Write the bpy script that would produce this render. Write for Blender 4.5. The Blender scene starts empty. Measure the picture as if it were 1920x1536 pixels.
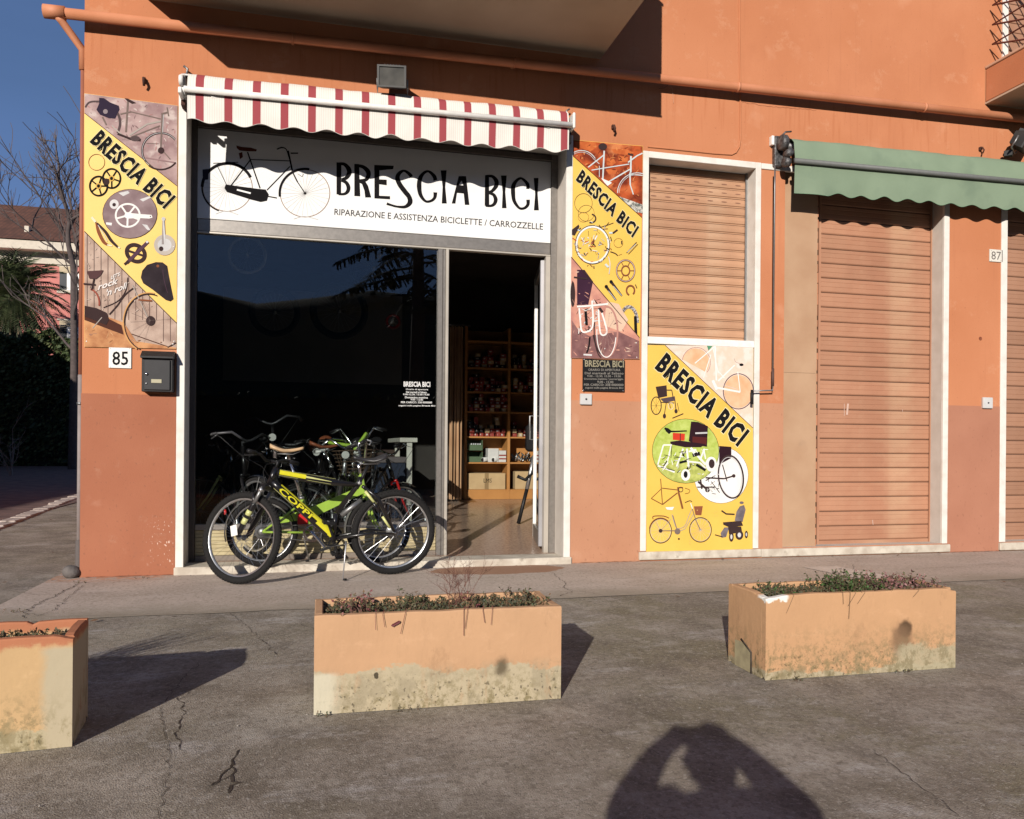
import bpy, bmesh, math, random
from math import radians as rad, sin, cos, pi
from mathutils import Vector, Matrix, noise
random.seed(7)
C = bpy.context.scene.collection
SC = bpy.context.scene

# ---------------------------------------------------------------- camera, sky, sun, exposure
F, HZ, CAMH = 1500.0, 838.0, 1.07
YAW, ROLL = rad(13.9), rad(0.45)
cam = bpy.data.cameras.new('camera'); camo = bpy.data.objects.new('camera', cam); C.objects.link(camo)
CM = Matrix.Rotation(-YAW, 3, 'Z') @ Matrix.Rotation(pi / 2, 3, 'X') @ Matrix.Rotation(ROLL, 3, 'Z')
camo.matrix_world = Matrix.Translation((0, 0, CAMH)) @ CM.to_4x4()
cam.sensor_width = 36; cam.lens = F / 1920 * 36; cam.shift_y = (HZ - 768) / 1920
cam.clip_start = 0.02; cam.clip_end = 2000
SC.camera = camo
SUN_AZ, SUN_EL = rad(27), rad(19.2)
world = bpy.data.worlds.new('World'); SC.world = world; world.use_nodes = True
nt = world.node_tree; bg = nt.nodes['Background']
sky = nt.nodes.new('ShaderNodeTexSky'); sky.sky_type = 'NISHITA'; sky.sun_disc = False
sky.sun_elevation = SUN_EL; sky.sun_rotation = pi + SUN_AZ
sky.altitude = 200; sky.air_density = 1.0; sky.dust_density = 0.3; sky.ozone_density = 4.0
tc = nt.nodes.new('ShaderNodeTexCoord'); mp = nt.nodes.new('ShaderNodeMapping')
mp.inputs['Scale'].default_value = (0.7, 0.7, 5.0); mp.inputs['Rotation'].default_value = (0.1, 0.12, 0.3)
nz = nt.nodes.new('ShaderNodeTexNoise'); nz.inputs['Scale'].default_value = 1.3; nz.inputs['Detail'].default_value = 5
cr = nt.nodes.new('ShaderNodeValToRGB'); cr.color_ramp.elements[0].position = .38; cr.color_ramp.elements[1].position = .75
cr.color_ramp.elements[0].color = (.62, .62, .62, 1); cr.color_ramp.elements[1].color = (.95, .95, .95, 1)
mx = nt.nodes.new('ShaderNodeMixRGB'); mx.inputs[2].default_value = (2.9, 5.1, 11.2, 1)
L = nt.links.new
L(tc.outputs['Generated'], mp.inputs[0]); L(mp.outputs[0], nz.inputs[0]); L(nz.outputs[0], cr.inputs[0])
# the blue deepens towards the zenith
sz = nt.nodes.new('ShaderNodeSeparateXYZ'); L(tc.outputs['Generated'], sz.inputs[0])
mr = nt.nodes.new('ShaderNodeMapRange'); L(sz.outputs[2], mr.inputs[0]); mr.inputs[1].default_value = .15; mr.inputs[2].default_value = .7; mr.inputs[3].default_value = 1; mr.inputs[4].default_value = .12
mm = nt.nodes.new('ShaderNodeMath'); mm.operation = 'MULTIPLY'; L(cr.outputs[0], mm.inputs[0]); L(mr.outputs[0], mm.inputs[1])
L(mm.outputs[0], mx.inputs[0]); L(sky.outputs[0], mx.inputs[1]); L(mx.outputs[0], bg.inputs[0])
bg.inputs[1].default_value = 0.05
sl = bpy.data.lights.new('sun', 'SUN'); sl.energy = 5.0; sl.angle = rad(0.5); sl.color = (1, .93, .84)
so = bpy.data.objects.new('sun', sl); C.objects.link(so)
SD = Vector((sin(SUN_AZ) * cos(SUN_EL), cos(SUN_AZ) * cos(SUN_EL), -sin(SUN_EL)))
so.rotation_euler = SD.to_track_quat('-Z', 'Y').to_euler(); so.location = (-6, -12, 9)
SC.view_settings.view_transform = 'Standard'; SC.view_settings.look = 'None'
SC.view_settings.exposure = 0.0; SC.view_settings.gamma = 1
SC.cycles.max_bounces = 8; SC.cycles.diffuse_bounces = 1; SC.cycles.glossy_bounces = 3; SC.cycles.transparent_max_bounces = 16

# ---------------------------------------------------------------- measuring: a sight line met with a real plane
def ray(px, py): return CM @ Vector(((px - 960) / F, (HZ - py) / F, -1))
def at(px, py, Y=7.0):
    d = ray(px, py); t = Y / d.y; return Vector((t * d.x, Y, CAMH + t * d.z))
def gr(px, py, z=0.0):
    d = ray(px, py); t = (z - CAMH) / d.z; return Vector((t * d.x, t * d.y, z))
D = 7.0

# ---------------------------------------------------------------- materials
MATS = {}
def mat(name, col, col2=None, rough=.7, ns=6, bump=0, bs=60, metal=0, spec=None, lo=.35, hi=.65, det=6, grime=None):
    """col/col2 mixed by noise; grime=(colour, scale, threshold) adds sparse patches of dirt"""
    if name in MATS: return MATS[name]
    m = bpy.data.materials.new(name); m.use_nodes = True; t = m.node_tree
    b = t.nodes['Principled BSDF']; b.inputs['Roughness'].default_value = rough; b.inputs['Metallic'].default_value = metal
    if spec is not None: b.inputs['Specular IOR Level'].default_value = spec
    tc = t.nodes.new('ShaderNodeTexCoord')
    if col2 is None: col2 = tuple(c * .88 for c in col)
    n = t.nodes.new('ShaderNodeTexNoise'); n.inputs['Scale'].default_value = ns; n.inputs['Detail'].default_value = det
    t.links.new(tc.outputs['Object'], n.inputs[0])
    r = t.nodes.new('ShaderNodeValToRGB'); r.color_ramp.elements[0].position = lo; r.color_ramp.elements[1].position = hi
    r.color_ramp.elements[0].color = (*col, 1); r.color_ramp.elements[1].color = (*col2, 1)
    t.links.new(n.outputs[0], r.inputs[0]); out = r.outputs[0]
    if grime:
        g = t.nodes.new('ShaderNodeTexNoise'); g.inputs['Scale'].default_value = grime[1]; g.inputs['Detail'].default_value = 8
        t.links.new(tc.outputs['Object'], g.inputs[0])
        gr_ = t.nodes.new('ShaderNodeValToRGB'); gr_.color_ramp.elements[0].position = grime[2]; gr_.color_ramp.elements[1].position = grime[2] + .12
        gr_.color_ramp.elements[0].color = (0, 0, 0, 1); gr_.color_ramp.elements[1].color = (.8, .8, .8, 1)
        t.links.new(g.outputs[0], gr_.inputs[0])
        x = t.nodes.new('ShaderNodeMixRGB'); x.inputs[2].default_value = (*grime[0], 1)
        t.links.new(gr_.outputs[0], x.inputs[0]); t.links.new(out, x.inputs[1]); out = x.outputs[0]
    t.links.new(out, b.inputs['Base Color'])
    if bump:
        n2 = t.nodes.new('ShaderNodeTexNoise'); n2.inputs['Scale'].default_value = bs; n2.inputs['Detail'].default_value = 5
        t.links.new(tc.outputs['Object'], n2.inputs[0])
        bp = t.nodes.new('ShaderNodeBump'); bp.inputs['Strength'].default_value = bump; bp.inputs['Distance'].default_value = .02
        t.links.new(n2.outputs[0], bp.inputs['Height']); t.links.new(bp.outputs[0], b.inputs['Normal'])
    m['out'] = 0; MATS[name] = m
    return m
def nodes_of(m): return m.node_tree
def overlay(m, col, fac_builder):
    """mix another colour over the base colour of m, factor built by fac_builder(tree, texcoord)"""
    t = m.node_tree; b = t.nodes['Principled BSDF']; src = b.inputs['Base Color'].links[0].from_socket
    tc = [n for n in t.nodes if n.type == 'TEX_COORD'][0]
    x = t.nodes.new('ShaderNodeMixRGB'); x.inputs[2].default_value = (*col, 1)
    t.links.new(fac_builder(t, tc), x.inputs[0]); t.links.new(src, x.inputs[1]); t.links.new(x.outputs[0], b.inputs['Base Color'])
def math_(t, op, a, b=None, c=None, clamp=False):
    n = t.nodes.new('ShaderNodeMath'); n.operation = op; n.use_clamp = clamp
    for i, v in enumerate((a, b, c)):
        if v is None: continue
        if isinstance(v, (int, float)): n.inputs[i].default_value = v
        else: t.links.new(v, n.inputs[i])
    return n.outputs[0]
def noise_(t, tc, scale, det=6, sc=(1, 1, 1), rough=.5):
    mp = t.nodes.new('ShaderNodeMapping'); mp.inputs['Scale'].default_value = sc
    t.links.new(tc.outputs['Object'], mp.inputs[0])
    n = t.nodes.new('ShaderNodeTexNoise'); n.inputs['Scale'].default_value = scale; n.inputs['Detail'].default_value = det
    n.inputs['Roughness'].default_value = rough
    t.links.new(mp.outputs[0], n.inputs[0]); return n.outputs[0]
def axis_(t, tc, k):
    s = t.nodes.new('ShaderNodeSeparateXYZ'); t.links.new(tc.outputs['Object'], s.inputs[0]); return s.outputs[k]
def sstep(t, v, a, b):
    n = t.nodes.new('ShaderNodeMapRange'); n.interpolation_type = 'SMOOTHSTEP'; n.clamp = True
    t.links.new(v, n.inputs[0]); n.inputs[1].default_value = a; n.inputs[2].default_value = b
    n.inputs[3].default_value = 0; n.inputs[4].default_value = 1; return n.outputs[0]

def slat_vary(m, amt=.16):
    """each slat a little lighter or darker than its neighbour, with dust lines and faded patches"""
    t = m.node_tree; b = t.nodes['Principled BSDF']; src = b.inputs['Base Color'].links[0].from_socket
    oi = t.nodes.new('ShaderNodeObjectInfo'); hv = t.nodes.new('ShaderNodeHueSaturation')
    tc = [n for n in t.nodes if n.type == 'TEX_COORD'][0]
    mpn = t.nodes.new('ShaderNodeVectorMath'); mpn.operation = 'ADD'; cx = t.nodes.new('ShaderNodeCombineXYZ')
    t.links.new(math_(t, 'MULTIPLY', oi.outputs['Random'], 60), cx.inputs[1]); t.links.new(tc.outputs['Object'], mpn.inputs[0]); t.links.new(cx.outputs[0], mpn.inputs[1])
    n2 = t.nodes.new('ShaderNodeTexNoise'); n2.inputs['Scale'].default_value = 2.2; n2.inputs['Detail'].default_value = 7; n2.inputs['Roughness'].default_value = .65; t.links.new(mpn.outputs[0], n2.inputs[0])
    v = math_(t, 'ADD', math_(t, 'ADD', 1 - amt / 2 - .15, math_(t, 'MULTIPLY', oi.outputs['Random'], amt)), math_(t, 'MULTIPLY', n2.outputs[0], .30))
    t.links.new(v, hv.inputs['Value']); t.links.new(src, hv.inputs['Color']); t.links.new(hv.outputs[0], b.inputs['Base Color'])
def glass_mat(name, tint=(.84, .87, .87), ior=1.5):
    m = bpy.data.materials.new(name); m.use_nodes = True; t = m.node_tree; t.nodes.remove(t.nodes['Principled BSDF'])
    o = t.nodes['Material Output']; tr = t.nodes.new('ShaderNodeBsdfTransparent'); tr.inputs[0].default_value = (*tint, 1)
    g = t.nodes.new('ShaderNodeBsdfGlossy'); g.inputs['Roughness'].default_value = .004
    f = t.nodes.new('ShaderNodeFresnel'); f.inputs[0].default_value = ior
    f2 = math_(t, 'MULTIPLY', f.outputs[0], 1.7, clamp=True)
    x = t.nodes.new('ShaderNodeMixShader'); t.links.new(f2, x.inputs[0]); t.links.new(tr.outputs[0], x.inputs[1]); t.links.new(g.outputs[0], x.inputs[2])
    t.links.new(x.outputs[0], o.inputs[0]); MATS[name] = m; return m

ORANGE = mat('orange_render', (.575, .235, .118), (.51, .195, .092), .92, 1.1, .12, 90, spec=.2, lo=.3, hi=.7, grime=((.62, .29, .165), 2.3, .62))
def _streak(t, tc):
    n = noise_(t, tc, 5, 6, (6, 1, .35)); z = axis_(t, tc, 2)
    band = math_(t, 'MULTIPLY', sstep(t, z, 3.9, 4.45), sstep(t, z, 4.56, 4.50))
    return math_(t, 'MULTIPLY', math_(t, 'MULTIPLY', sstep(t, n, .52, .7), band), .4)
overlay(ORANGE, (.40, .12, .045), _streak)
overlay(ORANGE, (.47, .175, .085), lambda t, tc: math_(t, 'MULTIPLY', sstep(t, noise_(t, tc, .8, 7, (1, 1, .6), .65), .5, .62), .35))
overlay(ORANGE, (.66, .36, .22), lambda t, tc: math_(t, 'MULTIPLY', sstep(t, noise_(t, tc, 2.6, 12, (1, 1, 1.2), .75), .57, .64), .22))
overlay(ORANGE, (.33, .12, .06), lambda t, tc: math_(t, 'MULTIPLY', sstep(t, noise_(t, tc, 45, 6, (1, 1, .8), .6), .62, .70), .5))
overlay(ORANGE, (.40, .15, .075), lambda t, tc: math_(t, 'MULTIPLY', sstep(t, noise_(t, tc, 4, 8, (5, 1, .22), .6), .56, .68), .16))
PLINTH = mat('terracotta_plinth_paint', (.40, .155, .088), (.355, .13, .073), .92, 2.2, .1, 90, spec=.2, lo=.3, hi=.7, grime=((.48, .23, .15), 3.5, .62))
def _chips(t, tc):
    x = axis_(t, tc, 0); z = axis_(t, tc, 2)
    box = math_(t, 'MULTIPLY', math_(t, 'MULTIPLY', sstep(t, x, -1.36, -1.2), sstep(t, x, -1.08, -1.15)), math_(t, 'MULTIPLY', sstep(t, z, .05, .15), sstep(t, z, .52, .35)))
    return math_(t, 'MULTIPLY', box, sstep(t, noise_(t, tc, 55, 3, (1.4, 1, .7)), .62, .68))
overlay(PLINTH, (.75, .55, .45), _chips)
overlay(PLINTH, (.50, .30, .21), lambda t, tc: math_(t, 'MULTIPLY', sstep(t, noise_(t, tc, 5, 12, (1, 1, 1), .75), .56, .70), .28))
overlay(PLINTH, (.22, .10, .065), lambda t, tc: math_(t, 'MULTIPLY', sstep(t, noise_(t, tc, 40, 6, (1, 1, .7), .6), .61, .69), .5))
overlay(PLINTH, (.30, .13, .085), lambda t, tc: math_(t, 'MULTIPLY', sstep(t, noise_(t, tc, 9, 7, (1, 1, .5), .7), .5, .75), math_(t, 'MULTIPLY', sstep(t, axis_(t, tc, 2), .45, .0), .7)))
STONE = mat('white_stone', (.78, .74, .68), (.66, .61, .54), .6, 8, .05, 40, lo=.45, hi=.75)
SILL = mat('sill_stone', (.66, .60, .50), (.48, .41, .33), .7, 9, .1, 40, grime=((.30, .25, .19), 12, .62))
REVEAL = mat('reveal_render', (.62, .56, .50), (.55, .49, .43), .8, 7, .05)
ALU = mat('bronze_grey_aluminium', (.30, .275, .25), (.25, .23, .21), .38, 30, metal=.55)
ALUD = mat('dark_aluminium', (.10, .085, .075), None, .4, 30, metal=.4)
DARK = mat('dark_interior', (.035, .028, .025), (.02, .017, .016), .9)
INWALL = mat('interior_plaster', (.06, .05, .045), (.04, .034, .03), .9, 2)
CREAM = mat('beige_panel_paint', (.49, .31, .19), (.43, .255, .15), .85, 3, .06, 60, grime=((.38, .24, .15), 4, .64))
SLAT1 = mat('shutter_paint', (.50, .29, .175), (.46, .245, .145), .7, 3, .03, 60, spec=.25, grime=((.54, .35, .225), 2, .6))
SLAT2 = mat('shutter_paint_rosy', (.47, .245, .15), (.42, .20, .12), .7, 2.2, .03, 60, spec=.25, grime=((.51, .30, .185), 1.6, .56))
SLAT3 = mat('shutter_paint_dull', (.38, .20, .125), (.34, .17, .10), .7, 2.2, .03, 60)
for m_ in (SLAT1, SLAT2, SLAT3): slat_vary(m_)
BLACK = mat('black_plastic', (.014, .013, .014), (.009, .009, .010), .5, spec=.3)
RUBBER = mat('tyre_rubber', (.020, .018, .0175), (.012, .012, .012), .85, 90, .3, 160, spec=.25)
CHROME = mat('chrome', (.75, .75, .76), (.6, .6, .61), .18, 30, metal=1)
SILVER = mat('silver_alloy', (.62, .62, .63), (.5, .5, .5), .34, 30, metal=.85)
STEEL = mat('dull_steel', (.30, .30, .30), None, .45, 30, metal=.8)
WHITEP = mat('white_metal_paint', (.88, .86, .82), (.80, .77, .72), .45, 20)
PIPEP = mat('pipe_paint', (.62, .25, .13), (.55, .21, .10), .62, 4, .04)
GLASS = glass_mat('window_glass')

# ---------------------------------------------------------------- mesh builder
class MB:
    def __init__(s): s.v = []; s.f = []; s.m = []; s.mats = []; s.sm = []
    def mi(s, m):
        if m not in s.mats: s.mats.append(m)
        return s.mats.index(m)
    def add(s, vs, fs, m, smooth=False, M=None):
        o = len(s.v); k = s.mi(m)
        s.v += [tuple(M @ Vector(v)) if M else tuple(v) for v in vs]
        for f in fs: s.f.append(tuple(i + o for i in f)); s.m.append(k); s.sm.append(smooth)
        return s
    def box(s, a, b, m, M=None):
        x0, y0, z0 = [min(p, q) for p, q in zip(a, b)]; x1, y1, z1 = [max(p, q) for p, q in zip(a, b)]
        vs = [(x0, y0, z0), (x1, y0, z0), (x1, y1, z0), (x0, y1, z0), (x0, y0, z1), (x1, y0, z1), (x1, y1, z1), (x0, y1, z1)]
        return s.add(vs, [(0, 3, 2, 1), (4, 5, 6, 7), (0, 1, 5, 4), (1, 2, 6, 5), (2, 3, 7, 6), (3, 0, 4, 7)], m, False, M)
    def cbox(s, a, b, m, c=.006, M=None):
        """box with chamfered edges"""
        bm = bmesh.new(); bmesh.ops.create_cube(bm, size=1)
        for v in bm.verts:
            v.co = Vector([(p + q) / 2 + k * abs(q - p) for p, q, k in zip(a, b, v.co)])
        bmesh.ops.bevel(bm, geom=bm.edges[:], offset=c, segments=1, affect='EDGES')
        s.bm(bm, m, False, M); return s
    def bm(s, bm, m, smooth=False, M=None):
        bm.verts.ensure_lookup_table()
        s.add([v.co.copy() for v in bm.verts], [[v.index for v in f.verts] for f in bm.faces], m, smooth, M); bm.free()
    def tube(s, pts, r, m, n=8, M=None, cap=True, closed=False, flat=1.0):
        pts = [Vector(p) for p in pts]; k = len(pts)
        rr = r if isinstance(r, (list, tuple)) else [r] * k
        vs = []; up = None
        for i, p in enumerate(pts):
            if closed: t = pts[(i + 1) % k] - pts[i - 1]
            else: t = pts[min(i + 1, k - 1)] - pts[max(i - 1, 0)]
            if t.length < 1e-9: t = Vector((0, 0, 1))
            t.normalize()
            if up is None:
                up = Vector((0, 0, 1)) if abs(t.z) < .9 else Vector((0, 1, 0))
            a = up - t * up.dot(t)
            if a.length < 1e-6: a = t.orthogonal()
            a.normalize(); b = t.cross(a); up = a
            for j in range(n):
                w = 2 * pi * j / n; vs.append(p + (a * cos(w) + b * sin(w) * flat) * rr[i])
        fs = []
        for i in range(k if closed else k - 1):
            i2 = (i + 1) % k
            for j in range(n):
                j2 = (j + 1) % n; fs.append((i * n + j, i * n + j2, i2 * n + j2, i2 * n + j))
        if cap and not closed:
            fs.append(tuple(range(n))[::-1]); fs.append(tuple((k - 1) * n + j for j in range(n)))
        return s.add(vs, fs, m, n > 4, M)
    def lathe(s, prof, m, n=20, M=None, axis='z', a0=0, a1=2 * pi, smooth=True):
        vs = []; fs = []; k = len(prof); full = abs(a1 - a0 - 2 * pi) < 1e-6; st = n if full else n + 1
        for i in range(st):
            w = a0 + (a1 - a0) * i / n
            for r, h in prof:
                if axis == 'z': vs.append((r * cos(w), r * sin(w), h))
                elif axis == 'y': vs.append((r * cos(w), h, r * sin(w)))
                else: vs.append((h, r * cos(w), r * sin(w)))
        for i in range(n):
            i2 = (i + 1) % st
            for j in range(k - 1): fs.append((i * k + j, i2 * k + j, i2 * k + j + 1, i * k + j + 1))
        return s.add(vs, fs, m, smooth, M)
    def prism(s, poly, a, b, m, axis='y', M=None):
        """2D polygon extruded from a to b along axis; poly in the other two coordinates"""
        def P(u, v, w): return {'y': (u, w, v), 'x': (w, u, v), 'z': (u, v, w)}[axis]
        n = len(poly); vs = [P(u, v, a) for u, v in poly] + [P(u, v, b) for u, v in poly]
        fs = [tuple(range(n)), tuple(range(2 * n - 1, n - 1, -1))] + [(i, i + n, (i + 1) % n + n, (i + 1) % n) for i in range(n)]
        return s.add(vs, fs, m, False, M)
    def mesh(s, name):
        me = bpy.data.meshes.new(name); me.from_pydata(s.v, [], s.f)
        for m in s.mats: me.materials.append(m)
        me.polygons.foreach_set('material_index', s.m); me.polygons.foreach_set('use_smooth', s.sm); me.update()
        return me
    def build(s, name, parent=None, fix=True):
        me = s.mesh(name)
        if fix:
            bm = bmesh.new(); bm.from_mesh(me); bmesh.ops.recalc_face_normals(bm, faces=bm.faces); bm.to_mesh(me); bm.free()
        return link(name, me, parent)
def link(name, me, parent=None, M=None):
    o = bpy.data.objects.new(name, me); C.objects.link(o)
    if parent is not None: o.parent = parent
    if M is not None: o.matrix_local = M
    return o
def tag(o, label=None, cat=None, group=None, kind=None):
    if label: o['label'] = label
    if cat: o['category'] = cat
    if group: o['group'] = group
    if kind: o['kind'] = kind
    return o
def thing(name, label, cat, loc=(0, 0, 0), rot=(0, 0, 0), group=None):
    o = bpy.data.objects.new(name, None); C.objects.link(o); o.location = loc; o.rotation_euler = rot
    return tag(o, label, cat, group)
def copy_tree(o, parent=None):
    c = o.copy(); C.objects.link(c); c.parent = parent
    if parent is not None: c.matrix_parent_inverse = o.matrix_parent_inverse.copy()
    for ch in list(o.children): copy_tree(ch, c)
    return c
def text_mesh(s, offset=.0, res=2, size=1.0, extrude=0, spaced=False):
    cu = bpy.data.curves.new('t', 'FONT'); cu.body = s; cu.size = size; cu.offset = offset; cu.resolution_u = res; cu.extrude = extrude; cu.space_character = 1.14 if offset > .03 or spaced else 1.0
    ob = bpy.data.objects.new('t', cu); C.objects.link(ob); bpy.context.view_layer.update()
    me = bpy.data.meshes.new_from_object(ob.evaluated_get(bpy.context.evaluated_depsgraph_get()))
    vs = [v.co.copy() for v in me.vertices]; fs = [tuple(p.vertices) for p in me.polygons]
    bpy.data.objects.remove(ob); bpy.data.meshes.remove(me); bpy.data.curves.remove(cu)
    return vs, fs
TC = {}
def text_norm(s, offset=0.0):
    """letter faces normalised to a unit box"""
    k = (s, offset)
    if k not in TC:
        v0, _ = text_mesh(s, 0.0, spaced=offset > .03)
        x0, x1 = min(v.x for v in v0), max(v.x for v in v0); y0, y1 = min(v.y for v in v0), max(v.y for v in v0)
        vs, fs = text_mesh(s, offset)
        TC[k] = ([((v.x - x0) / (x1 - x0), (v.y - y0) / (y1 - y0)) for v in vs], fs)
    return TC[k]

class Print:
    """flat print laid on a panel that faces the street; points are sight-line measures met with the plane Y"""
    def __init__(s, Y): s.Y = Y; s.mb = MB()
    def w(s, p): s_ = at(p[0], p[1], s.Y); return (s_.x, s.Y, s_.z)
    def step(s, k=1): s.Y -= 2.5e-5 * k
    def poly(s, pts, m):
        from mathutils.geometry import tessellate_polygon
        vs = [s.w(p) for p in pts]
        tri = tessellate_polygon([[Vector((p[0], p[1], 0)) for p in pts]])
        s.mb.add(vs, [tuple(t) for t in tri], m); s.step(); return s
    def stroke(s, pts, wd, m, closed=False):
        if not isinstance(wd, (list, tuple)): wd = [wd] * len(pts)
        pts = [Vector(p) for p in pts]; n = len(pts); vs = []
        for i, p in enumerate(pts):
            t = (pts[(i + 1) % n] - pts[i - 1]) if closed else (pts[min(i + 1, n - 1)] - pts[max(i - 1, 0)])
            if t.length < 1e-6: t = Vector((1, 0))
            t.normalize(); q = Vector((-t.y, t.x)) * wd[i] / 2; vs += [s.w(p + q), s.w(p - q)]
        fs = [(2 * i, 2 * i + 1, (2 * i + 3) % (2 * n), (2 * i + 2) % (2 * n)) for i in range(n if closed else n - 1)]
        s.mb.add(vs, fs, m); s.step(); return s
    def curve(s, pts, wd, m, k=6):
        """smooth Catmull-Rom stroke"""
        P = [Vector(pts[0])] + [Vector(p) for p in pts] + [Vector(pts[-1])]
        W = wd if isinstance(wd, (list, tuple)) else [wd] * len(pts); W = [W[0]] + list(W) + [W[-1]]
        out = []; ow = []
        for i in range(1, len(P) - 2):
            for j in range(k):
                t = j / k; a, b, c, d = P[i - 1], P[i], P[i + 1], P[i + 2]
                out.append(.5 * ((2 * b) + (c - a) * t + (2 * a - 5 * b + 4 * c - d) * t * t + (3 * b - a - 3 * c + d) * t ** 3))
                ow.append(W[i] * (1 - t) + W[i + 1] * t)
        out.append(P[-2]); ow.append(W[-2]); return s.stroke(out, ow, m)
    def ring(s, c, r, wd, m, ry=None, n=40, a0=0, a1=360, rot=0):
        ry = ry or r; full = abs(a1 - a0) >= 360
        pts = []
        for i in range(n if full else n + 1):
            a = rad(a0 + (a1 - a0) * i / n); x, y = r * cos(a), ry * sin(a)
            pts.append((c[0] + x * cos(rot) - y * sin(rot), c[1] + x * sin(rot) + y * cos(rot)))
        return s.stroke(pts, wd, m, full)
    def disc(s, c, r, m, ry=None, n=32, rot=0):
        ry = ry or r
        return s.poly([(c[0] + r * cos(2 * pi * i / n) * cos(rot) - ry * sin(2 * pi * i / n) * sin(rot), c[1] + r * cos(2 * pi * i / n) * sin(rot) + ry * sin(2 * pi * i / n) * cos(rot)) for i in range(n)], m)
    def text(s, st, bl, br, up, m, off=0.0):
        uv, fs = text_norm(st, off); bl, br, up = Vector(bl), Vector(br), Vector(up)
        s.mb.add([s.w(bl + (br - bl) * u + up * v) for u, v in uv], fs, m); s.step(); return s
    def spokes(s, c, r, n, wd, m, ry=None, r0=0, ph=0):
        ry = ry or r
        for i in range(n):
            a = 2 * pi * i / n + ph; s.stroke([(c[0] + r0 * cos(a), c[1] + r0 * sin(a) * ry / r), (c[0] + r * cos(a), c[1] + ry * sin(a))], wd, m)
        return s
    def build(s, name, parent):
        for m in s.mb.mats: b = m.node_tree.nodes['Principled BSDF']; b.inputs['Specular IOR Level'].default_value = .08; b.inputs['Roughness'].default_value = .9
        return s.mb.build(name, parent, fix=False)
def quad_panel(name, pts, Y, th, m, parent, Yb=None):
    """a panel with the outline of pts on plane Y, th thick behind it"""
    f = [at(p[0], p[1], Y) for p in pts]; n = len(f)
    vs = [tuple(p) for p in f] + [(p.x, Y + th, p.z) for p in f]
    mb = MB(); mb.add(vs, [tuple(range(n)), tuple(range(2 * n - 1, n - 1, -1))] + [(i, i + n, (i + 1) % n + n, (i + 1) % n) for i in range(n)], m)
    return mb.build(name, parent)
# ================================================================ ground
GR = mat('weathered_concrete', (.42, .365, .305), (.255, .215, .17), .95, 2.6, .5, 170, spec=.2, lo=.34, hi=.66, det=12)
overlay(GR, (.235, .205, .12), lambda t, tc: math_(t, 'MULTIPLY', sstep(t, noise_(t, tc, .8, 12, (1, 1, 1), .68), .47, .60), math_(t, 'MULTIPLY_ADD', sstep(t, axis_(t, tc, 0), .2, 2.5), .35, .3)))
overlay(GR, (.185, .155, .12), lambda t, tc: math_(t, 'MULTIPLY', sstep(t, noise_(t, tc, .45, 12, (1, 1.4, 1), .62), .50, .60), .5))
overlay(GR, (.15, .125, .10), lambda t, tc: math_(t, 'MULTIPLY', sstep(t, noise_(t, tc, 1.9, 12, (1.3, .8, 1), .75), .50, .66), .55))
overlay(GR, (.56, .52, .49), lambda t, tc: math_(t, 'MULTIPLY', sstep(t, noise_(t, tc, 2.2, 12, (.7, 1.4, 1), .75), .53, .66), .6))
overlay(GR, (.11, .09, .07), lambda t, tc: math_(t, 'MULTIPLY', sstep(t, noise_(t, tc, 60, 8, (1, 1, 1), .8), .52, .62), .6))
overlay(GR, (.12, .10, .08), lambda t, tc: math_(t, 'MULTIPLY', sstep(t, noise_(t, tc, 14, 10, (1, 1, 1), .8), .54, .64), .45))
overlay(GR, (.13, .105, .08), lambda t, tc: math_(t, 'MULTIPLY', sstep(t, noise_(t, tc, 36, 2.5, (1, .8, 1), .6), .50, .62), .36))
overlay(GR, (.52, .47, .41), lambda t, tc: math_(t, 'MULTIPLY', sstep(t, noise_(t, tc, 47, 2.5, (1, .8, 1), .6), .56, .66), .42))
overlay(GR, (.50, .45, .39), lambda t, tc: math_(t, 'MULTIPLY', sstep(t, noise_(t, tc, 6, 10, (1, 1, 1), .7), .54, .62), .35))
overlay(GR, (.66, .62, .57), lambda t, tc: math_(t, 'MULTIPLY', sstep(t, noise_(t, tc, 110, 4, (1, 1, 1), .7), .60, .68), .7))
WALK = mat('pinkish_footway', (.58, .48, .41), (.47, .385, .32), .95, 1.6, .3, 170, spec=.2, lo=.3, hi=.7, det=12)
overlay(WALK, (.33, .265, .21), lambda t, tc: math_(t, 'MULTIPLY', sstep(t, noise_(t, tc, 50, 8, (1, 1, 1), .8), .5, .66), .5))
overlay(WALK, (.30, .24, .19), lambda t, tc: math_(t, 'MULTIPLY', sstep(t, noise_(t, tc, 1.5, 12, (.6, 2, 1), .75), .5, .68), .5))
overlay(WALK, (.62, .53, .47), lambda t, tc: math_(t, 'MULTIPLY', sstep(t, noise_(t, tc, 2.4, 8, (.5, 1.4, 1)), .54, .7), .5))
overlay(WALK, (.27, .21, .16), lambda t, tc: math_(t, 'MULTIPLY', sstep(t, noise_(t, tc, 38, 2.5, (1, .8, 1), .6), .52, .62), .4))
overlay(WALK, (.68, .59, .52), lambda t, tc: math_(t, 'MULTIPLY', sstep(t, noise_(t, tc, 49, 2.5, (1, .8, 1), .6), .57, .65), .45))
overlay(WALK, (.33, .28, .215), lambda t, tc: math_(t, 'MULTIPLY', sstep(t, math_(t, 'ADD', axis_(t, tc, 1), math_(t, 'MULTIPLY', noise_(t, tc, 2.4, 10, (1, 1, 1), .7), .9)), 6.35, 5.8), .8))
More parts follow.
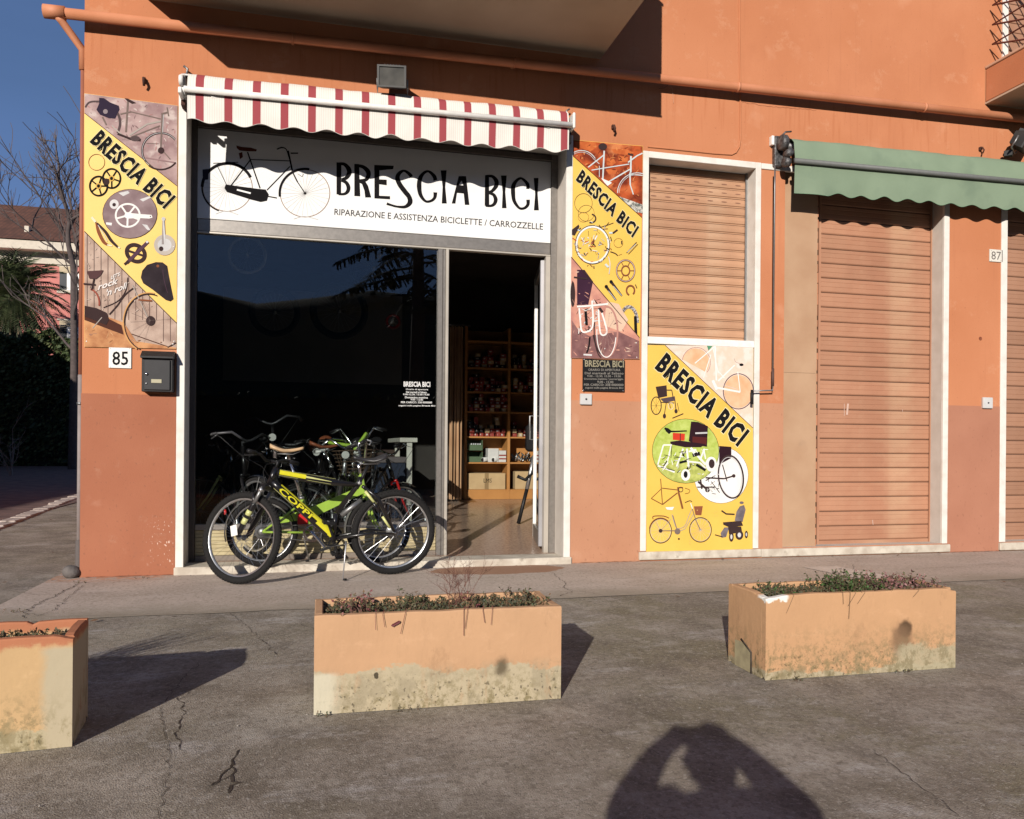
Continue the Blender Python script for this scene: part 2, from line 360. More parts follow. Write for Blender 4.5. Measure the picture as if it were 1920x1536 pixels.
# rusty damp stain before the door
def _stain(t, tc):
    x = axis_(t, tc, 0); y = axis_(t, tc, 1); n = noise_(t, tc, 5, 4)
    ex = math_(t, 'DIVIDE', math_(t, 'SUBTRACT', x, 1.56), .60); ey = math_(t, 'DIVIDE', math_(t, 'SUBTRACT', y, 6.76), .25)
    d = math_(t, 'ADD', math_(t, 'ADD', math_(t, 'MULTIPLY', ex, ex), math_(t, 'MULTIPLY', ey, ey)), math_(t, 'MULTIPLY', n, .8))
    return math_(t, 'MULTIPLY', sstep(t, d, 1.42, 1.3), .85)
overlay(WALK, (.33, .165, .09), _stain)
overlay(WALK, (.55, .30, .19), lambda t, tc: math_(t, 'MULTIPLY', math_(t, 'MULTIPLY', sstep(t, axis_(t, tc, 0), -1.0, -1.3), sstep(t, axis_(t, tc, 1), 6.7, 6.95)), sstep(t, noise_(t, tc, 16, 5), .42, .6)))
g = MB()
xs = [-400, -60, -25, -12] + [-8 + i for i in range(20)] + [16, 30, 60, 400]
ys = [-400, -60, -20] + [-6 + i for i in range(16)] + [14, 30, 60, 400]
g.add([(x, y, 0) for y in ys for x in xs], [(j * len(xs) + i, j * len(xs) + i + 1, (j + 1) * len(xs) + i + 1, (j + 1) * len(xs) + i) for j in range(len(ys) - 1) for i in range(len(xs) - 1)], GR)
GROUND = tag(g.build('ground', fix=False), kind='structure')
wk = MB(); random.seed(3)
edge = [(x / 4, 5.38 + .10 * (x / 4 < -1.2) * (x / 4 + 1.2) + .012 * (x / 4) + random.uniform(-.012, .012)) for x in range(-8, 60)]
top = [(e[0], 7.3) for e in edge]
n_ = len(edge)
wk.add([(e[0], e[1], .004) for e in edge] + [(e[0], e[1], .0) for e in edge] + [(t_[0], t_[1], .004) for t_ in top], [(i, i + 1, 2 * n_ + i + 1, 2 * n_ + i) for i in range(n_ - 1)], WALK)
tag(wk.build('pavement', fix=False), kind='structure')
# paler concrete patch in the footway
pt = MB(); pt.add([(x, y, .008) for x, y in ((4.35, 5.75), (4.75, 5.62), (4.62, 6.35), (4.28, 6.38))], [(0, 1, 2, 3)], mat('pale_mortar_patch', (.62, .52, .45), None, .95, 8, .2))
tag(pt.build('pavement_patch', fix=False), kind='structure')
# cracks: jagged dark grooves filled with dirt
CRK = mat('crack_dirt', (.10, .08, .065), (.06, .048, .038), 1, 30, spec=.05)
ck = MB()
CZ = [0.0]
def crack(pts, w=.006, jit=.014, br=0, z=.0105, seg=.022):
    CZ[0] += .00012
    def zz(y): return (.0062 if y > 5.36 else .0022) + CZ[0]
    P = [Vector((p[0], p[1])) for p in pts]; out = []
    for a, b in zip(P[:-1], P[1:]):
        k = max(2, int((b - a).length / seg))
        for i in range(k): nv_ = Vector((i / k * (b - a).length * 22 + a.x * 31, a.y * 17)); out.append(a.lerp(b, i / k) + Vector((noise.noise(Vector((nv_.x, nv_.y, 1))), noise.noise(Vector((nv_.x, nv_.y, 7))))) * jit * 1.8 + Vector((random.uniform(-.003, .003), random.uniform(-.003, .003))))
    out.append(P[-1]); vs = []; n = len(out)
    for i, p in enumerate(out):
        t = out[min(i + 1, n - 1)] - out[max(i - 1, 0)]; t.normalize()
        ww = w * .62 * random.uniform(.2, 1.3) * (1 if 0 < i < n - 1 else .1); q = Vector((-t.y, t.x)) * ww / 2
        vs += [(p.x + q.x, p.y + q.y, zz(p.y)), (p.x - q.x, p.y - q.y, zz(p.y))]
    ck.add(vs, [(2 * i, 2 * i + 1, 2 * i + 3, 2 * i + 2) for i in range(n - 1)], CRK)
    for _ in range(br // 2):
        a = random.choice(out[1:-1]); an = random.uniform(0, 2 * pi); l = random.uniform(.05, .18)
        crack([a, a + Vector((cos(an), sin(an))) * l], w * .5, jit * .7, 0, z + .0005 * (_ + 1), seg)
def gc(*pp): return [gr(*p)[:2] for p in pp]
random.seed(11)
crack(gc((335, 1300), (345, 1340), (330, 1380), (340, 1415)), .007, br=3)
crack(gc((445, 1405), (432, 1440), (438, 1470), (428, 1490)), .018, br=5, z=.0115)
crack(gc((375, 1240), (352, 1262), (300, 1330), (318, 1420), (300, 1536)), .004, br=6, z=.0125)
crack(gc((340, 1315), (355, 1300), (372, 1290)), .006, br=2, z=.013)
crack(gc((520, 1230), (470, 1180), (430, 1150)), .005, br=4, z=.0135)
crack(gc((1035, 1075), (1060, 1095), (1058, 1105), (1075, 1110), (1050, 1120)), .008, br=3, z=.014)
crack(gc((1075, 1110), (1100, 1112), (1180, 1128)), .004, br=3, z=.0145)
crack(gc((150, 1095), (110, 1115), (60, 1140), (40, 1162)), .012, br=2, z=.012)
crack(gc((60, 1160), (95, 1150), (140, 1112), (155, 1100)), .009, br=2, z=.0165)
crack(gc((30, 1086), (150, 1094)), .006, br=4, z=.0145)
crack(gc((0, 1108), (70, 1118)), .005, br=2, z=.0155)
crack(gc((1640, 1410), (1690, 1450), (1760, 1500), (1800, 1536)), .005, br=5)
crack(gc((1100, 1360), (1180, 1400), (1290, 1430)), .003, br=4, z=.0135)
crack(gc((460, 1148), (600, 1142), (760, 1138)), .004, br=0, z=.0125)
crack(gc((90, 1160), (250, 1155), (460, 1148)), .004, br=0, z=.0118)
crack(gc((1600, 1060), (1602, 1085)), .006, br=2)
crack(gc((640, 1200), (560, 1170), (500, 1200)), .003, br=5, z=.0165)
crack([(-1.78, 6.97), (-1.4, 6.975), (-1.1, 6.97)], .018, .006, z=.017)
crack([(2.3, 6.985), (2.97, 6.985)], .014, .005, z=.0175)
crack([(6.42, 6.985), (7.1, 6.985)], .014, .005, z=.0175)
tag(ck.build('crack', GROUND, fix=False), kind='stuff')
# loose grit, crumbs of mortar and dry leaves
gt = MB(); GRIT = [mat('pale_grit', (.42, .38, .34)), mat('dark_grit', (.09, .075, .06)), mat('leaf_litter', (.16, .085, .045))]
for i in range(900):
    y = random.uniform(2.0, 7.0) if i % 3 else random.choice((6.93, 6.9, 3.2, 3.22)) + random.gauss(0, .04); x = random.uniform(-2.6, 7)
    if x < -1.9 and y > 6: y = random.uniform(6, 14)
    s_ = random.uniform(.0012, .0034) * (1.7 if random.random() < .03 else 1); m_ = GRIT[0] if random.random() < .6 else GRIT[1]
    q = Matrix.Translation((x, y, .006 + s_ * .5)) @ Matrix.Rotation(random.uniform(0, 6), 4, 'Z')
    gt.add([(-s_, -s_, -s_), (s_, -s_ * .7, -s_), (0, s_, -s_), (0, 0, -s_ * .1)], [(0, 1, 3), (1, 2, 3), (2, 0, 3)], m_, False, q)
for i in range(46):
    x, y = random.uniform(-4, -1.9), random.uniform(6, 14)
    if i % 2: x, y = random.uniform(-1.7, 7), random.choice((6.93, 5.3)) + random.gauss(0, .05)
    s_ = random.uniform(.012, .03); q = Matrix.Translation((x, y, .012)) @ Matrix.Rotation(random.uniform(0, 6), 4, 'Z') @ Matrix.Rotation(random.uniform(-.4, .4), 4, 'X')
    gt.add([(-s_, 0, 0), (0, -s_ * .5, .004), (s_, 0, .008), (0, s_ * .5, .004)], [(0, 1, 2, 3)], GRIT[2], False, q)
tag(gt.build('grit_and_leaves', fix=False), 'loose grit and dry leaf crumbs scattered on the concrete', 'grit', kind='stuff')

# side drive: broken pale kerb strip and darker surface beyond
KB = mat('broken_kerb_concrete', (.55, .47, .42), (.38, .31, .27), .95, 14, .5, 60, grime=((.13, .10, .085), 9, .58))
kb = MB(); k0 = gr(0, 990); k1 = gr(150, 932)
for i in range(26):
    a = (i - 3) / 20; b = a + .9 / 20; p = k0.lerp(k1, a); q = k0.lerp(k1, b); w_ = random.uniform(.10, .16)
    kb.cbox((p.x - .04 - w_, p.y, -.02), (p.x + .04, q.y, random.uniform(.02, .035)), KB, .01)
tag(kb.build('kerb'), kind='structure')
dr = MB(); DRV = mat('brown_drive_surface', (.20, .12, .10), (.11, .065, .055), .95, 3, .4, 80)
dr.add([(-14.5, 8, .012), (k0.x - .14, 8, .012), (k1.x - .15, 41, .012), (-14.5, 41, .012)], [(0, 1, 2, 3)], DRV)
tag(dr.build('drive', fix=False), kind='structure')

# ================================================================ the orange apartment building
ZT = 10.0; XL = -1.797; XR = 13.0
A = dict(x0=-1.032, x1=2.225, z0=.0, z1=3.84)          # shop front
B1 = dict(x0=3.032, x1=4.155, z0=.10, z1=3.80)          # window over poster
C1 = dict(x0=4.48, x1=6.34, z0=.10, z1=3.86)            # wide door, left part panelled
E1 = dict(x0=7.135, x1=9.1, z0=.10, z1=3.86)
BLD = thing('apartment_building', 'orange rendered apartment building with shop front, roller shutters and terracotta plinth', 'building')
ops = [A, B1, C1, E1]
XS = sorted({XL, XR} | {o[k] for o in ops for k in ('x0', 'x1')}); ZS = sorted({0, ZT} | {o[k] for o in ops for k in ('z0', 'z1')})
w = MB()
def inside(x, z): return any(o['x0'] < x < o['x1'] and o['z0'] < z < o['z1'] for o in ops)
for i in range(len(XS) - 1):
    for j in range(len(ZS) - 1):
        xa, xb, za, zb = XS[i], XS[i + 1], ZS[j], ZS[j + 1]
        if inside((xa + xb) / 2, (za + zb) / 2): continue
        w.add([(xa, D, za), (xb, D, za), (xb, D, zb), (xa, D, zb)], [(0, 1, 2, 3)], ORANGE)
        w.add([(xa, D + .5, za), (xb, D + .5, za), (xb, D + .5, zb), (xa, D + .5, zb)], [(3, 2, 1, 0)], INWALL)
for o in ops:
    a, b, c, d = o['x0'], o['x1'], o['z0'], o['z1']; m_ = REVEAL if o is A else STONE if o is B1 else REVEAL
    dp = D + .5
    for q in (((a, c), (a, d)), ((b, d), (b, c)), ((a, d), (b, d)), ((b, c), (a, c))):
        (p0, p1) = q; w.add([(p0[0], D, p0[1]), (p0[0], dp, p0[1]), (p1[0], dp, p1[1]), (p1[0], D, p1[1])], [(0, 1, 2, 3)], m_)
w.add([(XL, D, 0), (XL, D + 12, 0), (XL, D + 12, ZT), (XL, D, ZT), (XR, D, 0), (XR, D + 12, 0), (XR, D + 12, ZT), (XR, D, ZT)],
      [(0, 3, 2, 1), (4, 5, 6, 7), (3, 7, 6, 2), (1, 2, 6, 5)], ORANGE)
w.build('wall', BLD, fix=False)
PLF1 = mat('faded_plinth_paint', (.52, .26, .155), (.47, .225, .13), .92, 2.0, .1, 90, spec=.2, lo=.3, hi=.7, grime=((.56, .31, .20), 3.5, .62)); PLF2 = mat('half_faded_plinth_paint', (.45, .205, .13), (.40, .175, .11), .92, 2.0, .1, 90, spec=.2, lo=.3, hi=.7)
for q_ in (PLF1, PLF2): overlay(q_, (.27, .12, .075), lambda t, tc: math_(t, 'MULTIPLY', sstep(t, noise_(t, tc, 34, 6, (1, 1, .5), .6), .60, .70), .5)); overlay(q_, (.36, .16, .10), lambda t, tc: math_(t, 'MULTIPLY', sstep(t, noise_(t, tc, 9, 7, (1, 1, .5), .7), .5, .75), math_(t, 'MULTIPLY', sstep(t, axis_(t, tc, 2), .4, .0), .6)))
for xa, xb in ((XL, -1.095), (2.283, 2.972), (4.213, 4.478), (6.405, 7.06), (9.16, XR)):
    pl = MB(); pl.box((xa - (.004 if xa == XL else 0), D - .004, 0), (xb, D - .0005, 1.47 + (xb + 1) * .0085), PLINTH if xa < 0 else PLF1 if xa < 5 else PLF2); pl.build('plinth', BLD)
pl = MB(); pl.box((XL - .004, D - .0005, 0), (XL - .0005, D + 12, 1.47), PLINTH); pl.build('plinth', BLD)
# raised painted cable and an old crack in the render
cb = MB(); c0 = [at(*p, D - .004) for p in ((1387, 0), (1387, 80), (1388, 180), (1388, 262), (1386, 276), (1380, 286), (1372, 290), (1340, 288), (1255, 279), (1215, 275))]
cb.tube(c0, .0085, ORANGE, 6); cb.build('painted_cable', BLD)
hc = MB()
def wcrack(pts, w_, m_=CRK):
    P = [at(*p, D - .0012) for p in pts]; o_ = []
    for a, b in zip(P[:-1], P[1:]):
        k = max(2, int((b - a).length / .03)); o_ += [a.lerp(b, i / k) + Vector((random.uniform(-.004, .004), 0, random.uniform(-.005, .005))) for i in range(k)]
    vs = []
    for p in o_: ww = w_ * random.uniform(.3, 1); vs += [(p.x, p.y, p.z - ww), (p.x, p.y, p.z + ww)]
    hc.add(vs, [(2 * i, 2 * i + 1, 2 * i + 3, 2 * i + 2) for i in range(len(o_) - 1)], m_)
WC = mat('render_crack', (.30, .09, .035))
wcrack(((1392, 192), (1400, 193), (1440, 200), (1500, 204), (1535, 208)), .0028, WC)
wcrack(((1112, 753), (1110, 765), (1114, 782), (1111, 800)), .0016, WC); wcrack(((1150, 905), (1146, 940), (1150, 968)), .0014, WC); wcrack(((252, 925), (240, 948)), .0022, WC); wcrack(((1478, 318), (1476, 350)), .0012, WC)
tag(hc.build('wall_crack', BLD, fix=False), kind='stuff')

# stone surrounds and sills
def surround(o, wd, zt, left=True, right=True, dp=.0, th=.012, top=True):
    s_ = MB()
    if left: s_.cbox((o['x0'] - wd, D - th, o['z0']), (o['x0'] + .002, D + dp, zt), STONE, .003)
    if right: s_.cbox((o['x1'] - .002, D - th, o['z0']), (o['x1'] + wd, D + dp, zt), STONE, .003)
    if top: s_.cbox((o['x0'] + .0025, D - th, o['z1'] - .002), (o['x1'] - .0025, D + dp, zt), STONE, .003)
    return s_
surround(A, .06, 3.93, dp=.02).build('stone_frame', BLD)
surround(B1, .056, 3.858, dp=.02).build('stone_frame', BLD)
surround(C1, .062, 3.92, left=False, dp=.02, top=False).build('stone_frame', BLD)
surround(E1, .075, 3.92, right=False, dp=.02, top=False).build('stone_frame', BLD); surround(E1, .075, 3.92, left=False, dp=.02, top=False).build('stone_frame', BLD)
lt = MB(); lt.cbox((4.214, D - .012, 3.80), (6.33, D + .02, 3.855), STONE, .003); lt.build('lintel', BLD)
sm = MB(); sm.cbox((-1.10, D - .035, -.01), (2.295, D + .24, .066), SILL, .006); sm.build('threshold', BLD)
sm = MB(); sm.cbox((2.962, D - .03, .018), (4.235, D + .1, .094), SILL, .006); sm.build('sill', BLD)
sm = MB(); sm.cbox((4.238, D - .028, .014), (6.43, D + .2, .092), SILL, .006); sm.build('sill', BLD)
sm = MB(); sm.cbox((7.055, D - .03, .014), (9.2, D + .2, .094), SILL, .006); sm.build('sill', BLD)
rl = MB(); rl.cbox((3.034, D - .008, 2.052), (4.153, D + .19, 2.118), WHITEP, .004); rl.build('window_rail', BLD)

# roller shutters: one object per slat
def slat_mesh(name, x0, x1, h, m_, kind):
    prof = {'double': [(0, 0), (-.001, .010), (-.010, .016), (-.0135, h * .5), (-.010, h - .016), (-.003, h - .011), (-.001, h - .0045)],
            'flat': [(0, 0), (-.007, .007), (-.010, .014), (-.010, h * .34), (-.007, h * .37), (-.010, h * .40), (-.010, h * .66), (-.007, h * .69), (-.010, h * .72), (-.010, h - .012), (-.0015, h - .006)]}[kind]
    n = len(prof); mb = MB(); w_ = x1 - x0
    vs = [(0, y, z) for y, z in prof] + [(w_, y, z) for y, z in prof]
    mb.add(vs, [(i, i + n, i + 1 + n, i + 1) for i in range(n - 1)], m_); return mb.mesh(name)
def shutter(x0, x1, z0, z1, Y, h, m_, kind, n=None, lab=None):
    bk = MB(); bk.box((x0, Y + .004, z0), (x1, Y + .02, z1), mat('slat_gap_shade', (.10, .05, .03)))  # dark backing colours in the thin shading between slats
    bk.box((x0, Y - .014, z0), (x1, Y + .003, z0 + .035), m_)
    S = bk.build('roller_shutter', BLD)
    if lab: S['label'] = lab
    me = slat_mesh('slat', x0, x1, h, m_, kind); z = z0 + .036
    me2 = slat_mesh('slat', x0, x1, h, m_, kind)
    while z + h * .6 < z1:
        link('slat', me, S, Matrix.Translation((x0, Y + random.uniform(-.0015, .0015), z)) @ Matrix.Rotation(random.uniform(-.0006, .0006), 4, 'Y')); z += h
    for s_ in (x0 + .004, x1 - .004):
        gd = MB(); gd.box((s_ - .012, Y - .03, z0 - .002), (s_ + .012, Y - .016, z1), STEEL if kind == 'double' else m_); gd.build('guide_rail', S)
    return S
S1 = shutter(3.034, 4.153, 2.12, 3.80, D + .18, .0868, SLAT1, 'double', lab='short window shutter of narrow slats')
vs_ = MB()
for r_ in range(3):
    for c_ in range(7):
        x = 3.16 + c_ * .15; z = 2.12 + .036 + .0868 * (15 + r_) + .045
        vs_.add([(x + .032 * cos(a * pi / 4), D + .18 - .0155, z + .0055 * sin(a * pi / 4)) for a in range(8)], [tuple(range(8))], mat('vent_slot_dark', (.28, .13, .08)))
tag(vs_.build('vent_slots', S1), kind='stuff')
S2 = shutter(4.985, 6.345, .10, 3.86, D + .19, .1495, SLAT2, 'flat', lab='tall door shutter with scratched lower slats')
S3 = shutter(7.137, 9.09, .10, 3.86, D + .19, .1495, SLAT3, 'flat', lab='duller door shutter at the right edge')
sc_ = MB()
for (a, b, wd_) in (((1590, 757), (1588, 778), .022), ((1583, 757), (1583, 780), .006), ((1537, 634), (1537, 644), .006), ((1692, 768), (1692, 772), .006), ((1636, 975), (1637, 984), .008)):
    p = at(*a, D + .176); q = at(*b, D + .176); sc_.add([(p.x - wd_ / 2, p.y, p.z), (p.x + wd_ / 2, p.y, p.z), (q.x + wd_ / 2, q.y, q.z), (q.x - wd_ / 2, q.y, q.z)], [(0, 1, 2, 3)], mat('tape_residue', (.66, .45, .36)))
tag(sc_.build('tape_remnants', S2, fix=False), kind='stuff')
pn = MB(); pn.box((4.48, D + .055, .10), (4.885, D + .40, 3.86), CREAM); pn.box((4.481, D + .052, 1.83), (4.87, D + .0548, 1.834), mat('panel_joint', (.40, .25, .15)))
for i in range(34):
    z = .1 + i * .11; pn.box((4.886, D + .056, z), (4.886 + random.uniform(.004, .016), D + .176, z + random.uniform(.05, .109)), mat('rough_rust_joint', (.50, .21, .11)))
pn.build('beige_panel', BLD)

# balcony above the shop
BCON = mat('balcony_soffit', (.55, .42, .31), (.48, .36, .26), .9, 2)
def balcony(x0, x1, z, p, h, lab=None):
    b_ = MB(); b_.cbox((x0, D - p, z), (x1, D - .0005, z + .02), BCON, .001)
    b_.cbox((x0 + .002, D - p, z + .0205), (x1 - .002, D - .0005, z + h), ORANGE, .01)
    b_.cbox((x0 - .006, D - p - .008, z + h + .0005), (x1 + .006, D - .0005, z + h + .03), WHITEP if 0 else mat('balcony_coping', (.60, .38, .26), None, .8), .006)
    o_ = b_.build('balcony', BLD)
    if lab: o_['label'] = lab
    return o_
BK1 = balcony(-1.335, 2.545, 4.665, 1.22, 1.05, 'balcony over the shop front seen from below')
BK2 = balcony(6.842, 10.4, 4.72, 1.22, .37, 'balcony at the right edge with crossed iron railing')
IRON = mat('dark_red_iron', (.15, .04, .028), (.11, .028, .02), .6)
rb = MB(); y0, y1 = D - 1.2, D - .06; zb, zt_ = 5.13, 6.1
def railing(mb, P, Q, z0, z1, n, r=.0095):
    for i in range(n):
        for s_ in (0, 1):
            for k in range(4):
                a = i / n; b = (i + 1) / n; za = z0 + (z1 - z0) * (k / 4); zc = z0 + (z1 - z0) * ((k + 1) / 4)
                A_ = Vector(P).lerp(Vector(Q), a if s_ else b); B_ = Vector(P).lerp(Vector(Q), b if s_ else a)
                mb.tube([(A_.x, A_.y, za), (B_.x, B_.y, zc)], r, IRON, 4)
    mb.tube([(*P[:2], z1), (*Q[:2], z1)], .018, IRON, 6); mb.tube([(*P[:2], z0), (*Q[:2], z0)], .012, IRON, 6)
for k in range(6):
    z = 5.125 + .205 * k; rb.tube([(6.87, y1, z), (6.87, y0, z)], .0095, IRON, 4)
    for j in range(2):
        if k: rb.tube([(6.87, y1 - j * .57, z), (6.87, y1 - (j + 1) * .57, z - .205)], .0095, IRON, 4)
rb.tube([(6.87, y1, 6.17), (6.87, y0, 6.17)], .018, IRON, 6)
railing(rb, (6.87, y0, 0), (10.3, y0, 0), zb, zt_, 6)
rb.build('railing', BK2)
bd = MB(); bd.cbox((7.05, D - .02, 5.12), (7.12, D + .02, 7.4), STONE, .004); bd.build('balcony_door_frame', BLD)
bd = MB()
for i in range(22): bd.cbox((7.122, D - .012, 5.12 + i * .1), (8.1, D - .001, 5.215 + i * .1), SLAT3, .004)
tag(bd.build('balcony_door_shutter', BLD), kind='stuff')

# shop front frame
FR = MB()
YF = D + .30
FR.cbox((-1.032, YF - .03, .067), (-.985, YF + .05, 3.84), ALUD, .003)
FR.cbox((2.165, YF - .03, .067), (2.225, YF + .05, 3.84), ALU, .003)
FR.cbox((-.984, YF - .012, 2.895), (2.164, YF + .05, 3.005), ALU, .006)
FR.cbox((-.984, YF - .020, 2.880), (2.164, YF + .045, 2.8945), mat('pale_trim', (.55, .50, .43), None, .4, metal=.3), .002)
FR.cbox((-.984, YF - .045, 3.775), (2.164, YF + .05, 3.83), ALUD, .004)
FR.cbox((1.09, YF - .03, .067), (1.135, YF + .045, 2.879), ALU, .005)
FR.cbox((1.1355, YF - .018, .067), (1.162, YF + .045, 2.879), ALU, .004)
FR.cbox((1.1625, YF - .034, .067), (1.19, YF + .045, 2.879), mat('pale_trim', (.55, .50, .43)), .004)
FR.cbox((2.118, YF - .02, .067), (2.1645, YF + .045, 2.879), mat('pale_trim', (.55, .50, .43)), .004)
FR.cbox((-.984, YF - .02, .335), (1.0895, YF + .04, .385), ALU, .004)
FR.cbox((-.984, YF - .02, .067), (1.0895, YF + .04, .115), mat('brown_rail', (.22, .18, .145), None, .5, 20), .004)
FR.build('shop_window_frame', BLD)
yp = MB(); YEL = mat('yellow_ribbed_panel', (.50, .42, .24), (.42, .34, .19), .6, 10, .15, 30)
for i in range(7): yp.cbox((-.983, YF - .002, .1155 + i * .0313), (1.089, YF + .02, .1155 + i * .0313 + .030), YEL, .003)
tag(yp.build('ribbed_kick_panel', BLD))
gl = MB(); gl.box((-.9835, YF + .012, .3855), (1.0893, YF + .018, 2.8795), GLASS); gl.build('window_glass', BLD)
# open door leaf
dl = MB(); p0, p1 = Vector((2.105, YF + .05, 0)), Vector((2.29, YF + .93, 0)); ang = math.atan2(p1.y - p0.y, p1.x - p0.x)
DM = Matrix.Translation(p0) @ Matrix.Rotation(ang, 4, 'Z'); LW = .90
dl.cbox((0, -.02, .12), (.07, .02, 2.86), mat('door_grey_alu', (.36, .35, .36), None, .4, metal=.4), .004, DM)
dl.cbox((LW - .07, -.02, .12), (LW, .02, 2.86), WHITEP, .004, DM); dl.cbox((.071, -.02, 2.78), (LW - .071, .02, 2.86), ALU, .004, DM); dl.cbox((.071, -.02, .12), (LW - .071, .02, .26), ALU, .004, DM)
DL = dl.build('shop_door', BLD)
dg_ = MB(); dg_.box((.071, -.003, .2605), (LW - .071, .003, 2.7795), GLASS, DM); dg_.build('door_glass', DL)
hd = MB(); hd.tube([(LW - .035, .02, 1.15), (LW - .035, .06, 1.15), (LW - .035, .06, 1.4), (LW - .035, .02, 1.4)], .01, STEEL, 6, DM); hd.build('handle', DL)

# room behind the glass
RX0, RX1, RY1, RZ = -1.6, 4.6, 11.9, 3.55
FLR = mat('terrazzo_floor', (.52, .37, .28), (.38, .26, .19), .22, 40, lo=.4, hi=.6, det=3)
rm = MB(); y_ = D + .50
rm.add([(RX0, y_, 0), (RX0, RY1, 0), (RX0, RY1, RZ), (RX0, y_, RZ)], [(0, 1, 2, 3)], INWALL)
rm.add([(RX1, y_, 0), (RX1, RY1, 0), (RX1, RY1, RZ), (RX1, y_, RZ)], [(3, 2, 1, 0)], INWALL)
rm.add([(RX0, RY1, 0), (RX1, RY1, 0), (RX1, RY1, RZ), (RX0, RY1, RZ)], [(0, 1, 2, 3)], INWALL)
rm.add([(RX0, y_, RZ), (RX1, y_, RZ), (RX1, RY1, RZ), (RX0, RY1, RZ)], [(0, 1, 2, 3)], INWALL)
rm.build('interior_wall', BLD, fix=False)
def fz(y): return .070 + max(0, y - 7.3) * .058
ff = MB()
ff.add([(RX0, y_, fz(y_)), (RX1, y_, fz(y_)), (RX1, RY1, fz(RY1)), (RX0, RY1, fz(RY1))], [(0, 1, 2, 3)], FLR)
ff.add([(-1.03, D + .2405, .066), (2.223, D + .2405, .066), (2.223, y_, fz(y_)), (-1.03, y_, fz(y_))], [(0, 1, 2, 3)], FLR)
ff.build('interior_floor', BLD, fix=False)

# drain pipe along the wall with its end bracket, downpipe at the corner
pp = MB(); PY = D - .10
pz = lambda x: 4.425 + (x + 1.77) * .0165
pp.tube([(-1.99, PY, pz(-1.99)), (3.0, PY, pz(3.0)), (10, PY, pz(10))], .041, PIPEP, 16)
pipe = pp.build('drain_pipe'); tag(pipe, 'painted drain pipe running across the whole orange wall under the balconies', 'pipe')
cp = MB(); cp.tube([(-2.06, PY, pz(-2.06)), (-1.91, PY, pz(-1.91))], .052, PIPEP, 16); cp.build('end_collar', pipe)
cp = MB(); cp.tube([(-1.97, PY, 4.40), (-1.94, PY + .01, 4.37), (-1.822, D + .04, 4.22), (-1.819, D + .05, 4.06)], .030, PIPEP, 10); cp.build('elbow', pipe)
for x in (-.2, 1.7, 3.9, 6.0):
    q_ = MB(); q_.lathe([(.042, -.012), (.046, -.012), (.046, .012), (.042, .012)], PIPEP, 16, Matrix.Translation((x, PY, pz(x))), axis='x'); q_.box((x - .01, PY, pz(x) - .01), (x + .01, D, pz(x) + .01), PIPEP); q_.build('pipe_clip', pipe)
dp_ = thing('downpipe', 'downpipe at the left corner, orange above and grey below, with rounded shoe', 'downpipe', (XL - .022, D + .05, 0))
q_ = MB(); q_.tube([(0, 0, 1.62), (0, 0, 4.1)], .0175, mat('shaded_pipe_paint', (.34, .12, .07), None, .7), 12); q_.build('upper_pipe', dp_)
GREYP = mat('grey_cast_iron', (.30, .255, .245), (.24, .20, .19), .7, 9, .1)
q_ = MB(); q_.tube([(0, 0, .1), (0, 0, 1.62)], .020, GREYP, 12); q_.build('lower_pipe', dp_)
q_ = MB(); q_.lathe([(.0205, 1.38), (.027, 1.38), (.027, 1.40), (.0205, 1.40)], STEEL, 12); q_.build('pipe_clip', dp_)
q_ = MB(); q_.lathe([(.021, .30), (.028, .29), (.030, .12), (.026, .0)], mat('dark_shoe', (.12, .10, .095), None, .8, 12, .2), 12); q_.build('shoe', dp_)
rk = MB(); bmr = bmesh.new(); bmesh.ops.create_icosphere(bmr, subdivisions=3, radius=.068)
for v in bmr.verts: v.co *= 1 + .2 * noise.noise(v.co * 9); v.co.z *= .8
rk.bm(bmr, mat('grey_stone', (.16, .14, .13), (.10, .09, .085), .9, 20, .4, 50), True, Matrix.Translation((-1.868, D + .00, .05)))
tag(rk.build('stone'), 'rounded grey stone lying at the foot of the downpipe', 'stone')

# wall hooks
for i, (px, py, lab) in enumerate(((271, 158, 'rusty awning hook in the wall above the left poster'), (1148, 245, 'rusty awning hook in the wall above the middle poster'), (1836, 285, 'small dark hook in the wall left of the right floodlight'))):
    p = at(px, py, D); q_ = MB()
    q_.box((p.x - .010, D - .03, p.z + .01), (p.x + .012, D, p.z + .045), mat('rust', (.09, .035, .02), (.05, .02, .015), .9, 30))
    q_.tube([(p.x, D - .005, p.z + .03), (p.x, D - .045, p.z + .03), (p.x + .004, D - .06, p.z + .0), (p.x + .004, D - .04, p.z - .03)], .011 if i < 2 else .008, MATS['rust'], 6)
    tag(q_.build('wall_hook'), lab, 'hook', 'hooks in the wall')
q_ = MB(); p = at(1838, 635, D); q_.lathe([(.0, -.001), (.016, -.001), (.02, -.0035), (.02, 0)], mat('plug_rust', (.25, .07, .03)), 10, Matrix.Translation(p), axis='y'); tag(q_.build('wall_plug'), 'small rusty plug in the pillar below number 87', 'plug')
q_ = MB(); p = at(1252, 160, D - .01); q_.tube([p, p + Vector((.02, -.02, -.01)), p + Vector((.05, 0, -.035)), p + Vector((.055, 0, -.10)), p + Vector((.06, 0, -.16))], .0016, mat('pale_wire', (.62, .36, .25)), 4)
q_.tube([p, p + Vector((-.04, -.01, -.035)), p + Vector((-.09, 0, -.04))], .0016, BLACK, 4); tag(q_.build('wire_end'), 'thin loose wire ends hanging under the drain pipe', 'wire')

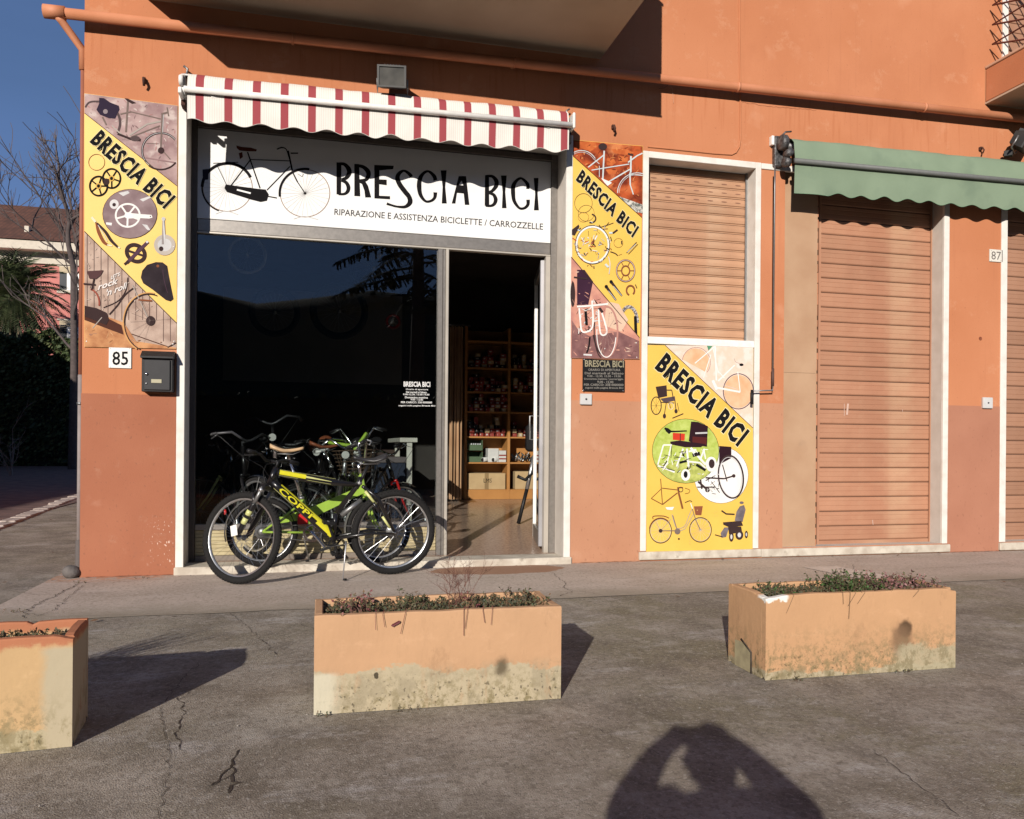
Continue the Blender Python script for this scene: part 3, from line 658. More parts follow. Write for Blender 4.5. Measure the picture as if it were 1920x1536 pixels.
# floodlights
FLG = mat('floodlight_glass', (.09, .085, .075), (.05, .048, .042), .2, 8); FLB = mat('floodlight_housing', (.035, .033, .03), (.02, .02, .02), .5)
def floodlight(p, yaw, pitch, lab):
    T = thing('floodlight', lab, 'floodlight', p, (0, 0, yaw), 'floodlights on the wall')
    Rm = Matrix.Rotation(pitch, 4, 'X'); b_ = MB()
    w_, h_ = .118, .088
    vs = [(-w_, -.1, -h_), (w_, -.1, -h_), (w_, -.1, h_), (-w_, -.1, h_), (-w_ * .7, .03, -h_ * .7), (w_ * .7, .03, -h_ * .7), (w_ * .7, .03, h_ * .7), (-w_ * .7, .03, h_ * .7)]
    b_.add(vs, [(4, 7, 6, 5), (0, 4, 5, 1), (1, 5, 6, 2), (2, 6, 7, 3), (3, 7, 4, 0), (0, 1, 2, 3)], FLB, False, Rm)
    for s_ in ((-w_, -h_, w_, -h_ + .014), (-w_, h_ - .014, w_, h_), (-w_, -h_ + .0141, -w_ + .014, h_ - .0141), (w_ - .014, -h_ + .0141, w_, h_ - .0141)):
        b_.box((s_[0] - .004, -.118, s_[1]), (s_[2] + .004 * 0, -.1005, s_[3]), FLB, Rm)
    b_.build('housing', T)
    g_ = MB(); g_.box((-w_ + .015, -.108, -h_ + .015), (w_ - .015, -.1015, h_ - .015), FLG, Rm); g_.build('lamp_glass', T)
    f_ = MB()
    for i in range(6): f_.box((-.06 + i * .024 - .003, -.09, h_ * .8), (-.06 + i * .024 + .003, .01, h_ + .014), FLB, Rm)
    tag(f_.build('cooling_fins', T), kind='stuff')
    k_ = MB(); k_.tube([(-w_ - .008, -.03, 0), (-w_ - .008, .0, -.06), (-w_ - .008, .03, -.105), (w_ + .008, .03, -.105), (w_ + .008, 0, -.06), (w_ + .008, -.03, 0)], .009, STEEL, 6)
    k_.cbox((-.03, .03, -.16), (.03, .05 + .06, -.10), FLB, .004); k_.build('bracket', T)
    return T
floodlight(at(736, 151, D - .16), rad(-8), rad(8), 'black floodlight tilted down above the striped awning')
floodlight(at(1906, 262, D - .16), rad(38), rad(28), 'black floodlight at the right edge above the green awning')
# ================================================================ awnings
def stripe_mat():
    m = mat('striped_awning_cloth', (.82, .78, .72), (.76, .72, .66), .85, 5); t = m.node_tree
    def red(t, tc):
        x = axis_(t, tc, 0); f = math_(t, 'FRACT', math_(t, 'DIVIDE', math_(t, 'SUBTRACT', x, -1.0 + .062), .2175))
        return math_(t, 'LESS_THAN', f, .285)
    def lines(t, tc):
        x = axis_(t, tc, 0); f = math_(t, 'FRACT', math_(t, 'DIVIDE', x, .0181))
        return math_(t, 'MULTIPLY', math_(t, 'LESS_THAN', f, .22), .45)
    overlay(m, (.50, .46, .40), lines); overlay(m, (.33, .055, .065), red)
    b = t.nodes['Principled BSDF']
    return m
STRIPE = stripe_mat()
GREENC = mat('green_awning_cloth', (.225, .295, .20), (.195, .26, .175), .85, 2.5, .05, 40, grime=((.165, .225, .155), 2.2, .56))
def awning(name, label, xl, xr, zt, zb, zv, cloth, bar, group, rise=0.0, scal=.262, ph=0.0, first_tail=False):
    """closed awning: roller by the wall, cloth to the front bar, scalloped valance; rise = slope of the whole along x"""
    T = thing(name, label, 'awning', (0, 0, 0), group=group)
    n = int((xr - xl) / .0125); xs = [xl + (xr - xl) * i / n for i in range(n + 1)]
    Z = lambda x: (x - xl) * rise
    mb = MB(); rows = [(D - .015, zt - .045), (D - .05, zt - .008), (D - .10, zt), (D - .145, zt - .02), (D - .185, zt - .06), (D - .212, zb + .0)]
    def sag(x, k): return .004 * sin(x * 7.3 + k) + .002 * sin(x * 23 + k * 2)
    def scol(x):
        f = (x - xl) / scal + ph
        if first_tail:
            if x - xl < .36: return .004 * sin((x - xl) * 9)
            f = (x - xl - .36) / scal
        return .034 * (.5 - .5 * cos(2 * pi * f)) * (1 + .12 * sin(x * 3.7)) + .003 * sin(x * 13)
    NV = 6; cols = []
    for x in xs:
        c_ = [(x, y, z + Z(x) + (sag(x, j) if 1 < j < 5 else 0)) for j, (y, z) in enumerate(rows)]
        bot = zv + scol(x)
        for j in range(1, NV + 1):
            k = j / NV; c_.append((x, D - .205 + .012 * k + .006 * k * sin(x * 5.1) + .004 * k * sin(x * 17), zb * (1 - k) + bot * k + Z(x)))
        cols.append(c_)
    R_ = len(cols[0]); vs = [p for c_ in cols for p in c_]
    fs = [(i * R_ + j, (i + 1) * R_ + j, (i + 1) * R_ + j + 1, i * R_ + j + 1) for i in range(len(cols) - 1) for j in range(R_ - 1)]
    mb.add(vs, fs, cloth, True); mb.build('cloth', T, fix=False)
    hm = MB(); hm.tube([(c_[-1][0], c_[-1][1] - .001, c_[-1][2]) for c_ in cols], .0022, mat(name + '_hem', tuple(v * .9 for v in ((.82, .78, .72) if cloth is STRIPE else (.22, .38, .24)))), 4); hm.build('hem', T)
    br = MB(); br.tube([(xl - .02, D - .228, zb + Z(xl)), (xr + .02, D - .228, zb + Z(xr))], .024, bar, 16); br.build('front_bar', T)
    ro = MB(); ro.tube([(xl + .01, D - .06, zt - .06 + Z(xl)), (xr - .01, D - .06, zt - .06 + Z(xr))], .036, STEEL, 12); ro.build('roller', T)
    for i, x in enumerate((xl + .16, xr - .16)):
        a_ = MB(); a_.tube([(x, D - .05, zt - .15 + Z(x)), (x + (.5 if i == 0 else -.5), D - .13, zt - .19 + Z(x)), (x + (.02 if i == 0 else -.02), D - .2, zb - .03 + Z(x))], .014, bar, 6); a_.build('folding_arm', T)
    return T
AW1 = awning('striped_awning', 'closed red and cream striped awning with white bar over the shop sign', -1.0, 2.182, 4.055, 3.882, 3.635, STRIPE, WHITEP, 'awnings', .015, .262, .35)
AW2 = awning('green_awning', 'closed green awning with grey bar over the door shutters on the right', 4.452, 9.2, 4.085, 3.825, 3.525, GREENC, mat('grey_bar_paint', (.15, .155, .15), None, .6, 20), 'awnings', .012, .262, .2, True)
# end brackets
e_ = MB(); x = -1.03
e_.cbox((x - .035, D - .13, 3.86), (x + .0, D - .0, 4.045), WHITEP, .008); e_.lathe([(.0, -.02), (.04, -.02), (.045, -.01), (.045, .012), (0, .012)], WHITEP, 14, Matrix.Translation((x - .02, D - .135, 3.985)), axis='x')
e_.cbox((x - .03, D - .26, 3.835), (x - .002, D - .12, 3.885), WHITEP, .006); e_.cbox((x - .025, D - .09, 4.046), (x + .025, D, 4.066), STEEL, .004); e_.tube([(x, D - .05, 4.06), (x + .01, D - .05, 4.12), (x - .02, D - .05, 4.14)], .01, STEEL, 6)
e_.box((x - .03, D - .11, 3.80), (x, D - .02, 3.86), mat('rust', (.09, .035, .02))); e_.build('end_bracket', AW1)
e_ = MB(); x = 2.205
e_.cbox((x - .0, D - .25, 3.90), (x + .025, D - .0, 4.04), WHITEP, .008); e_.tube([(x, D - .05, 4.06), (x + .0, D - .05, 4.13), (x + .03, D - .05, 4.15)], .008, STEEL, 6); e_.cbox((x + .0, D - .15, 3.80), (x + .02, D, 3.899), BLACK, .004); e_.build('end_bracket', AW1)
e_ = MB(); GUN = mat('cast_gear_metal', (.16, .155, .155), (.05, .048, .05), .5, 40, .4, 60, metal=.5); x = 4.375
e_.lathe([(0, -.035), (.06, -.035), (.075, -.02), (.075, .02), (.06, .035), (0, .035)], GUN, 14, Matrix.Translation((x, D - .12, 4.03)), axis='x')
e_.lathe([(0, -.04), (.035, -.04), (.04, 0), (.035, .04), (0, .04)], GUN, 12, Matrix.Translation((x + .01, D - .20, 3.90)), axis='y')
e_.lathe([(0, -.03), (.045, -.03), (.05, 0), (.045, .03), (0, .03)], GUN, 12, Matrix.Translation((x + .015, D - .16, 3.83)), axis='x')
e_.cbox((x - .045, D - .06, 3.82), (x + .05, D - .0, 4.12), GUN, .01); e_.cbox((x - .075, D - .05, 4.03), (x - .046, D, 4.12), WHITEP, .004)
e_.tube([(x, D - .08, 4.1), (x + .05, D - .09, 4.15), (x + .11, D - .09, 4.16)], .009, GUN, 5); e_.build('gear_bracket', AW2)
cr_ = MB(); p1 = at(1453, 312, D - .13); p2 = at(1449, 722, D - .07)
cr_.tube([p1, p1 + (p2 - p1) * .1, p2], .0075, STEEL, 6); cr_.tube([p2 + Vector((0, 0, .16)), p2 + Vector((0, 0, -.01))], .013, mat('brown_grip', (.10, .05, .04)), 8)
p3 = at(1410, 733, D - .07); cr_.tube([p2, Vector((p2.x, p2.y, p3.z + .01)), (p3.x, p3.y, p3.z)], .0075, STEEL, 6); cr_.tube([(p3.x, p3.y, p3.z + .01), (p3.x, p3.y, p3.z - .13)], .014, BLACK, 8)
cr_.build('crank_rod', AW2)
hk = MB(); hk.tube([at(1178, 0, D - .1) + Vector((0, 0, 0))] * 1 + [at(1176, 1, D - .1)], .002, STEEL, 4) if 0 else None

# ================================================================ shop sign
SG = thing('shop_sign', 'long white sign with black lettering and a black bicycle above the shop window', 'sign', (0, 0, 0))
SY = D + .285
SIGNW = mat('sign_white', (.86, .855, .84), (.82, .81, .79), .5, 3); INK = mat('black_ink', (.012, .011, .012), None, .5)
sp_ = MB(); sp_.cbox((-.984, SY, 3.0055), (2.163, SY + .015, 3.774), SIGNW, .002); sp_.build('sign_board', SG)
S = Print(SY - .0006)
def Z1(px, py): return (610 + px / 8.727, 280 + py / 8.727)
def Z2(px, py): return (820 + px / 8.727, 280 + py / 8.727)
P1_ = lambda *a: [Z1(*p) for p in a]
P2_ = lambda *a: [Z2(*p) for p in a]
# hand drawn letters, traced as outlines of strokes
def bowl_letter(P, stem, upper, lower, w):
    S.poly(P(*stem), INK)
S.poly(P1_((183, 213), (262, 218), (258, 745), (183, 738)), INK)
S.curve(P1_((215, 238), (310, 245), (380, 320), (390, 395), (340, 470), (262, 500)), [5, 6, 8.5, 9, 7, 5.5], INK)
S.curve(P1_((262, 508), (340, 545), (378, 620), (365, 690), (310, 732), (215, 735)), [5, 6.5, 7.5, 7, 5, 4], INK)
S.poly(P1_((474, 240), (552, 242), (572, 772), (474, 766)), INK)
S.curve(P1_((510, 262), (620, 290), (695, 360), (705, 430), (660, 500), (552, 515)), [5, 6.5, 8.5, 8.5, 6.5, 5], INK)
S.poly(P1_((552, 500), (640, 500), (700, 600), (752, 790), (652, 790), (640, 680), (600, 570), (552, 545)), INK)
S.poly(P1_((803, 258), (885, 262), (882, 760), (1060, 768), (1060, 820), (803, 805)), INK)
S.poly(P1_((800, 257), (1120, 270), (1110, 325), (880, 345), (800, 345)), INK)
S.poly(P1_((870, 492), (1005, 498), (1005, 590), (870, 572)), INK)
S.curve(P1_((1410, 450), (1370, 400), (1285, 352), (1205, 400), (1180, 480), (1220, 580), (1300, 690), (1370, 780), (1385, 870), (1310, 940), (1180, 940), (1080, 915), (1005, 890)), [6.5, 6, 4, 7, 8.5, 9, 9, 8.5, 9.5, 6, 4, 4, 5], INK)
S.curve(P1_((1800, 510), (1780, 440), (1690, 362), (1610, 390), (1550, 480), (1535, 610), (1560, 750), (1640, 850), (1730, 845), (1790, 790), (1800, 705)), [7, 7, 4, 5.5, 8, 9, 7, 4.5, 5, 6, 7.5], INK)
def I_(P, xt0, xt1, yt, xb0, xb1, yb, xm0, xm1):
    ym = (yt + yb) / 2; S.poly(P((xt0, yt), (xt1, yt), (xm1, ym), (xb1, yb), (xb0, yb), (xm0, ym)), INK)
I_(P2_, 55, 152, 345, 72, 155, 888, 86, 130)
S.poly(P2_((235, 888), (350, 440), (470, 440), (525, 912), (450, 910), (432, 725), (322, 715), (296, 890)), INK)
S.poly(P2_((350, 585), (398, 515), (425, 592)), SIGNW)
S.poly(P2_((780, 425), (845, 425), (850, 930), (775, 925)), INK)
S.curve(P2_((790, 440), (900, 445), (965, 520), (962, 600), (900, 680), (845, 705)), [4, 5.5, 8, 8, 6, 5], INK)
S.curve(P2_((845, 715), (920, 745), (955, 820), (935, 890), (880, 925), (790, 925)), [4.5, 6, 7.5, 6.5, 5, 4], INK)
I_(P2_, 1042, 1135, 430, 1057, 1133, 965, 1068, 1112)
S.curve(P2_((1480, 650), (1475, 570), (1380, 478), (1300, 510), (1245, 600), (1240, 720), (1260, 850), (1340, 960), (1420, 965), (1480, 910), (1485, 825)), [6, 6.5, 4, 5.5, 8, 8, 6.5, 4.5, 5, 6, 7], INK)
I_(P2_, 1578, 1655, 470, 1580, 1662, 1000, 1600, 1642)
S.text('RIPARAZIONE E ASSISTENZA BICICLETTE / CARROZZELLE', (627, 403), (1018, 431), (.4, -11.5), mat('grey_ink', (.045, .042, .045)), .008)
# the printed bicycle
DK = INK; BRN = mat('brown_saddle_ink', (.13, .035, .02)); GI = mat('spoke_grey_ink', (.50, .48, .45)); TAN = mat('tyre_tan_ink', (.33, .24, .19))
rc, fc = (433, 350), (571, 363)
def Zs(x, y): return (320 + x / 4.2675, 100 + y / 4.2675)
rc, fc = Zs(455, 1075), Zs(1075, 1120)
S.ring(rc, 46.5, 1.6, TAN, 44.5); S.ring(fc, 46.5, 1.6, TAN, 44.5)
for k in range(26):
    a = 2 * pi * k / 26
    for c_ in (rc, fc): S.stroke([c_, (c_[0] + 45 * cos(a), c_[1] + 43.5 * sin(a))], .35, GI)
S.ring(rc, 47.5, 5.5, DK, 45.5, a0=182, a1=335); S.ring(rc, 47.8, 2.5, DK, 46, a0=110, a1=185); S.ring(fc, 47.5, 4.5, DK, 45.5, a0=172, a1=280)
for a, b, wd_ in (((635, 850), (960, 862), 1.6), ((615, 790), (715, 1080), 2.4), ((955, 905), (770, 1095), 2.0), ((470, 1075), (640, 850), 2.2), ((455, 1070), (375, 905), 1.2), ((940, 780), (975, 950), 3), ((975, 950), (1015, 1030), 2.4), ((1015, 1030), (1075, 1120), 1.8), ((340, 880), (540, 872), 1.2), ((780, 1145), (850, 1158), 2)):
    S.stroke([Zs(*a), Zs(*b)], wd_, DK)
S.poly([Zs(*p) for p in ((440, 1050), (480, 1055), (700, 1085), (760, 1090), (785, 1130), (770, 1180), (720, 1190), (640, 1170), (450, 1110), (430, 1080))], DK)
S.stroke([Zs(530, 1092), Zs(640, 1120)], 3, SIGNW)
S.poly([Zs(*p) for p in ((525, 738), (570, 750), (640, 755), (690, 770), (685, 785), (610, 785), (550, 778), (530, 760))], BRN)
S.poly([Zs(*p) for p in ((545, 800), (572, 790), (578, 830), (555, 848))], BRN)
S.curve([Zs(*p) for p in ((850, 768), (890, 755), (925, 770), (945, 830))], [2.5, 2.4, 1.8, 1.8], DK); S.stroke([Zs(960, 800), Zs(1020, 800)], 2.4, DK); S.curve([Zs(1020, 965), Zs(1050, 985), Zs(1062, 965)], .8, DK)
S.disc(fc, 2.4, DK); S.poly([Zs(255, 930), Zs(305, 925), Zs(300, 1010), Zs(258, 1015)], mat('shaded_blue_ink', (.03, .03, .05)))
S.curve([Zs(360, 1285), Zs(440, 1262), Zs(540, 1290)], 1, mat('shadow_print', (.66, .64, .62))); S.curve([Zs(985, 1325), Zs(1070, 1305), Zs(1180, 1330)], 1, MATS['shadow_print'])
S.build('sign_print', SG)

# ================================================================ posters
YEL2 = mat('poster_yellow', (.82, .53, .10), (.78, .49, .085), .5, 3); HALO = mat('letter_halo', (.90, .78, .45)); LINE = mat('poster_line', (.045, .03, .02))
GREYW = mat('print_light_grey', (.66, .64, .63), (.5, .49, .49)); DBR = mat('print_dark_brown', (.05, .03, .03)); MAUVE = mat('print_mauve', (.22, .15, .155), (.32, .235, .24), .6, 9)
WOODP = mat('print_planks', (.56, .42, .34), (.36, .25, .20), .6, 8); SANDP = mat('print_sand', (.62, .32, .15), (.40, .17, .08), .6, 12)
WALLP = mat('print_plaster_wall', (.50, .36, .34), (.30, .19, .19), .6, 7, grime=((.62, .52, .48), 9, .55)); ROCKP = mat('print_red_rock', (.48, .095, .03), (.17, .03, .015), .6, 7, lo=.42, hi=.6, grime=((.68, .24, .09), 5, .56))
ROOMP = mat('print_shop_floor', (.28, .14, .13), (.18, .085, .085), .6, 12); WALLQ = mat('print_salmon_wall', (.68, .34, .24), (.5, .22, .18), .6, 10)
PALEW = mat('print_pale_blue', (.62, .68, .68), None); WHT = mat('print_white', (.86, .84, .80)); RUSTP = mat('print_rust', (.25, .085, .04)); LIME = mat('print_lime', (.52, .60, .16), (.38, .47, .08), .6, 20)
def bike2d(S, r, f, R, tyre, frame, wd=1.6, ry=None, saddle=DBR, sp=12, tw=1.6, head=None, seat=None, bb=None, spc=None, ladies=False, bars=None):
    ry = ry or R
    for c_ in (r, f):
        if c_ is None: continue
        S.ring(c_, R, tw, tyre, ry)
        if sp:
            for k in range(sp): a = 2 * pi * k / sp + .1; S.stroke([c_, (c_[0] + R * .96 * cos(a), c_[1] + ry * .96 * sin(a))], .25, spc or frame)
def edge_cut(fn):  # keeps prints inside the panel by construction
    return fn
def speckle(S, inside, x0, y0, x1, y1, n, cols, l0, l1, w0, w1):
    for i in range(n):
        x, y = random.uniform(x0, x1), random.uniform(y0, y1)
        if not inside(x, y): continue
        a = random.uniform(0, pi); l = random.uniform(l0, l1); p, q = (x - l * cos(a), y - l * sin(a)), (x + l * cos(a), y + l * sin(a))
        if inside(*p) and inside(*q): S.stroke([p, ((p[0] + q[0]) / 2 + random.uniform(-1, 1) * l * .2, (p[1] + q[1]) / 2), q], [random.uniform(w0, w1) * .4, random.uniform(w0, w1), random.uniform(w0, w1) * .5], random.choice(cols))
PO1 = thing('wall_poster', 'tall yellow bicycle parts poster left of the shop window, with saddle and chainrings', 'poster', (0, 0, 0), group='advertising posters on the facade')
o1 = [(158, 175), (333, 198), (331, 655), (158, 651)]
quad_panel('poster_panel', o1, D - .008, .0075, YEL2, PO1)
S = Print(D - .0088)
S.poly([(158.3, 175.5), (332.7, 198.3), (332, 349), (158.3, 212)], WALLP)
S.poly([(158.3, 434), (331, 606), (330.7, 654.6), (158.3, 650.5)], WOODP)
def z6(x, y, ox=150, oy=170, k=6.679): return (ox + x / k, oy + y / k)
def z5(x, y): return (150 + x / 5.484, 380 + y / 5.484)
q = lambda *a: [z6(*p) for p in a]; q2 = lambda *a: [z5(*p) for p in a]
random.seed(91)
speckle(S, lambda x, y: y > 178 + (x - 158) * .13 and y < 209 + (x - 158.3) * .785 and 160 < x < 331, 159, 176, 332, 345, 170, [mat('plaster_light', (.60, .50, .46)), mat('plaster_pink', (.44, .24, .23)), mat('plaster_mid', (.38, .28, .27)), mat('plaster_dark', (.25, .16, .16))], 1, 5, .8, 3.4)
# bicycle in the upper corner
S.ring(z6(1010, 755), 36, 1.2, DBR, 35, a0=125, a1=320, n=30); S.ring(z6(1010, 755), 33.5, 1.5, DBR, 32.5, a0=123, a1=322, n=30); S.ring(z6(1010, 755), 34.8, .8, GREYW, 33.8, a0=125, a1=320, n=30)
S.ring(z6(1010, 755), 36, 3.0, DBR, 35, a0=38, a1=128, n=20)
S.curve(q((65, 210), (110, 150), (190, 135), (300, 150), (430, 230), (490, 330), (500, 430), (470, 530)), [3, 3, 3, 3, 4, 4.6, 4.6, 4], mat('print_tyre_brown', (.10, .07, .07)))
S.poly(q((240, 90), (300, 95), (380, 150), (485, 190), (495, 235), (440, 350), (360, 345), (250, 300), (205, 240), (240, 160)), mat('print_bag_blue', (.035, .025, .045)))
S.disc(z6(318, 262), 4.4, mat('print_bag_grey', (.28, .23, .24)), 4.4)
FRB = mat('print_frame_brown', (.20, .15, .13)); FRL = mat('print_frame_grey', (.42, .37, .33))
for a, b, wd_, m_ in (((600, 130), (575, 520), 3.4, FRB), ((505, 295), (640, 265), 2.4, FRB), ((640, 265), (1010, 355), 2, FRB), ((620, 560), (840, 420), 3, FRL), ((840, 420), (1010, 385), 3, FRL), ((640, 580), (1000, 440), 2.2, FRB), ((1030, 290), (1010, 740), 3, FRB), ((1045, 300), (1035, 520), 1.2, GREYW), ((1030, 290), (1105, 270), 3, FRB), ((1090, 210), (1110, 320), 2.4, FRB), ((400, 440), (560, 590), 2.4, FRL), ((470, 540), (620, 600), 4, DBR), ((620, 600), (760, 620), 5, DBR), ((1050, 770), (1130, 860), 2, FRB), ((830, 660), (985, 665), .8, FRB), ((280, 330), (330, 430), 3, FRB), ((820, 840), (1180, 900), 2.2, mat('print_shadow_mauve', (.32, .2, .2)))):
    S.stroke(q(a, b), wd_, m_)
S.poly(q((555, 95), (600, 100), (705, 155), (650, 165), (590, 130)), DBR); S.disc(z6(690, 600), 9, mat('print_tyre_brown', (.1, .07, .07)), 5); S.disc(z6(1015, 750), 6, DBR, 6)
S.stroke([(158.3, 212), (332, 349)], 1.0, LINE); S.stroke([(158.3, 434), (331, 606)], 1.4, LINE)
S.text('BRESCIA BICI', (169.5, 266), (308, 390.5), (20.3, -21.3), HALO, .075); S.text('BRESCIA BICI', (169.5, 266), (308, 390.5), (20.3, -21.3), INK, .048)
# parts on the yellow band
S.ring(z6(208, 897), 15, .9, RUSTP, 15)
for c_, ph in ((z6(395, 1100), .3), (z6(232, 1195), 0)):
    S.ring(c_, 16.5, 3.2, INK, 18); S.spokes(c_, 16, 5, 2.6, INK, 17.5, 0, ph); S.ring(c_, 4, 2, mat('poster_gold', (.70, .42, .10)), 4.4)
S.disc(z6(330, 1140), 5.5, DBR, 6)
c_ = z5(510, 120); S.disc((243.5, 401), 51.5, LINE, 46.5); S.disc((243.5, 401), 50.6, MAUVE, 45.6)
S.disc((214, 383), 8.5, GREYW, 9); S.disc((214, 384), 3.4, DBR, 3.4); S.poly([(222, 362), (240, 358), (243, 362), (231, 368)], GREYW); S.poly([(262, 374), (280, 368), (282, 371), (268, 378)], GREYW); S.poly([(266, 420), (276, 422), (282, 432), (276, 431)], GREYW); S.poly([(199, 417), (210, 418), (209, 423), (199, 421)], WHT)
cw = (239.5, 404); S.ring(cw, 22.5, 3.4, WHT, 21.5); S.spokes(cw, 21, 5, 3.4, WHT, 20.5, 0, .35); S.disc(cw, 6, WHT)
S.poly([(239, 399), (268, 402), (284, 403), (286, 408), (280, 410), (262, 409), (239, 410)], WHT); S.disc((282, 406), 1.2, LINE)
for a, b in (((120, 150), (160, 200)),): S.stroke(q2(a, b), 4.4, mat('poster_cream', (.86, .78, .55)))
S.curve(q2((165, 205), (190, 300), (240, 400), (285, 435)), [3, 6, 6, 4], RUSTP); S.curve(q2((175, 210), (260, 300), (320, 390), (390, 460)), [3, 5.5, 5.5, 4], DBR); S.curve(q2((185, 230), (245, 330), (280, 400)), 1, GREYW)
S.stroke(q2((280, 435), (330, 445)), 2.4, MATS['poster_cream']); S.stroke(q2((390, 458), (412, 468)), 2.6, MATS['poster_cream'])
c_ = z5(572, 520); S.ring(c_, 18, 7, DBR, 14.5, rot=.6); S.spokes(c_, 17, 4, 4, DBR, 13, 0, .4); S.stroke(q2((480, 620), (700, 400)), 6, mat('print_crank_purple', (.10, .05, .075))); S.disc(z5(690, 405), 2.2, GREYW); S.stroke(q2((455, 635), (500, 605)), 4.5, DBR)
c_ = z5(870, 435); S.disc(c_, 20, mat('print_silver_soft', (.52, .46, .40)), 19.5); S.disc(c_, 13, GREYW, 12); S.stroke(q2((858, 165), (862, 430)), [4, 8], mat('print_steel', (.33, .29, .28))); S.stroke(q2((855, 175), (875, 440)), [2, 3.6], GREYW); S.disc(z5(835, 475), 4.2, DBR, 4.5); S.disc(z5(858, 168), 3.6, GREYW)
S.poly(q2((640, 700), (690, 640), (780, 612), (850, 615), (895, 650), (910, 740), (935, 870), (960, 990), (930, 1015), (880, 1000), (740, 890), (650, 830), (625, 770)), mat('print_saddle_black', (.022, .016, .02), (.04, .03, .035), .4, 9)); S.disc(z5(800, 652), 2.6, RUSTP); S.curve(q2((850, 690), (865, 800), (900, 930)), .7, MATS['print_crank_purple'])
# lower photo: plank wall, sandy ground and a dark roadster
for i in range(13):
    x = 163 + i * 13; y0_ = 434 + (x - 158.3) * .996
    S.stroke([(x, y0_ + 1), (x, min(640, y0_ + 190) if x > 300 else 600)], .8, mat('print_plank_gap', (.27, .17, .14))) if y0_ < 606 else None
S.poly([(158.3, 592), (185, 588), (232, 605), (255, 640), (330.6, 652), (330.6, 654.4), (158.3, 650.3)], SANDP)
S.poly([(158.3, 590), (200, 596), (228, 610), (232, 628), (205, 618), (158.3, 600)], mat('print_deep_brown', (.09, .035, .025)))
speckle(S, lambda x, y: y > 440 + (x - 158.3) * .996 and y < 590 and 160 < x < 328, 159, 440, 330, 590, 120, [mat('plank_light', (.64, .50, .42)), mat('plank_mid', (.46, .33, .27))], 1, 4, .6, 2.0)
speckle(S, lambda x, y: 160 < x < 329 and 612 + (x - 158) * .2 < y < 648, 159, 600, 330, 650, 80, [mat('sand_light', (.70, .42, .22)), mat('sand_dark', (.34, .15, .07)), mat('plaster_dark', (.25, .16, .16))], 1, 6, .5, 1.8)
S.text("LET'S", (208, 524), (224, 517), (1, -7), mat('chalk_white', (.85, .78, .74)), .02); S.text('rock', (184, 544), (219, 532), (3, -12), MATS['chalk_white'], .02); S.text("'n roll", (198, 556), (236, 541), (3, -13), MATS['chalk_white'], .02)
c_ = (279, 605); S.ring(c_, 48, 2.0, mat('print_orange_tyre', (.66, .36, .14)), 56, a0=118, a1=283, n=36); S.ring(c_, 45.5, 1.8, DBR, 53.5, a0=112, a1=290, n=36)
S.ring((166, 568), 20, 3, mat('print_red_fender', (.34, .09, .06)), 26, a0=280, a1=372, n=18)
S.curve(q2((490, 770), (470, 900), (390, 1010), (240, 1080)), 1.4, DBR); S.curve(q2((545, 880), (460, 950), (380, 1060), (300, 1150)), 2.2, DBR); S.stroke(q2((540, 850), (700, 1190)), 1.6, FRL); S.stroke(q2((600, 1000), (740, 1010)), 3, RUSTP)
S.poly(q2((70, 705), (240, 695), (215, 745), (165, 785), (95, 780)), mat('print_saddle_brown', (.10, .05, .05))); S.stroke(q2((145, 780), (120, 900)), 3, DBR); S.stroke(q2((35, 835), (160, 845)), 3, DBR)
S.poly(q2((47, 1060), (170, 1085), (270, 1130), (300, 1200), (270, 1260), (150, 1210), (47, 1170)), DBR); S.disc(z5(725, 1215), 8.5, DBR, 9); S.stroke(q2((225, 1180), (130, 1290)), 1.6, FRL); S.stroke(q2((530, 1350), (900, 1480)), 1.4, MATS['print_deep_brown']); S.stroke(q2((900, 1490), (985, 1440)), 2, DBR)
for k in range(12): a = 2 * pi * k / 16 + 1.9; S.stroke([(282, 601), (282 + 40 * cos(a) * .95, 601 + 46 * sin(a) * .95)], .3, FRB) if 282 + 40 * cos(a) < 328 and 601 + 46 * sin(a) > 566 + (282 + 40 * cos(a) - 290) else None
for p in ((162, 640), (326, 640), (324, 645), (325, 463)): S.disc(p, 1.1, WHT)
S.build('poster_print', PO1)

# middle poster
PO2 = thing('wall_poster', 'narrow yellow poster right of the shop door, ring wheel of parts and white road bicycle', 'poster', (0, 0, 0), group='advertising posters on the facade')
quad_panel('poster_panel', [(1071.5, 262), (1205.5, 274), (1199.5, 674), (1069.5, 672)], D - .008, .0075, YEL2, PO2)
S = Print(D - .0088)
def za(x, y): return (1050 + x / 5.906, 240 + y / 5.906)
def zb_(x, y): return (1050 + x / 4.955, 480 + y / 4.955)
def zc(x, y): return (1060 + x / 8.535, 350 + y / 8.533)
a5 = lambda *a: [za(*p) for p in a]; b5 = lambda *a: [zb_(*p) for p in a]; c5 = lambda *a: [zc(*p) for p in a]
def zd(x, y): return (1060 + x / 10.974, 260 + y / 10.971)
d5 = lambda *a: [zd(*p) for p in a]
S.poly([(1072, 262.6), (1205, 274.5), (1203.6, 408), (1074, 292)], ROCKP)
for pts in (((190, 60), (620, 70), (640, 180), (520, 260), (230, 180)), ((850, 400), (1000, 420), (1040, 500), (960, 560), (850, 540)), ((1080, 350), (1290, 380), (1280, 480), (1120, 480)), ((830, 640), (1050, 620), (1100, 720), (900, 740)), ((950, 220), (1230, 210), (1420, 290), (1250, 340), (1000, 300))):
    S.poly(d5(*pts), mat('print_orange_rock', (.62, .17, .05), (.45, .10, .03), .6, 14))
random.seed(92)
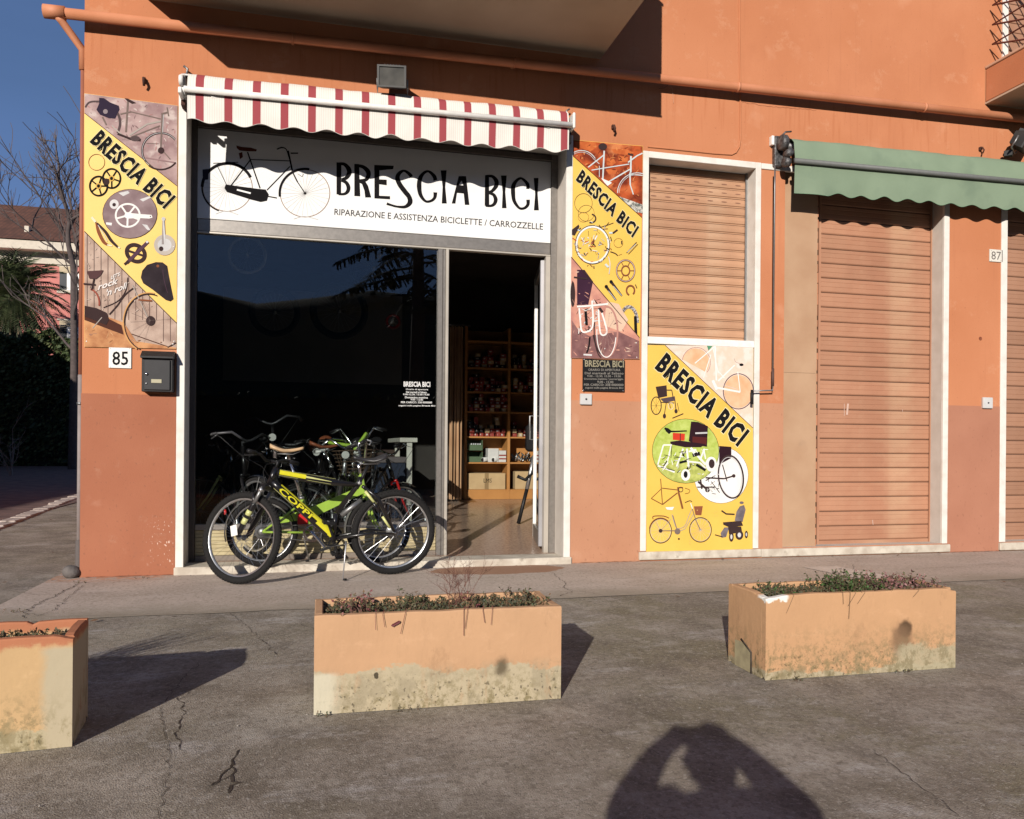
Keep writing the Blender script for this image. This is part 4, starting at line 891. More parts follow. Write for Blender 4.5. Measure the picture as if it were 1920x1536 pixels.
speckle(S, lambda x, y: 1076 < x < 1202 and y > 266 + (x - 1072) * .09 and y < 290 + (x - 1074) * .88, 1075, 264, 1203, 405, 150, [mat('rock_bright', (.66, .24, .08)), mat('rock_deep', (.16, .03, .015)), mat('rock_mid', (.38, .09, .03))], 1, 5, .8, 3.0)
for c_, r_, a0, a1 in ((zd(330, 580), 30, 200, 330), (zd(1480, 1120), 37, 180, 300)):
    S.ring(c_, r_, 1.4, PALEW, r_ * 1.02, a0=a0, a1=a1, n=24); S.ring(c_, r_ - 3, .7, PALEW, (r_ - 3) * 1.02, a0=a0, a1=a1, n=24)
for a, b, wd_ in (((800, 250), (770, 850), 2.8), ((790, 340), (470, 590), 2.2), ((540, 650), (800, 605), 1.8), ((800, 605), (1310, 525), 1.8), ((1330, 630), (890, 890), 2.4), ((1350, 360), (1345, 700), 3.2), ((1330, 700), (1335, 950), 2.6), ((1335, 950), (1400, 1150), 2), ((700, 560), (700, 790), 1.2), ((1290, 490), (1480, 350), 2.6), ((1480, 350), (1590, 300), 2.4), ((600, 430), (700, 520), 1.2), ((1350, 740), (1590, 760), 1.1)):
    S.stroke(d5(a, b), wd_, PALEW)
S.poly(d5((735, 810), (900, 880), (960, 910), (870, 975), (800, 900)), WHT); S.disc(zd(770, 165), 8, DBR, 6.5); S.stroke(d5((1290, 310), (1400, 345)), 3, DBR)
S.poly(d5((1110, 1190), (1590, 1360), (1590, 1535), (1440, 1510)), mat('print_pale_ground', (.66, .62, .55), (.12, .13, .12), .6, 40, lo=.4, hi=.6))
S.stroke([(1074, 292), (1203.6, 408)], 1.0, LINE)
S.text('BRESCIA BICI', (1080.5, 337.5), (1186, 444.5), (11.5, -18.3), HALO, .075); S.text('BRESCIA BICI', (1080.5, 337.5), (1186, 444.5), (11.5, -18.3), INK, .048)
S.ring(zc(290, 265), 16.5, .7, DBR, 18); S.ring(zc(335, 425), 15, .5, DBR, 15); S.ring(zc(290, 490), 10, .5, RUSTP, 9); S.ring(zc(410, 510), 9, 2.6, DBR, 8, a0=-80, a1=110, n=16)
S.ring(zc(435, 930), 32.2, 1.6, LINE, 36); S.ring(zc(435, 930), 30, 3.2, WHT, 33.6)
random.seed(5)
cols = [DBR, GREYW, RUSTP, WHT, FRL, INK, mat('print_red_dot', (.55, .08, .04)), PALEW]
for i in range(90):
    a = random.uniform(0, 2 * pi); r_ = random.uniform(0, 34) if i % 3 else random.uniform(33, 44); x, y = zc(435, 930); x += r_ * .86 * cos(a); y += r_ * sin(a)
    if not (1074 < x < 1178): continue
    if y > 468 + (x - 1070) * .97: continue
    an = random.uniform(0, pi); l = random.uniform(1, 5); S.stroke([(x - l * cos(an), y - l * sin(an)), (x + l * cos(an), y + l * sin(an))], random.uniform(.5, 2.2), random.choice(cols))
S.poly(c5((105, 690), (215, 605), (225, 640), (150, 780), (105, 770)), DBR)
for pts, wd_, m_ in ((((560, 650), (660, 620), (770, 580)), 1, DBR), (((700, 570), (640, 640)), .9, DBR), (((760, 745), (835, 690)), 3, DBR), (((700, 740), (755, 740)), 3.4, PALEW), (((720, 1040), (800, 1070), (840, 1105)), 1.6, DBR), (((850, 1100), (905, 1080)), .6, RUSTP), (((980, 1060), (1140, 890)), 1.5, DBR), (((1010, 1080), (1160, 920)), 1, DBR), (((990, 1050), (1130, 920)), .8, WHT), (((900, 870), (905, 920)), 2.4, DBR), (((690, 1120), (715, 1240), (700, 1400)), 1.6, GREYW), (((640, 1240), (690, 1290)), 4, PALEW)):
    S.curve(c5(*pts), wd_, m_)
S.ring(zc(850, 900), 8.5, .5, RUSTP, 8.5)
c_ = zc(965, 1345); S.ring(c_, 17, 3.0, RUSTP, 20); S.ring(c_, 17, .8, GREYW, 20); S.ring(c_, 7.5, 2.4, RUSTP, 9); S.spokes(c_, 16, 6, 1.3, RUSTP, 19, 7)
for a, b in (((430, 285), (520, 410)), ((475, 240), (575, 370))):
    S.stroke(b5(a, b), [5, 3], DBR); S.disc(zb_(*a), 3.2, INK); S.stroke(b5((a[0] + 20, a[1] + 40), b), 1, GREYW)
c_ = zb_(655, 320); S.ring(c_, 7.5, 3, RUSTP, 9, a0=-250, a1=50, n=20); S.stroke(b5((700, 265), (715, 300)), 1.5, DBR)
S.ring(zb_(640, 620), 16, 6, mat('print_knobby_grey', (.48, .45, .44), (.12, .1, .1), .6, 60, lo=.45, hi=.55), 30, a0=200, a1=360, n=20); S.stroke(b5((700, 560), (705, 730)), 5.5, INK)
S.poly([(1071, 484), (1072.5, 482), (1199, 632), (1199, 673.5), (1070, 671.5)], WALLQ)
S.poly([(1072, 600), (1085, 620), (1105, 630), (1160, 622), (1199, 640), (1199, 673), (1071, 671)], ROOMP)
S.poly([(1082, 506), (1096, 506), (1112, 528), (1103, 572), (1082, 572)], mat('print_doorway', (.05, .02, .04))); S.disc((1074, 552), 4.5, DBR, 24)
S.poly([(1138, 565), (1160, 570), (1178, 600), (1165, 622), (1132, 610)], mat('print_cream_wall', (.74, .52, .38)))
random.seed(93)
speckle(S, lambda x, y: 1073 < x < 1196 and y < 669 and y > 488 + (x - 1070) * 1.17, 1072, 486, 1198, 668, 150, [mat('room_mid', (.42, .22, .18)), mat('room_dark', (.14, .06, .06)), mat('room_light', (.66, .46, .36)), ROOMP, WALLQ], 1, 6, .6, 2.6)
speckle(S, lambda x, y: 1080 < x < 1132 and 560 < y < 628, 1080, 560, 1132, 628, 46, [WHT, GREYW, DBR, INK, PALEW], 1.5, 7, .6, 2.4)
c_ = (1138, 622); S.ring(c_, 20, 3.2, mat('print_pink_tyre', (.50, .24, .20)), 47, a0=-95, a1=100, n=30); S.ring((1137, 625), 18, 1.6, WHT, 45, a0=10, a1=190, n=24); S.ring((1132, 620), 18, 2.2, DBR, 46, a0=110, a1=200, n=18)
for pts, wd_, m_ in ((((1082, 575), (1100, 574), (1140, 570)), 3.4, WHT), (((1110, 564), (1112, 600), (1108, 618), (1092, 622), (1088, 600), (1086, 578)), 3, WHT), (((1122, 580), (1126, 625), (1138, 622), (1128, 585)), 3, WHT), (((1098, 584), (1100, 610)), 5, INK), (((1106, 632), (1104, 650), (1100, 662)), 3, INK), (((1076, 520), (1102, 523)), 3.2, DBR), (((1112, 628), (1120, 660), (1127, 671)), 2, DBR), (((1124, 578), (1130, 586)), 5, DBR), (((1094, 665), (1110, 666)), 3, GREYW)):
    S.curve([p for p in pts], wd_, m_)
for k in range(10): a = 2 * pi * k / 10; S.stroke([(1138, 622), (1138 + 16 * cos(a), 622 + 38 * sin(a))], .3, mat('print_spoke_pink', (.55, .36, .32)))
S.disc((1134, 654), .9, WHT); S.disc((1197 - 3, 670), .9, WHT); S.disc((1193, 643), .9, WHT)
S.stroke([(1071, 482), (1199, 633)], 1.2, LINE)
S.build('poster_print', PO2)

# lower right poster under the window
PO3 = thing('wall_poster', 'yellow poster under the short window shutter showing wheelchairs and a basket bicycle', 'poster', (0, 0, 0), group='advertising posters on the facade')
quad_panel('poster_panel', [(1211.8, 647), (1412.6, 650), (1411, 1031), (1211.8, 1035)], D - .004, .02, YEL2, PO3)
bk_ = MB(); bk_.box((3.034, D + .02, .095), (4.152, D + .2, 2.05), REVEAL); bk_.build('backing_panel', BLD)
S = Print(D - .0048)
def ze(x, y): return (1190 + x / 3.571, 630 + y / 3.572)
def zf(x, y): return (1200 + x / 5.691, 780 + y / 5.689)
def zg(x, y): return (1200 + x / 8.727, 640 + y / 8.727)
e5 = lambda *a: [ze(*p) for p in a]; f5 = lambda *a: [zf(*p) for p in a]; g5 = lambda *a: [zg(*p) for p in a]
PALE3 = mat('print_pale_photo', (.80, .66, .56), (.74, .50, .36), .6, 6, grime=((.84, .74, .68), 6, .5))
S.poly([(1247, 647.2), (1412.2, 650), (1411.6, 802.5)], PALE3)
for c_, r_, m_ in ((zg(910, 350), 26, mat('print_orange_soft', (.72, .40, .22), (.78, .52, .33), .6, 9)),): S.disc((c_[0] + 2, c_[1] - 1), 22, m_, 26) if 0 else S.poly([(c_[0] + 26 * cos(a), c_[1] + 27 * sin(a)) for a in [(-2.9 + i * .33) for i in range(12)]], m_)
S.disc(zg(1610, 820), 27, MATS['print_orange_soft'], 31)
S.poly(g5((1090, 60), (1205, 62), (1120, 155)), mat('print_green_pot', (.10, .28, .16)))
S.ring(zg(920, 350), 26.5, 1.2, mat('print_tyre_soft', (.42, .26, .22)), 28.5, a0=190, a1=400, n=26); S.ring(zg(1610, 820), 28.3, 1.8, mat('print_tyre_dark', (.13, .08, .09)), 33, n=44)
for a, b, wd_ in (((1230, 80), (900, 360), 2), ((1230, 80), (1250, 640), 2.6), ((1200, 130), (1280, 520), 1.6), ((1280, 650), (1550, 390), 2.4), ((1270, 480), (1380, 600), 1.6), ((1260, 760), (1640, 830), 3.4), ((1600, 500), (1640, 830), 1.6), ((1190, 640), (1260, 790), 5), ((1160, 220), (1040, 600), 1.6)): S.stroke(g5(a, b), wd_, WHT)
S.stroke(g5((1260, 680), (1600, 790)), .7, GREYW); S.curve(g5((1540, 280), (1570, 340), (1650, 370)), 1, FRL); S.disc(zg(1660, 385), 4, INK, 2.6)
S.stroke([(1247, 647.4), (1411.6, 802.5)], 1.0, LINE)
S.text('BRESCIA BICI', (1229, 690), (1383, 836), (21, -27), HALO, .075); S.text('BRESCIA BICI', (1229, 690), (1383, 836), (21, -27), INK, .048)
# small manual wheelchair
S.poly(g5((255, 745), (435, 720), (445, 900), (300, 930)), DBR); S.poly(g5((330, 940), (570, 900), (580, 970), (400, 1010)), mat('print_seat_mauve', (.10, .07, .08)))
S.ring(zg(265, 1055), 9.5, 1.8, DBR, 16.5, n=28); S.spokes(zg(265, 1055), 9, 8, .4, DBR, 16)
for a, b, wd_ in (((440, 800), (520, 800), 2), ((520, 800), (545, 940), 1.6), ((570, 960), (590, 1130), 1.6), ((430, 1010), (400, 1190), 1.4), ((610, 1010), (640, 1150), 1), ((480, 1000), (500, 1100), 1.2), ((340, 1000), (560, 1010), 1.6), ((530, 1260), (710, 1185), 2)): S.stroke(g5(a, b), wd_, DBR)
S.disc(zg(400, 1225), 3, DBR, 4.6); S.disc(zg(590, 1145), 3, DBR, 4.2); S.ring(zg(505, 1060), 5, .8, GREYW, 6)
# lower round photo then the lime one
c_ = zf(865, 630); S.disc(c_, 51.4, LINE, 53.5); S.disc(c_, 50.8, WHT, 52.9)
S.poly(f5((845, 320), (975, 330), (975, 450), (845, 520)), mat('print_deep_purple', (.03, .012, .018)))
S.ring(zf(970, 650), 23, 3.2, DBR, 40, rot=-.12); S.ring(zf(965, 650), 20.5, 1.2, GREYW, 37, rot=-.12)
for a, b, wd_ in (((700, 660), (900, 670), 3), ((900, 670), (1000, 640), 3), ((620, 700), (720, 790), 4), ((610, 760), (800, 760), 2.4), ((760, 700), (850, 820), 1.4), ((700, 690), (780, 650), 2), ((640, 640), (660, 780), 3), ((880, 520), (930, 700), 2)): S.stroke(f5(a, b), wd_, DBR)
S.disc(zf(1000, 640), 3.4, DBR); S.disc(zf(720, 790), 4.5, DBR)
c_ = zf(487, 375); S.disc(c_, 63, LINE, 60.8); S.disc(c_, 62.2, LIME, 60)
S.poly([(c_[0] + 62 * cos(a), c_[1] + 59.8 * sin(a)) for a in [.35 + i * .2 for i in range(13)]], mat('print_grass', (.30, .34, .07), (.55, .58, .17), .6, 18))
S.poly(f5((545, 60), (620, 65), (725, 110), (715, 330), (640, 320), (520, 270)), mat('print_deep_purple', (.03, .012, .018))); S.poly(f5((560, 220), (715, 230), (705, 310), (560, 290)), mat('print_maroon', (.10, .02, .02)))
S.poly(f5((350, 180), (480, 190), (475, 265), (350, 255)), mat('print_red_pad', (.62, .05, .025))); S.stroke(f5((430, 185), (430, 265)), 1.6, DBR)
S.poly(f5((320, 275), (420, 262), (700, 300), (650, 335), (480, 335), (330, 305)), MATS['print_deep_purple']); S.curve(f5((265, 130), (320, 165), (500, 160)), [4, 3.4, 2.4], INK); S.poly(f5((262, 125), (300, 130), (345, 165), (310, 195), (275, 165)), INK); S.stroke(f5((590, 185), (720, 180)), 3, GREYW)
for a, b, wd_ in (((250, 310), (190, 520), 2.6), ((330, 320), (290, 500), 2.2), ((250, 310), (340, 310), 2.6), ((190, 530), (370, 600), 3), ((460, 350), (390, 540), 3), ((500, 350), (520, 540), 3.4), ((540, 340), (700, 520), 4), ((690, 350), (640, 470), 3.2), ((460, 480), (640, 500), 3), ((640, 500), (700, 560), 3), ((300, 500), (240, 560), 3), ((520, 380), (600, 360), 3), ((680, 350), (700, 460), 2.4)): S.stroke(f5(a, b), wd_, WHT)
for a, b, wd_ in (((340, 320), (330, 450), 1.2), ((420, 500), (500, 480), 4.4), ((560, 420), (640, 400), 7), ((360, 450), (430, 440), 1.4), ((220, 545), (370, 585), 1.6), ((600, 520), (700, 580), 5), ((450, 380), (470, 440), 3), ((520, 540), (470, 620), 3), ((290, 480), (250, 540), 2)): S.stroke(f5(a, b), wd_, INK)
random.seed(94); speckle(S, lambda x, y: 1236 < x < 1328 and 842 < y < 892, 1236, 842, 1328, 892, 54, [WHT, WHT, GREYW, INK, DBR], 1.5, 6, .6, 2.2); speckle(S, lambda x, y: 1322 < x < 1350 and 888 < y < 930, 1322, 888, 1350, 930, 22, [DBR, GREYW, INK], 1.5, 6, .6, 1.8)
S.disc(zf(760, 515), 10.5, WHT, 14); S.disc(zf(765, 510), 5.5, DBR, 8.5); S.disc(zf(487, 630), 8.6, WHT, 11); S.disc(zf(487, 625), 3.8, INK, 6.4)
# bare frame
FRD = mat('print_bronze', (.24, .09, .035))
for pts, wd_ in (((( 220, 670), (240, 945)), 1.6), (((235, 770), (405, 790)), 1.5), (((400, 820), (240, 945)), 2), (((120, 880), (230, 775)), 1.2), (((120, 880), (240, 945)), 1.5), (((405, 760), (415, 830)), 3.4), (((415, 830), (455, 990)), 3.6), (((405, 765), (460, 765)), 2)): S.stroke(f5(*pts), wd_, FRD)
S.ring(zf(435, 785), 4, 1.2, DBR, 4.5); S.curve(f5((480, 770), (530, 790), (520, 820), (480, 830)), 1, FRD)
# city bicycle with basket
r_, f_ = zf(220, 1225), zf(645, 1215)
S.ring(r_, 20.5, 1.5, DBR, 23); S.ring(f_, 20.5, 1.5, DBR, 23); S.ring(r_, 18.8, .5, GREYW, 21.3); S.ring(f_, 18.8, .5, GREYW, 21.3); S.spokes(r_, 18.5, 16, .25, GREYW, 21); S.spokes(f_, 18.5, 16, .25, GREYW, 21)
S.ring(r_, 21.4, 1.6, RUSTP, 24, a0=190, a1=320, n=16); S.curve(f5((140, 1100), (145, 1070), (250, 1068), (310, 1090)), 1.6, RUSTP)
for pts, wd_, m_ in ((((340, 1050), (380, 1180), (420, 1200), (480, 1170), (520, 1070), (550, 1000)), 1.2, FRL), (((350, 1060), (400, 1230)), 1.6, FRB), (((400, 1230), (470, 1210), (500, 1170), (570, 1050)), 1.2, FRL), (((220, 1225), (400, 1225)), 1.6, FRB), (((220, 1225), (330, 1100)), .9, FRL), (((555, 980), (600, 1120), (645, 1215)), 1.5, FRB), (((540, 930), (560, 990)), 1.6, WHT), (((480, 925), (530, 905), (555, 915)), 1.3, DBR), (((170, 1130), (220, 1225)), .9, FRL)): S.curve(f5(*pts), wd_, m_)
S.disc(zf(400, 1232), 5.5, FRB, 5.5); S.disc(zf(220, 1225), 3.6, DBR); S.disc(zf(415, 1312), 1.8, DBR); S.poly(f5((270, 975), (365, 970), (345, 1005), (290, 1000)), WHT); S.poly(f5((575, 965), (670, 962), (655, 1058), (592, 1056)), mat('print_basket_brown', (.27, .09, .045)))
# power chair
PG = mat('print_grey_chair', (.13, .11, .125), (.2, .17, .18), .6, 20)
S.poly(f5((1065, 965), (1110, 950), (1128, 1000), (1095, 1130), (1010, 1120), (1030, 1020)), PG); S.disc(zf(1085, 925), 4, PG, 2.4); S.poly(f5((885, 1135), (1080, 1120), (1100, 1170), (960, 1190), (890, 1160)), DBR)
S.poly(f5((860, 1250), (900, 1190), (950, 1190), (920, 1290), (870, 1300)), PG); S.stroke(f5((870, 1010), (920, 1045), (1010, 1050)), 2.6, DBR); S.stroke(f5((800, 1268), (880, 1290)), 1.8, DBR)
for c_, a, b in (((975, 1290), 4.4, 9), ((1060, 1270), 7.4, 9), ((1135, 1265), 3, 7)): S.disc(zf(*c_), a, DBR, b); S.disc(zf(*c_), a * .45, GREYW, b * .5)
S.poly(f5((940, 1185), (1080, 1180), (1090, 1240), (950, 1260)), DBR)
for i in range(40):
    x = random.uniform(1290, 1345); y = random.uniform(955, 1020); S.disc((x, y), .9, mat('print_faint_dot', (.80, .55, .17)), n=6)
S.build('poster_print', PO3)

# ================================================================ plates, letterbox, notices, switches
def plate(name, label, cat, px0, px1, txt, bl, br, up, m_bg, m_ink, th=.012, off=.0, group=None):
    T = thing(name, label, cat, (0, 0, 0), group=group); a, b = at(*px0, D - th), at(*px1, D - th)
    q_ = MB(); q_.cbox((a.x, D - th, b.z), (b.x, D - .0005, a.z), m_bg, .002); q_.build('plate', T)
    S = Print(D - th - .0008); S.text(txt, bl, br, up, m_ink, off)
    for p in ((px0[0] + 3, px0[1] + 3), (px1[0] - 3, px0[1] + 3), (px1[0] - 3, px1[1] - 3), (px0[0] + 3, px1[1] - 3)): S.disc(p, .7, mat('plate_screw', (.35, .3, .28)))
    S.build('digits', T); return T
plate('number_plate', 'white house number plate reading 85, left of the black letterbox', 'number plate', (204, 651), (246, 691), '85', (211, 684.5), (240, 684.5), (0, -25), mat('plate_white', (.86, .84, .80)), INK, off=.012, group='house number plates')
plate('number_plate', 'small white plate reading 87, high on the pillar between two shutters', 'number plate', (1856, 467), (1880, 492), '87', (1859, 486.5), (1877, 488), (0, -15.5), mat('plate_ivory', (.74, .70, .62)), mat('faded_ink', (.16, .14, .13)), group='house number plates')
LB = thing('letterbox', 'black metal letterbox with name tag below the left poster', 'letterbox', (0, 0, 0))
LM = mat('letterbox_metal', (.020, .019, .021), (.014, .014, .015), .5, 30, spec=.3)
a, b = at(265, 659, D - .11), at(323, 738, D - .11)
q_ = MB(); q_.cbox((a.x, D - .095, b.z + .012), (b.x, D - .0005, a.z - .035), LM, .004); q_.build('box', LB)
q_ = MB(); q_.prism([(D - .125, a.z - .036), (D - .125, a.z - .05), (D - .0005, a.z - .05), (D - .0005, a.z + .012), (D - .05, a.z + .012)], a.x - .006, b.x + .006, LM, 'x'); q_.build('lid', LB)
q_ = MB(); q_.cbox((a.x + .018, D - .108, b.z + .026), (b.x - .018, D - .0952, a.z - .062), mat('letterbox_door', (.030, .029, .032), None, .5, 20, spec=.3), .004)
DR = q_.build('door', LB)
q_ = MB(); p = at(274.5, 701, D - .115); q_.lathe([(0, -.006), (.009, -.006), (.011, 0), (0, 0)], CHROME, 12, Matrix.Translation(p), axis='y'); q_.lathe([(0, -.004), (.005, -.004), (.006, 0), (0, 0)], SILVER, 10, Matrix.Translation(at(274, 719, D - .113)), axis='y'); q_.build('lock', DR)
q_ = MB(); p = at(283.5, 711, D - .112); p2 = at(303, 718.5, D - .112); q_.cbox((p.x, D - .113, p2.z), (p2.x, D - .1085, p.z), mat('brass_tag', (.48, .44, .30)), .001)
ti = MB(); uv, fs = text_norm('BICI', 0); ti.add([(p.x + .012 + u * (p2.x - p.x - .024), D - .1135, p2.z + .008 + v * (p.z - p2.z - .016)) for u, v in uv], fs, mat('tag_ink', (.22, .19, .12)))
NT = q_.build('name_tag', LB)
NB = thing('opening_hours_board', 'black notice board with pale opening hours lettering below the middle poster', 'notice board', (0, 0, 0))
NY = D - .022; a, b = at(1093, 673, NY), at(1171.5, 735, NY)
q_ = MB(); q_.cbox((a.x, NY, b.z), (b.x, D - .009, a.z), mat('board_black', (.014, .013, .013), None, .35, 30), .003); q_.cbox((a.x + .01, D - .0089, b.z + .01), (b.x - .01, D - .0005, a.z - .01), BLACK, .001); q_.build('board', NB)
S = Print(NY - .0008); GT = mat('khaki_lettering', (.34, .30, .20)); GT2 = mat('dim_lettering', (.27, .25, .22))
S.text('BRESCIA BICI', (1097, 687.5), (1169.5, 689), (0, -12), GT, .02)
for s_, x0, x1, y in (('ORARIO DI APERTURA', 1103, 1163, 695.5), ('Dal martedi al Sabato', 1096.5, 1169, 701.8), ('9.00 - 12.30, 15.00 - 19.00', 1101, 1164, 707.6), ('Domenica mattina / pomeriggio', 1095.5, 1168.5, 713), ('9.00 - 12.00', 1120, 1150, 718.2), ('PER CARICO: 338 0000000', 1095, 1169, 723.5), ('seguici sulla pagina Brescia Bici', 1097, 1168.5, 729.6)):
    S.text(s_, (x0, y), (x1, y + .5), (0, -4.2), GT2, .015)
S.build('lettering', NB)
q_ = MB()
for p in ((1095.5, 674.5), (1168.5, 675.5), (1094, 732.5), (1168.5, 733)): q_.lathe([(0, -.004), (.006, -.004), (.007, 0), (0, 0)], CHROME, 8, Matrix.Translation(at(*p, NY)), axis='y')
tag(q_.build('screws', NB), kind='stuff')
for px0, px1, lab in (((1088.5, 738), (1110, 759), 'pale square doorbell switch box below the black notice board'), ((1844.5, 745), (1862, 766), 'pale square doorbell switch box on the pillar below number 87')):
    T = thing('switch_box', lab, 'switch box', (0, 0, 0), group='switch boxes on the pillars'); a, b = at(*px0, D - .03), at(*px1, D - .03)
    q_ = MB(); q_.cbox((a.x, D - .03, b.z), (b.x, D - .0005, a.z), mat('switch_grey', (.62, .61, .60), None, .5), .004); q_.build('box', T)
    q_ = MB(); cx, cz = (a.x + b.x) / 2, (a.z + b.z) / 2; q_.lathe([(0, -.006), (.008, -.006), (.01, 0), (0, 0)], mat('button_dark', (.08, .07, .08)), 10, Matrix.Translation((cx, D - .0305, cz)), axis='y'); q_.build('button', T)
# lettering on the window glass
WL = thing('window_lettering', 'white opening hours lettering stuck on the shop window glass', 'lettering', (0, 0, 0))
S = Print(YF + .0105); WI = mat('white_vinyl', (.78, .77, .75))
S.text('BRESCIA BICI', (757, 724.7), (806.5, 725.5), (0, -9), WI, .03)
for s_, x0, x1, y in (('Orario di apertura', 761, 802.5, 732), ('Dal martedi al Sabato', 761.5, 800, 737), ('9.00-12.30, 15.00-19.00', 756, 805, 741.5), ('Domenica mattina', 759.5, 802, 746.8), ('9.00 - 12.00', 770, 793, 750.8), ('PER CARICO: 338 0000000', 752, 810, 756), ('seguici sulla pagina Brescia Bici', 747.5, 816, 762.5)):
    S.text(s_, (x0, y), (x1, y + .6), (0, -3.4), WI, .02)
S.build('letters', WL)
# ================================================================ planters
def planter_mat(name, c1, c2, zline, seed, moss=.5, whiteleft=None, red=False):
    m = mat(name, c1, tuple(v * .9 for v in c1), .92, 4, .10, 28, spec=.15, lo=.3, hi=.7)
    def low(t, tc):
        z = axis_(t, tc, 2); n = noise_(t, tc, 3.4, 8, (1, 1, 1.2), .6)
        k = math_(t, 'ADD', z, math_(t, 'MULTIPLY', math_(t, 'SUBTRACT', n, .5), .20)); k = math_(t, 'ADD', k, math_(t, 'MULTIPLY', math_(t, 'SUBTRACT', noise_(t, tc, 38, 4, (1, 1, 1.6), .6), .5), .05)); return sstep(t, k, zline + .006, zline - .006)
    def wornup(t, tc): return math_(t, 'MULTIPLY', sstep(t, noise_(t, tc, 5 + seed, 9, (1, 1, 1.6), .7), .54, .68), .5)
    def mossy(t, tc):
        z = axis_(t, tc, 2); n = noise_(t, tc, 26, 8, (1, 1, 1), .75)
        return math_(t, 'MULTIPLY', math_(t, 'MULTIPLY', sstep(t, n, .46, .6), sstep(t, z, .16 + .1 * moss, .0)), .85)
    overlay(m, tuple(min(1, v * 1.08 + .02) for v in c1), wornup)
    overlay(m, c2, low); overlay(m, (.21, .17, .085), mossy)
    overlay(m, tuple(v * .72 for v in c2), lambda t, tc: math_(t, 'MULTIPLY', math_(t, 'MULTIPLY', sstep(t, noise_(t, tc, 9, 10, (1, 1, .7), .75), .47, .58), sstep(t, axis_(t, tc, 2), zline + .03, zline - .05)), .7))
    overlay(m, tuple(v * .8 for v in c1), lambda t, tc: math_(t, 'MULTIPLY', sstep(t, noise_(t, tc, 12, 10, (1.6, 1, .4), .75), .54, .64), .35))
    overlay(m, (.05, .04, .025), lambda t, tc: math_(t, 'MULTIPLY', math_(t, 'MULTIPLY', sstep(t, noise_(t, tc, 55, 5), .58, .66), sstep(t, axis_(t, tc, 2), .2, .04)), .7))
    overlay(m, (.34, .20, .11), lambda t, tc: math_(t, 'MULTIPLY', sstep(t, noise_(t, tc, 3.3, 9, (1, 1, .45), .8), .60, .68), .35))
    if red: overlay(m, (.44, .15, .08), lambda t, tc: math_(t, 'MULTIPLY', sstep(t, math_(t, 'ADD', axis_(t, tc, 2), math_(t, 'MULTIPLY', noise_(t, tc, 7, 9, (1, 1, 1), .75), .12)), .405, .43), .85))
    return m
def dot(cx, cz, r, soft=.03):
    def f(t, tc):
        x = axis_(t, tc, 0); z = axis_(t, tc, 2); n = noise_(t, tc, 22, 5)
        dx = math_(t, 'SUBTRACT', x, cx); dz = math_(t, 'SUBTRACT', z, cz)
        d = math_(t, 'SQRT', math_(t, 'ADD', math_(t, 'MULTIPLY', dx, dx), math_(t, 'MULTIPLY', math_(t, 'MULTIPLY', dz, dz), .5)))
        d = math_(t, 'ADD', d, math_(t, 'MULTIPLY', math_(t, 'SUBTRACT', n, .5), .04)); return math_(t, 'MULTIPLY', sstep(t, d, r + soft, r), .85)
    return f
PM2 = planter_mat('planter_paint_apricot', (.56, .335, .19), (.46, .385, .26), .165, 1)
overlay(PM2, (.10, .075, .045), dot(.76, .15, .012, .03)); overlay(PM2, (.02, .015, .01), dot(.245, .145, .006, .004))
overlay(PM2, (.60, .55, .42), lambda t, tc: math_(t, 'MULTIPLY', math_(t, 'MULTIPLY', sstep(t, axis_(t, tc, 0), .12, .05), sstep(t, axis_(t, tc, 2), .17, .15)), .8))
PM3 = planter_mat('planter_paint_peach', (.56, .325, .175), (.44, .37, .25), .03, 3, 1.4)
overlay(PM3, (.80, .77, .71), lambda t, tc: math_(t, 'MULTIPLY', sstep(t, math_(t, 'ADD', axis_(t, tc, 0), math_(t, 'MULTIPLY', noise_(t, tc, 20, 5), .06)), .15, .13), math_(t, 'MULTIPLY', sstep(t, axis_(t, tc, 1), .08, .05), sstep(t, math_(t, 'ADD', axis_(t, tc, 2), math_(t, 'MULTIPLY', noise_(t, tc, 24, 5), .06)), .392, .400))))
overlay(PM3, (.012, .009, .007), dot(.75, .205, .022, .022)); overlay(PM3, (.20, .12, .07), dot(.73, .15, .03, .05))
overlay(PM3, (.40, .35, .235), lambda t, tc: math_(t, 'MULTIPLY', math_(t, 'MULTIPLY', sstep(t, axis_(t, tc, 0), .66, .74), sstep(t, math_(t, 'ADD', axis_(t, tc, 2), math_(t, 'MULTIPLY', noise_(t, tc, 7, 9, (1, 1, 1.4), .75), .22)), .25, .21)), .85))
overlay(PM3, (.22, .18, .10), lambda t, tc: math_(t, 'MULTIPLY', math_(t, 'MULTIPLY', sstep(t, noise_(t, tc, 17, 10, (1, 1, .8), .8), .47, .56), sstep(t, math_(t, 'ADD', axis_(t, tc, 2), math_(t, 'MULTIPLY', axis_(t, tc, 0), -.10)), .13, -.02)), .75))
PM1 = planter_mat('planter_paint_worn_yellow', (.58, .385, .20), (.46, .39, .25), .05, 5, 1.2, red=True)
overlay(PM1, (.47, .395, .27), lambda t, tc: math_(t, 'MULTIPLY', sstep(t, math_(t, 'ADD', axis_(t, tc, 0), math_(t, 'MULTIPLY', noise_(t, tc, 9, 9, (1, 1, 1), .75), .07)), -.075, -.035), sstep(t, math_(t, 'ADD', axis_(t, tc, 2), math_(t, 'MULTIPLY', noise_(t, tc, 9, 5), .04)), .385, .36)))
overlay(PM1, (.27, .22, .12), lambda t, tc: math_(t, 'MULTIPLY', math_(t, 'MULTIPLY', sstep(t, noise_(t, tc, 14, 10, (1, 1, .8), .75), .48, .58), sstep(t, axis_(t, tc, 2), .24, .02)), .7))
overlay(PM1, (.40, .20, .11), lambda t, tc: math_(t, 'MULTIPLY', sstep(t, noise_(t, tc, 5, 10, (1.5, 1, .8), .75), .57, .66), .55))
